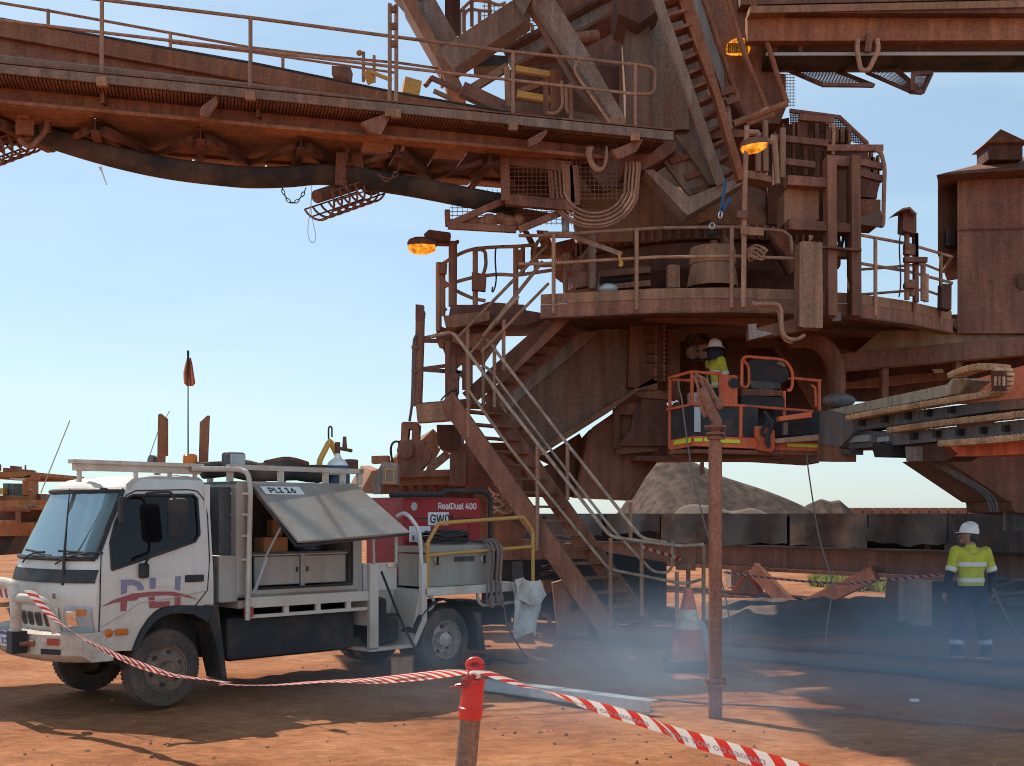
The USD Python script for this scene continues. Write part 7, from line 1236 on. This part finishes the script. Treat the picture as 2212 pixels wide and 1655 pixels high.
# ---------------------------------------------------------------- far heaps, train, plants, stones
def heap(name, label, crest, d_, mat, seed, run=1.45, amp=.012):
    xs = np.linspace(crest[0][0], crest[-1][0], 90); ys = np.interp(xs, [c[0] for c in crest], [c[1] for c in crest]); base = EYE - (1128 - HY) / F * d_ * DS * 0 - EYE; rows = []
    k_ = np.ones(5) / 5; ys = np.convolve(np.pad(ys, 2, mode='edge'), k_, 'valid')
    top = np.array([P(x, y, d_) for x, y in zip(xs, ys)]); H_ = np.maximum(top[:, 2], .05)
    for s_ in np.linspace(-1, 1, 33):
        z_ = H_ * (1 - abs(s_)) - .1; y_ = top[:, 1] + s_ * H_ * run; g_ = np.stack([top[:, 0] * (1 + 0 * s_), y_, z_], 1)
        nz = meshkit.fbm(np.stack([g_[:, 0] * .12, g_[:, 1] * .05, g_[:, 2] * .02], 1) * 30 / max(H_.max(), 1) * .3, 4, seed) - .5
        g_[:, 1] -= nz * H_ * amp * 14 * (1 - abs(s_)) * min(1, abs(s_) * 4); g_[:, 2] += nz * H_ * amp * (abs(s_) > .02); rows.append(g_)
    return solo(name, label, 'stockpile', M().grid(np.array(rows)), mat, smooth=True)
heap('ore_stockpile', 'large sloping ore stockpile behind the standpipe and conveyor', [(1280, 1130), (1330, 1112), (1375, 1045), (1412, 997), (1470, 984), (1510, 1000), (1559, 1026), (1644, 1053), (1697, 1073), (1737, 1091), (1790, 1118)], 66, 'ore', 2)
heap('ore_stockpile', 'small peaked ore heap right of the large stockpile', [(1715, 1118), (1742, 1088), (1774, 1075), (1794, 1081), (1813, 1077), (1831, 1093), (1856, 1112), (1870, 1120)], 72, 'ore', 5, 1.2)
heap('ore_stockpile', 'low pale heap in front of the large stockpile', [(1440, 1125), (1470, 1090), (1495, 1084), (1535, 1088), (1580, 1100), (1625, 1092), (1690, 1116), (1705, 1122)], 40, 'ore_light', 7, 1.4)
heap('dirt_mound', 'far dirt mound behind the ochre machine at left', [(40, 1120), (80, 1075), (120, 1062), (160, 1080), (220, 1110), (300, 1122)], 60, 'rust_orange', 9)
bank = P(2300, 1112, 420); struct('embankment', M().prism([(bank[0] - 260, bank[1], -1), (bank[0] - 255, bank[1], 3.2), (bank[0] + 200, bank[1], 3.2), (bank[0] + 205, bank[1], -1)], (0, 12, 0)), 'ore')
wg0 = None
for i, x in enumerate(np.arange(1700, 2215, 20.6)):
    b_ = P(x, 1117, 414); path = numbered('/World', 'ore_wagon')
    if wg0 is None:
        wg0 = path; xf_ = UsdGeom.Xform.Define(stage, path); xf_.AddTranslateOp().Set(Gf.Vec3d(*map(float, b_))); pr = xf_.GetPrim(); w_ = 18.0 / F * 414 * DS; zt2 = 20 / F * 414 * DS
        put(path + '/body', M().prism([(0, 0, zt2 - 3.6), (0, 0, zt2), (w_, 0, zt2), (w_, 0, zt2 - 3.6)], (0, 3, 0)), 'rust'); put(path + '/frame', M().box((.3, .1, 3.25), (w_ - .3, 2.9, zt2 - 3.62)), 'rust_dark')
    else:
        xf_ = UsdGeom.Xform.Define(stage, path); xf_.AddTranslateOp().Set(Gf.Vec3d(*map(float, b_))); pr = xf_.GetPrim(); pr.GetReferences().AddInternalReference(wg0); pr.SetInstanceable(True)
    tag(pr, 'tiny rusty ore wagon of the long train on the horizon', 'wagon', 'ore wagons of the train on the horizon')
gr_ = M(); R_ = np.random.default_rng(11)
for k in range(260):
    x, y = R_.uniform(1755, 2080), R_.uniform(1236, 1276); y += 0
    if R_.random() < .35: x = R_.normal(1880, 35)
    c = G(x, y) if y > 1200 else None; c[2] = gh(c[0], c[1]); s_ = R_.uniform(.5, 1.2)
    for j in range(16):
        a = R_.uniform(0, 6.28); h_ = R_.uniform(.15, .42) * s_; e = np.array([math.cos(a), math.sin(a), 0]); q = c + e * R_.uniform(0, .22); w = np.array([-e[1], e[0], 0]) * .022
        tip = q + e * h_ * R_.uniform(.2, .7) + [0, 0, h_]; md = (q + tip) / 2 + [0, 0, h_ * .12]; gr_.add([q - w, q + w, md + w, md - w, tip], [(0, 1, 2), (0, 2, 3), (3, 2, 4)])
solo('grass', 'pale green grass tufts growing on the dirt beyond the conveyor', 'grass', gr_, 'leaf', kind='stuff')
stn = M(); ico = trimesh.creation.icosphere(1, 1.)
for k in range(620):
    if k < 480: x, y = R_.uniform(-20, 2230), 1425 + 240 * R_.random() ** .8
    else: x, y = R_.uniform(1500, 2230), R_.uniform(1260, 1400)
    c = G(x, y); s_ = .004 + .016 * R_.random() ** 3.5 * (1.5 if k > 480 else 1); d_ = R_.uniform(.6, 1.3, (len(ico.vertices), 1)); stn.add(ico.vertices * d_ * s_ * R_.uniform(.7, 1.3, 3) + [c[0], c[1], gh(c[0], c[1]) + s_ * .1], ico.faces)
solo('loose_stones', 'loose red stones scattered over the dirt', 'stones', stn, 'stone', kind='stuff')
rb = M()
for k in range(260):
    cxy = [(1355, 1330), (1400, 1322), (1345, 1350), (1440, 1345), (1420, 1330)][k % 5]; c = G(cxy[0] + R_.normal(0, 14), cxy[1] + R_.normal(0, 6)) + [0, .0, 0]; s_ = R_.uniform(.03, .1); rb.add(ico.vertices * R_.uniform(.6, 1.2, (len(ico.vertices), 1)) * s_ + [c[0], c[1], R_.uniform(0, .16)], ico.faces)
solo('spilled_ore', 'pale lumps of spilled ore heaped behind the stair foot', 'rubble', rb, 'ore_light', kind='stuff')
for k, (x, y) in enumerate(((3990 * .54, 2650 * .54), (1985, 1537), (2010, 1531), (2170, 1572), (2175, 1611))):
    pass
solo('white_litter', 'scrap of white litter on the dirt at the lower right', 'litter', M().rbox(G(1975, 1512) + [-.045, -.03, -.02], G(1975, 1512) + [.045, .03, .01], .01), 'print_white')
# ---------------------------------------------------------------- upper mast above the picture
um = TT('overhead_girders', 'heavy girders of the machine high above the mast legs', 'girders', base=(-1, 17.5, 13))
for i, (ya, yb_, xa, xb) in enumerate(((15.9, 16.7, -4.2, 1.9), (16.85, 17.5, -4.6, 2.0), (17.6, 18.6, -4.6, 1.6), (18.85, 19.8, -4.2, 1.5), (20.0, 21.2, -3.4, 1.2))): um.part('cross_beam', M().box((xa, ya, 12.9), (xb, yb_, 13.5)), 'rust')
for p, q in ((P(*e0(190, -10), 13.9), (-3.6, 19.0, 12.9)), (P(*e0(1140, -10), 12.8), (-1.2, 17.8, 12.9))): um.part('leg', M().bar(p, q, .8, .5), 'grey_steel')
# ---------------------------------------------------------------- people
import manifold3d as m3
def sph(p, r): return m3.Manifold.sphere(float(r), 16).translate(tuple(map(float, p)))
def bone(p, q, rp, rq): return m3.Manifold.batch_hull([sph(p, rp), sph(q, rq)])
def blob(ms, refine=.03, it=8):
    u = m3.Manifold.batch_boolean(ms, m3.OpType.Add).refine_to_length(refine).to_mesh()
    t = trimesh.Trimesh(u.vert_properties[:, :3], u.tri_verts, process=True)
    if it: trimesh.smoothing.filter_taubin(t, iterations=it)
    return t
def ell(c, rx, ry, rz): return m3.Manifold.sphere(1., 24).scale((rx, ry, rz)).translate(tuple(map(float, c)))
def hand(w, d_, side, up):              # wrist, finger direction, thumb side, back of hand normal
    w, d_, side, up = np.asarray(w), N(d_), N(side), N(up); pl = w + d_ * .05
    ms = [m3.Manifold.batch_hull([sph(w + side * s * .022 + d_ * .01, .016) for s in (-1, 1)] + [sph(w + d_ * .085 + side * s * .03, .013) for s in (-1, 1)])]
    for i, (o, L_) in enumerate(((-.03, .058), (-.01, .072), (.011, .078), (.031, .068))):
        b = w + d_ * .085 + side * o; k = b + d_ * L_ * .5 - up * .012; e = k + N(d_ - up * .9) * L_ * .5; ms += [bone(b, k, .0095, .009), bone(k, e, .009, .0075)]
    t0 = w + d_ * .03 + side * .03; t1 = t0 + N(d_ + side * .9) * .035; ms += [bone(t0, t1, .013, .011), bone(t1, t1 + N(d_ * 1.2 - up * .3) * .03, .011, .009)]
    return ms
def person(name, label, J, base, yaw, vest, parts):
    c, s_ = math.cos(yaw), math.sin(yaw); R = np.array([[c, -s_, 0], [s_, c, 0], [0, 0, 1]]); xf = lambda v: np.asarray(v) @ R.T + base
    t = T(name, label, 'person', base, xf=xf); j = {k: np.array(v, float) for k, v in J.items()}
    body = [ell(j['head'], .078, .098, .118), bone(j['neck'], j['head'] - [0, 0, .05], .058, .055), bone(j['hip'], j['chest'], .10, .12)]
    hd = j['face']; body += [sph(j['head'] + hd * .1 + [0, 0, -.01], .02), ell(j['head'] + hd * .06 + [0, 0, -.07], .045, .045, .04)]
    sidev = np.cross(hd, [0, 0, 1.]); body += [ell(j['head'] + sidev * s * .078, .016, .022, .032) for s in (-1, 1)]
    for S_ in 'LR':
        body += [bone(j['chest'] + (j['sh' + S_] - j['chest']) * .5, j['sh' + S_], .08, .058), bone(j['sh' + S_], j['el' + S_], .05, .042), bone(j['el' + S_], j['wr' + S_], .04, .027), bone(j['hp' + S_], j['kn' + S_], .085, .055), bone(j['kn' + S_], j['an' + S_], .055, .04), bone(j['an' + S_], j['an' + S_] + j['foot'] * .15 + [0, 0, -.04], .04, .03)]
        dr = j['wr' + S_] - j['el' + S_]; body += hand(j['wr' + S_], dr, j['foot'] if abs(N(dr)[2]) > .5 else np.array([0, 0, 1.]), np.array([1. if S_ == 'R' else -1., 0, 0]) if abs(N(dr)[2]) > .5 else np.array([1., 0, 0]))
    t.part('body', blob(body, .025, 6).__class__ and (lambda b: (b.vertices, b.faces))(blob(body, .025, 6)), 'skin', smooth=True)
    A = lambda b: (b.vertices, b.faces)
    torso = [m3.Manifold.batch_hull([ell(j['hip'] + [0, 0, .0], .165, .115, .07), ell((j['hip'] + j['chest']) / 2, .165, .118, .08)]), m3.Manifold.batch_hull([ell((j['hip'] + j['chest']) / 2, .165, .118, .08), ell(j['chest'], .175, .125, .10), sph(j['shL'] * .88 + j['chest'] * .12, .07), sph(j['shR'] * .88 + j['chest'] * .12, .07)]), bone(j['chest'], j['neck'] - [0, 0, .03], .1, .07)]
    sleeve = [bone(j['sh' + S_], j['sh' + S_] * .12 + j['el' + S_] * .88, .078, .062) for S_ in 'LR']
    shirt = m3.Manifold.batch_boolean(torso + sleeve, m3.OpType.Add)
    t.part('hi_vis_shirt', A(blob([shirt], .03, 6)), 'hivis', smooth=True)
    for S_ in 'LR': t.part('lower_sleeve', A(blob([bone(j['sh' + S_] * .12 + j['el' + S_] * .88, j['el' + S_], .06, .057), bone(j['el' + S_], j['wr' + S_], .057, .043)], .03, 3)), 'navy', smooth=True)
    pants = [m3.Manifold.batch_hull([ell(j['hip'] + [0, 0, -.02], .17, .12, .07), sph(j['hpL'], .1), sph(j['hpR'], .1)])]
    for S_ in 'LR': pants += [bone(j['hp' + S_], j['kn' + S_], .105, .082), bone(j['kn' + S_], j['an' + S_] + [0, 0, .03], .082, .07)]
    t.part('work_trousers', A(blob(pants, .03, 6)), 'navy', smooth=True)
    for S_ in 'LR':
        a = j['an' + S_]; t.part('boot', A(blob([m3.Manifold.batch_hull([sph(a + [0, 0, .02], .055), sph(a - j['foot'] * .05 + [0, 0, -.05], .045), sph(a + j['foot'] * .17 + [0, 0, -.06], .042)])], .03, 3)), 'boot', smooth=True)
        k = j['kn' + S_] * .4 + j['an' + S_] * .6; ax_ = N(j['kn' + S_] - j['an' + S_]); t.part('trouser_band', M().lathe(k - ax_ * .03, ax_, [(.084, 0), (.086, .01), (.087, .05), (.085, .06)], 20), 'reflective', smooth=50)
        e = j['sh' + S_] * .16 + j['el' + S_] * .84; ax_ = N(j['sh' + S_] - j['el' + S_]); t.part('sleeve_band', M().lathe(e - ax_ * .02, ax_, [(.068, 0), (.070, .008), (.072, .045), (.069, .055)], 20), 'reflective', smooth=50)
    fat = m3.Manifold.batch_boolean([x.translate((0, 0, 0)) for x in torso], m3.OpType.Add).to_mesh(); tf = trimesh.Trimesh(fat.vert_properties[:, :3], fat.tri_verts)
    for zc_ in vest:
        sec = tf.section((0, 0, 1), (0, 0, zc_))
        if sec is None: continue
        loop = max(sec.discrete, key=len); ce = loop.mean(0); g_ = np.array([[(p - ce) * [1.045, 1.06, 1] + ce + [0, 0, dz_] for p in loop] for dz_ in (-.028, .028)]); t.part('body_band', M().grid(g_), 'reflective', smooth=50)
    hc = j['head'] + np.array([0, 0, .035]) - hd * .012; ax_ = N(np.array(J.get('tilt', (0, 0, 1)), float))
    hp_ = t.part('hard_hat', M().lathe(hc, ax_, [(.118, 0), (.118, .02), (.112, .06), (.095, .10), (.065, .125), (.03, .137), (0, .139)], 26), 'hat_white', smooth=50)
    pk = np.cross(ax_, hd); brim = [hc + pk * .118 * math.sin(a) + hd * (.118 * math.cos(a) + .05 * max(0, math.cos(a))) + [0, 0, .004 - .012 * max(0, math.cos(a))] for a in np.linspace(0, 6.283, 25)[:-1]]
    t.part('hat_peak', M().prism(brim, ax_ * .008), 'hat_white', under=hp_); t.part('hat_ridge', M().tube([hc + hd * x_ + ax_ * (.141 - 4.6 * x_ * x_) for x_ in np.linspace(-.1, .1, 9)], .009, 6), 'hat_white', under=hp_)
    if 'sunbrim' in parts: t.part('sun_brim', M().lathe(hc - ax_ * .0, ax_, [(.1, -.012), (.21, -.045), (.212, -.04), (.11, .006)], 26), 'brim_dark', smooth=50); t.part('neck_flap', M().lathe(hc, ax_, [(.125, -.02), (.135, -.09), (.13, -.17), (.11, -.2)], 20), 'brim_dark', smooth=True)
    else:
        hb = [ell(j['head'] + [0, 0, -.01] - hd * .03, .086, .085, .09)]; t.part('hair', A(blob(hb, .03, 2)), 'print_black', smooth=True)
    if 'harness' in parts: t.part('harness', M().tube([j['shL'] * .6 + j['chest'] * .4 + [0, -.03, .09], j['chest'] + [.06, -.14, -.05], j['hip'] + [.1, -.12, .05]], .018, 6, flat=.5).tube([j['shR'] * .6 + j['chest'] * .4 + [0, -.03, .09], j['chest'] + [-.05, -.15, -.05], j['hip'] + [-.08, -.14, .02]], .018, 6, flat=.5), 'print_black')
    return t
pb = G(2097, 1424)
person('person', 'standing worker in yellow and navy hi-vis with white hard hat, seen from behind', dict(head=(-.02, .03, 1.60), face=N((-.75, .65, .05)), tilt=(.12, -.05, 1), neck=(0, 0, 1.48), chest=(0, .0, 1.30), hip=(0, 0, .97), shL=(-.19, 0, 1.40), shR=(.19, 0, 1.39), elL=(-.27, -.01, 1.13), elR=(.27, -.02, 1.13), wrL=(-.30, .06, .90), wrR=(.29, .05, .89), hpL=(-.10, 0, .88), hpR=(.10, 0, .88), knL=(-.16, .03, .48), knR=(.17, .02, .48), anL=(-.19, 0, .10), anR=(.20, 0, .10), foot=(0, 1, 0)), pb + [0, 0, gh(pb[0], pb[1])], math.radians(3), (1.24, 1.04), ())
solo('lance_pole', 'thin dusty pole leaning beside the right hand of the standing worker', 'pole', M().tube([P(*b6(1450, 730), pb[1] / DS - .05), P(*b6(1520, 880), pb[1] / DS - .1), P(*b6(1650, 1110), pb[1] / DS - .2)], .018, 7), 'pipe_grey')
bf = P(*d4(650, 1375), 13.1); fz = bf[2]; hgt = P(1548, 722, 13.1)[2] - fz
person('person', 'worker in the raised lift basket wearing a white hard hat with dark sun brim', dict(head=(0.02, .0, 1.60), face=(0, 1, 0), neck=(0, .0, 1.48), chest=(0, -.02, 1.30), hip=(0, -.02, .97), shL=(-.19, 0, 1.40), shR=(.19, 0, 1.40), elL=(-.22, .05, 1.14), elR=(.24, .06, 1.14), wrL=(-.14, .30, 1.10), wrR=(.15, .31, 1.10), hpL=(-.10, 0, .88), hpR=(.10, 0, .88), knL=(-.12, .03, .48), knR=(.12, .03, .48), anL=(-.13, 0, .10), anR=(.13, 0, .10), foot=(0, 1, 0)), P(1545, HY, 13.2) * [1, 1, 0] + [0, 0, fz], math.radians(-72), (1.22, 1.03), ('sunbrim', 'harness'))
# ---------------------------------------------------------------- welding smoke
SC, SR = (4.0, 11.5, .0), (7.4, 4.9, 1.45)
sm = ell(SC, *SR).trim_by_plane((0, 0, 1), .07).to_mesh()
usdkit.material(stage, '/World/Looks/smoke', {'g': ('geometry', {}), 'n': ('noise_texture', {'scale': .5, 'detail': 4., 'roughness': .6, 'distortion': .8}), 'q': ('vector_math', {'math_type': 'subtract', 'vector2': SC}), 'dv': ('vector_math', {'math_type': 'divide', 'vector2': SR}), 'le': ('vector_math', {'math_type': 'length'}), 'hz': ('map_range', {'range_type': 'smoothstep', 'from_min': .15, 'from_max': 1., 'to_min': 1., 'to_max': 0., 'clamp': True}), 'r': ('map_range', {'from_min': .38, 'from_max': .68, 'to_min': .02, 'to_max': .46, 'clamp': True}), 'm': ('math', {'math_type': 'multiply'}), 'v': ('principled_volume', {'color': (.62, .77, .98), 'anisotropy': .35})},
    [('g.position', 'n.vector'), ('g.position', 'q.vector1'), ('q.vector', 'dv.vector1'), ('dv.vector', 'le.vector1'), ('le.value', 'hz.value'), ('n.fac', 'r.value'), ('hz.result', 'm.value1'), ('r.result', 'm.value2'), ('m.value', 'v.density')], volume='v.volume')
sp_m = usdkit.mesh(stage, '/World/smoke', trimesh.Trimesh(sm.vert_properties[:, :3], sm.tri_verts), UsdShade.Material.Get(stage, '/World/Looks/smoke')).GetPrim()
tag(sp_m, 'thin blue welding smoke drifting low over the ground at right', 'smoke', kind='stuff')
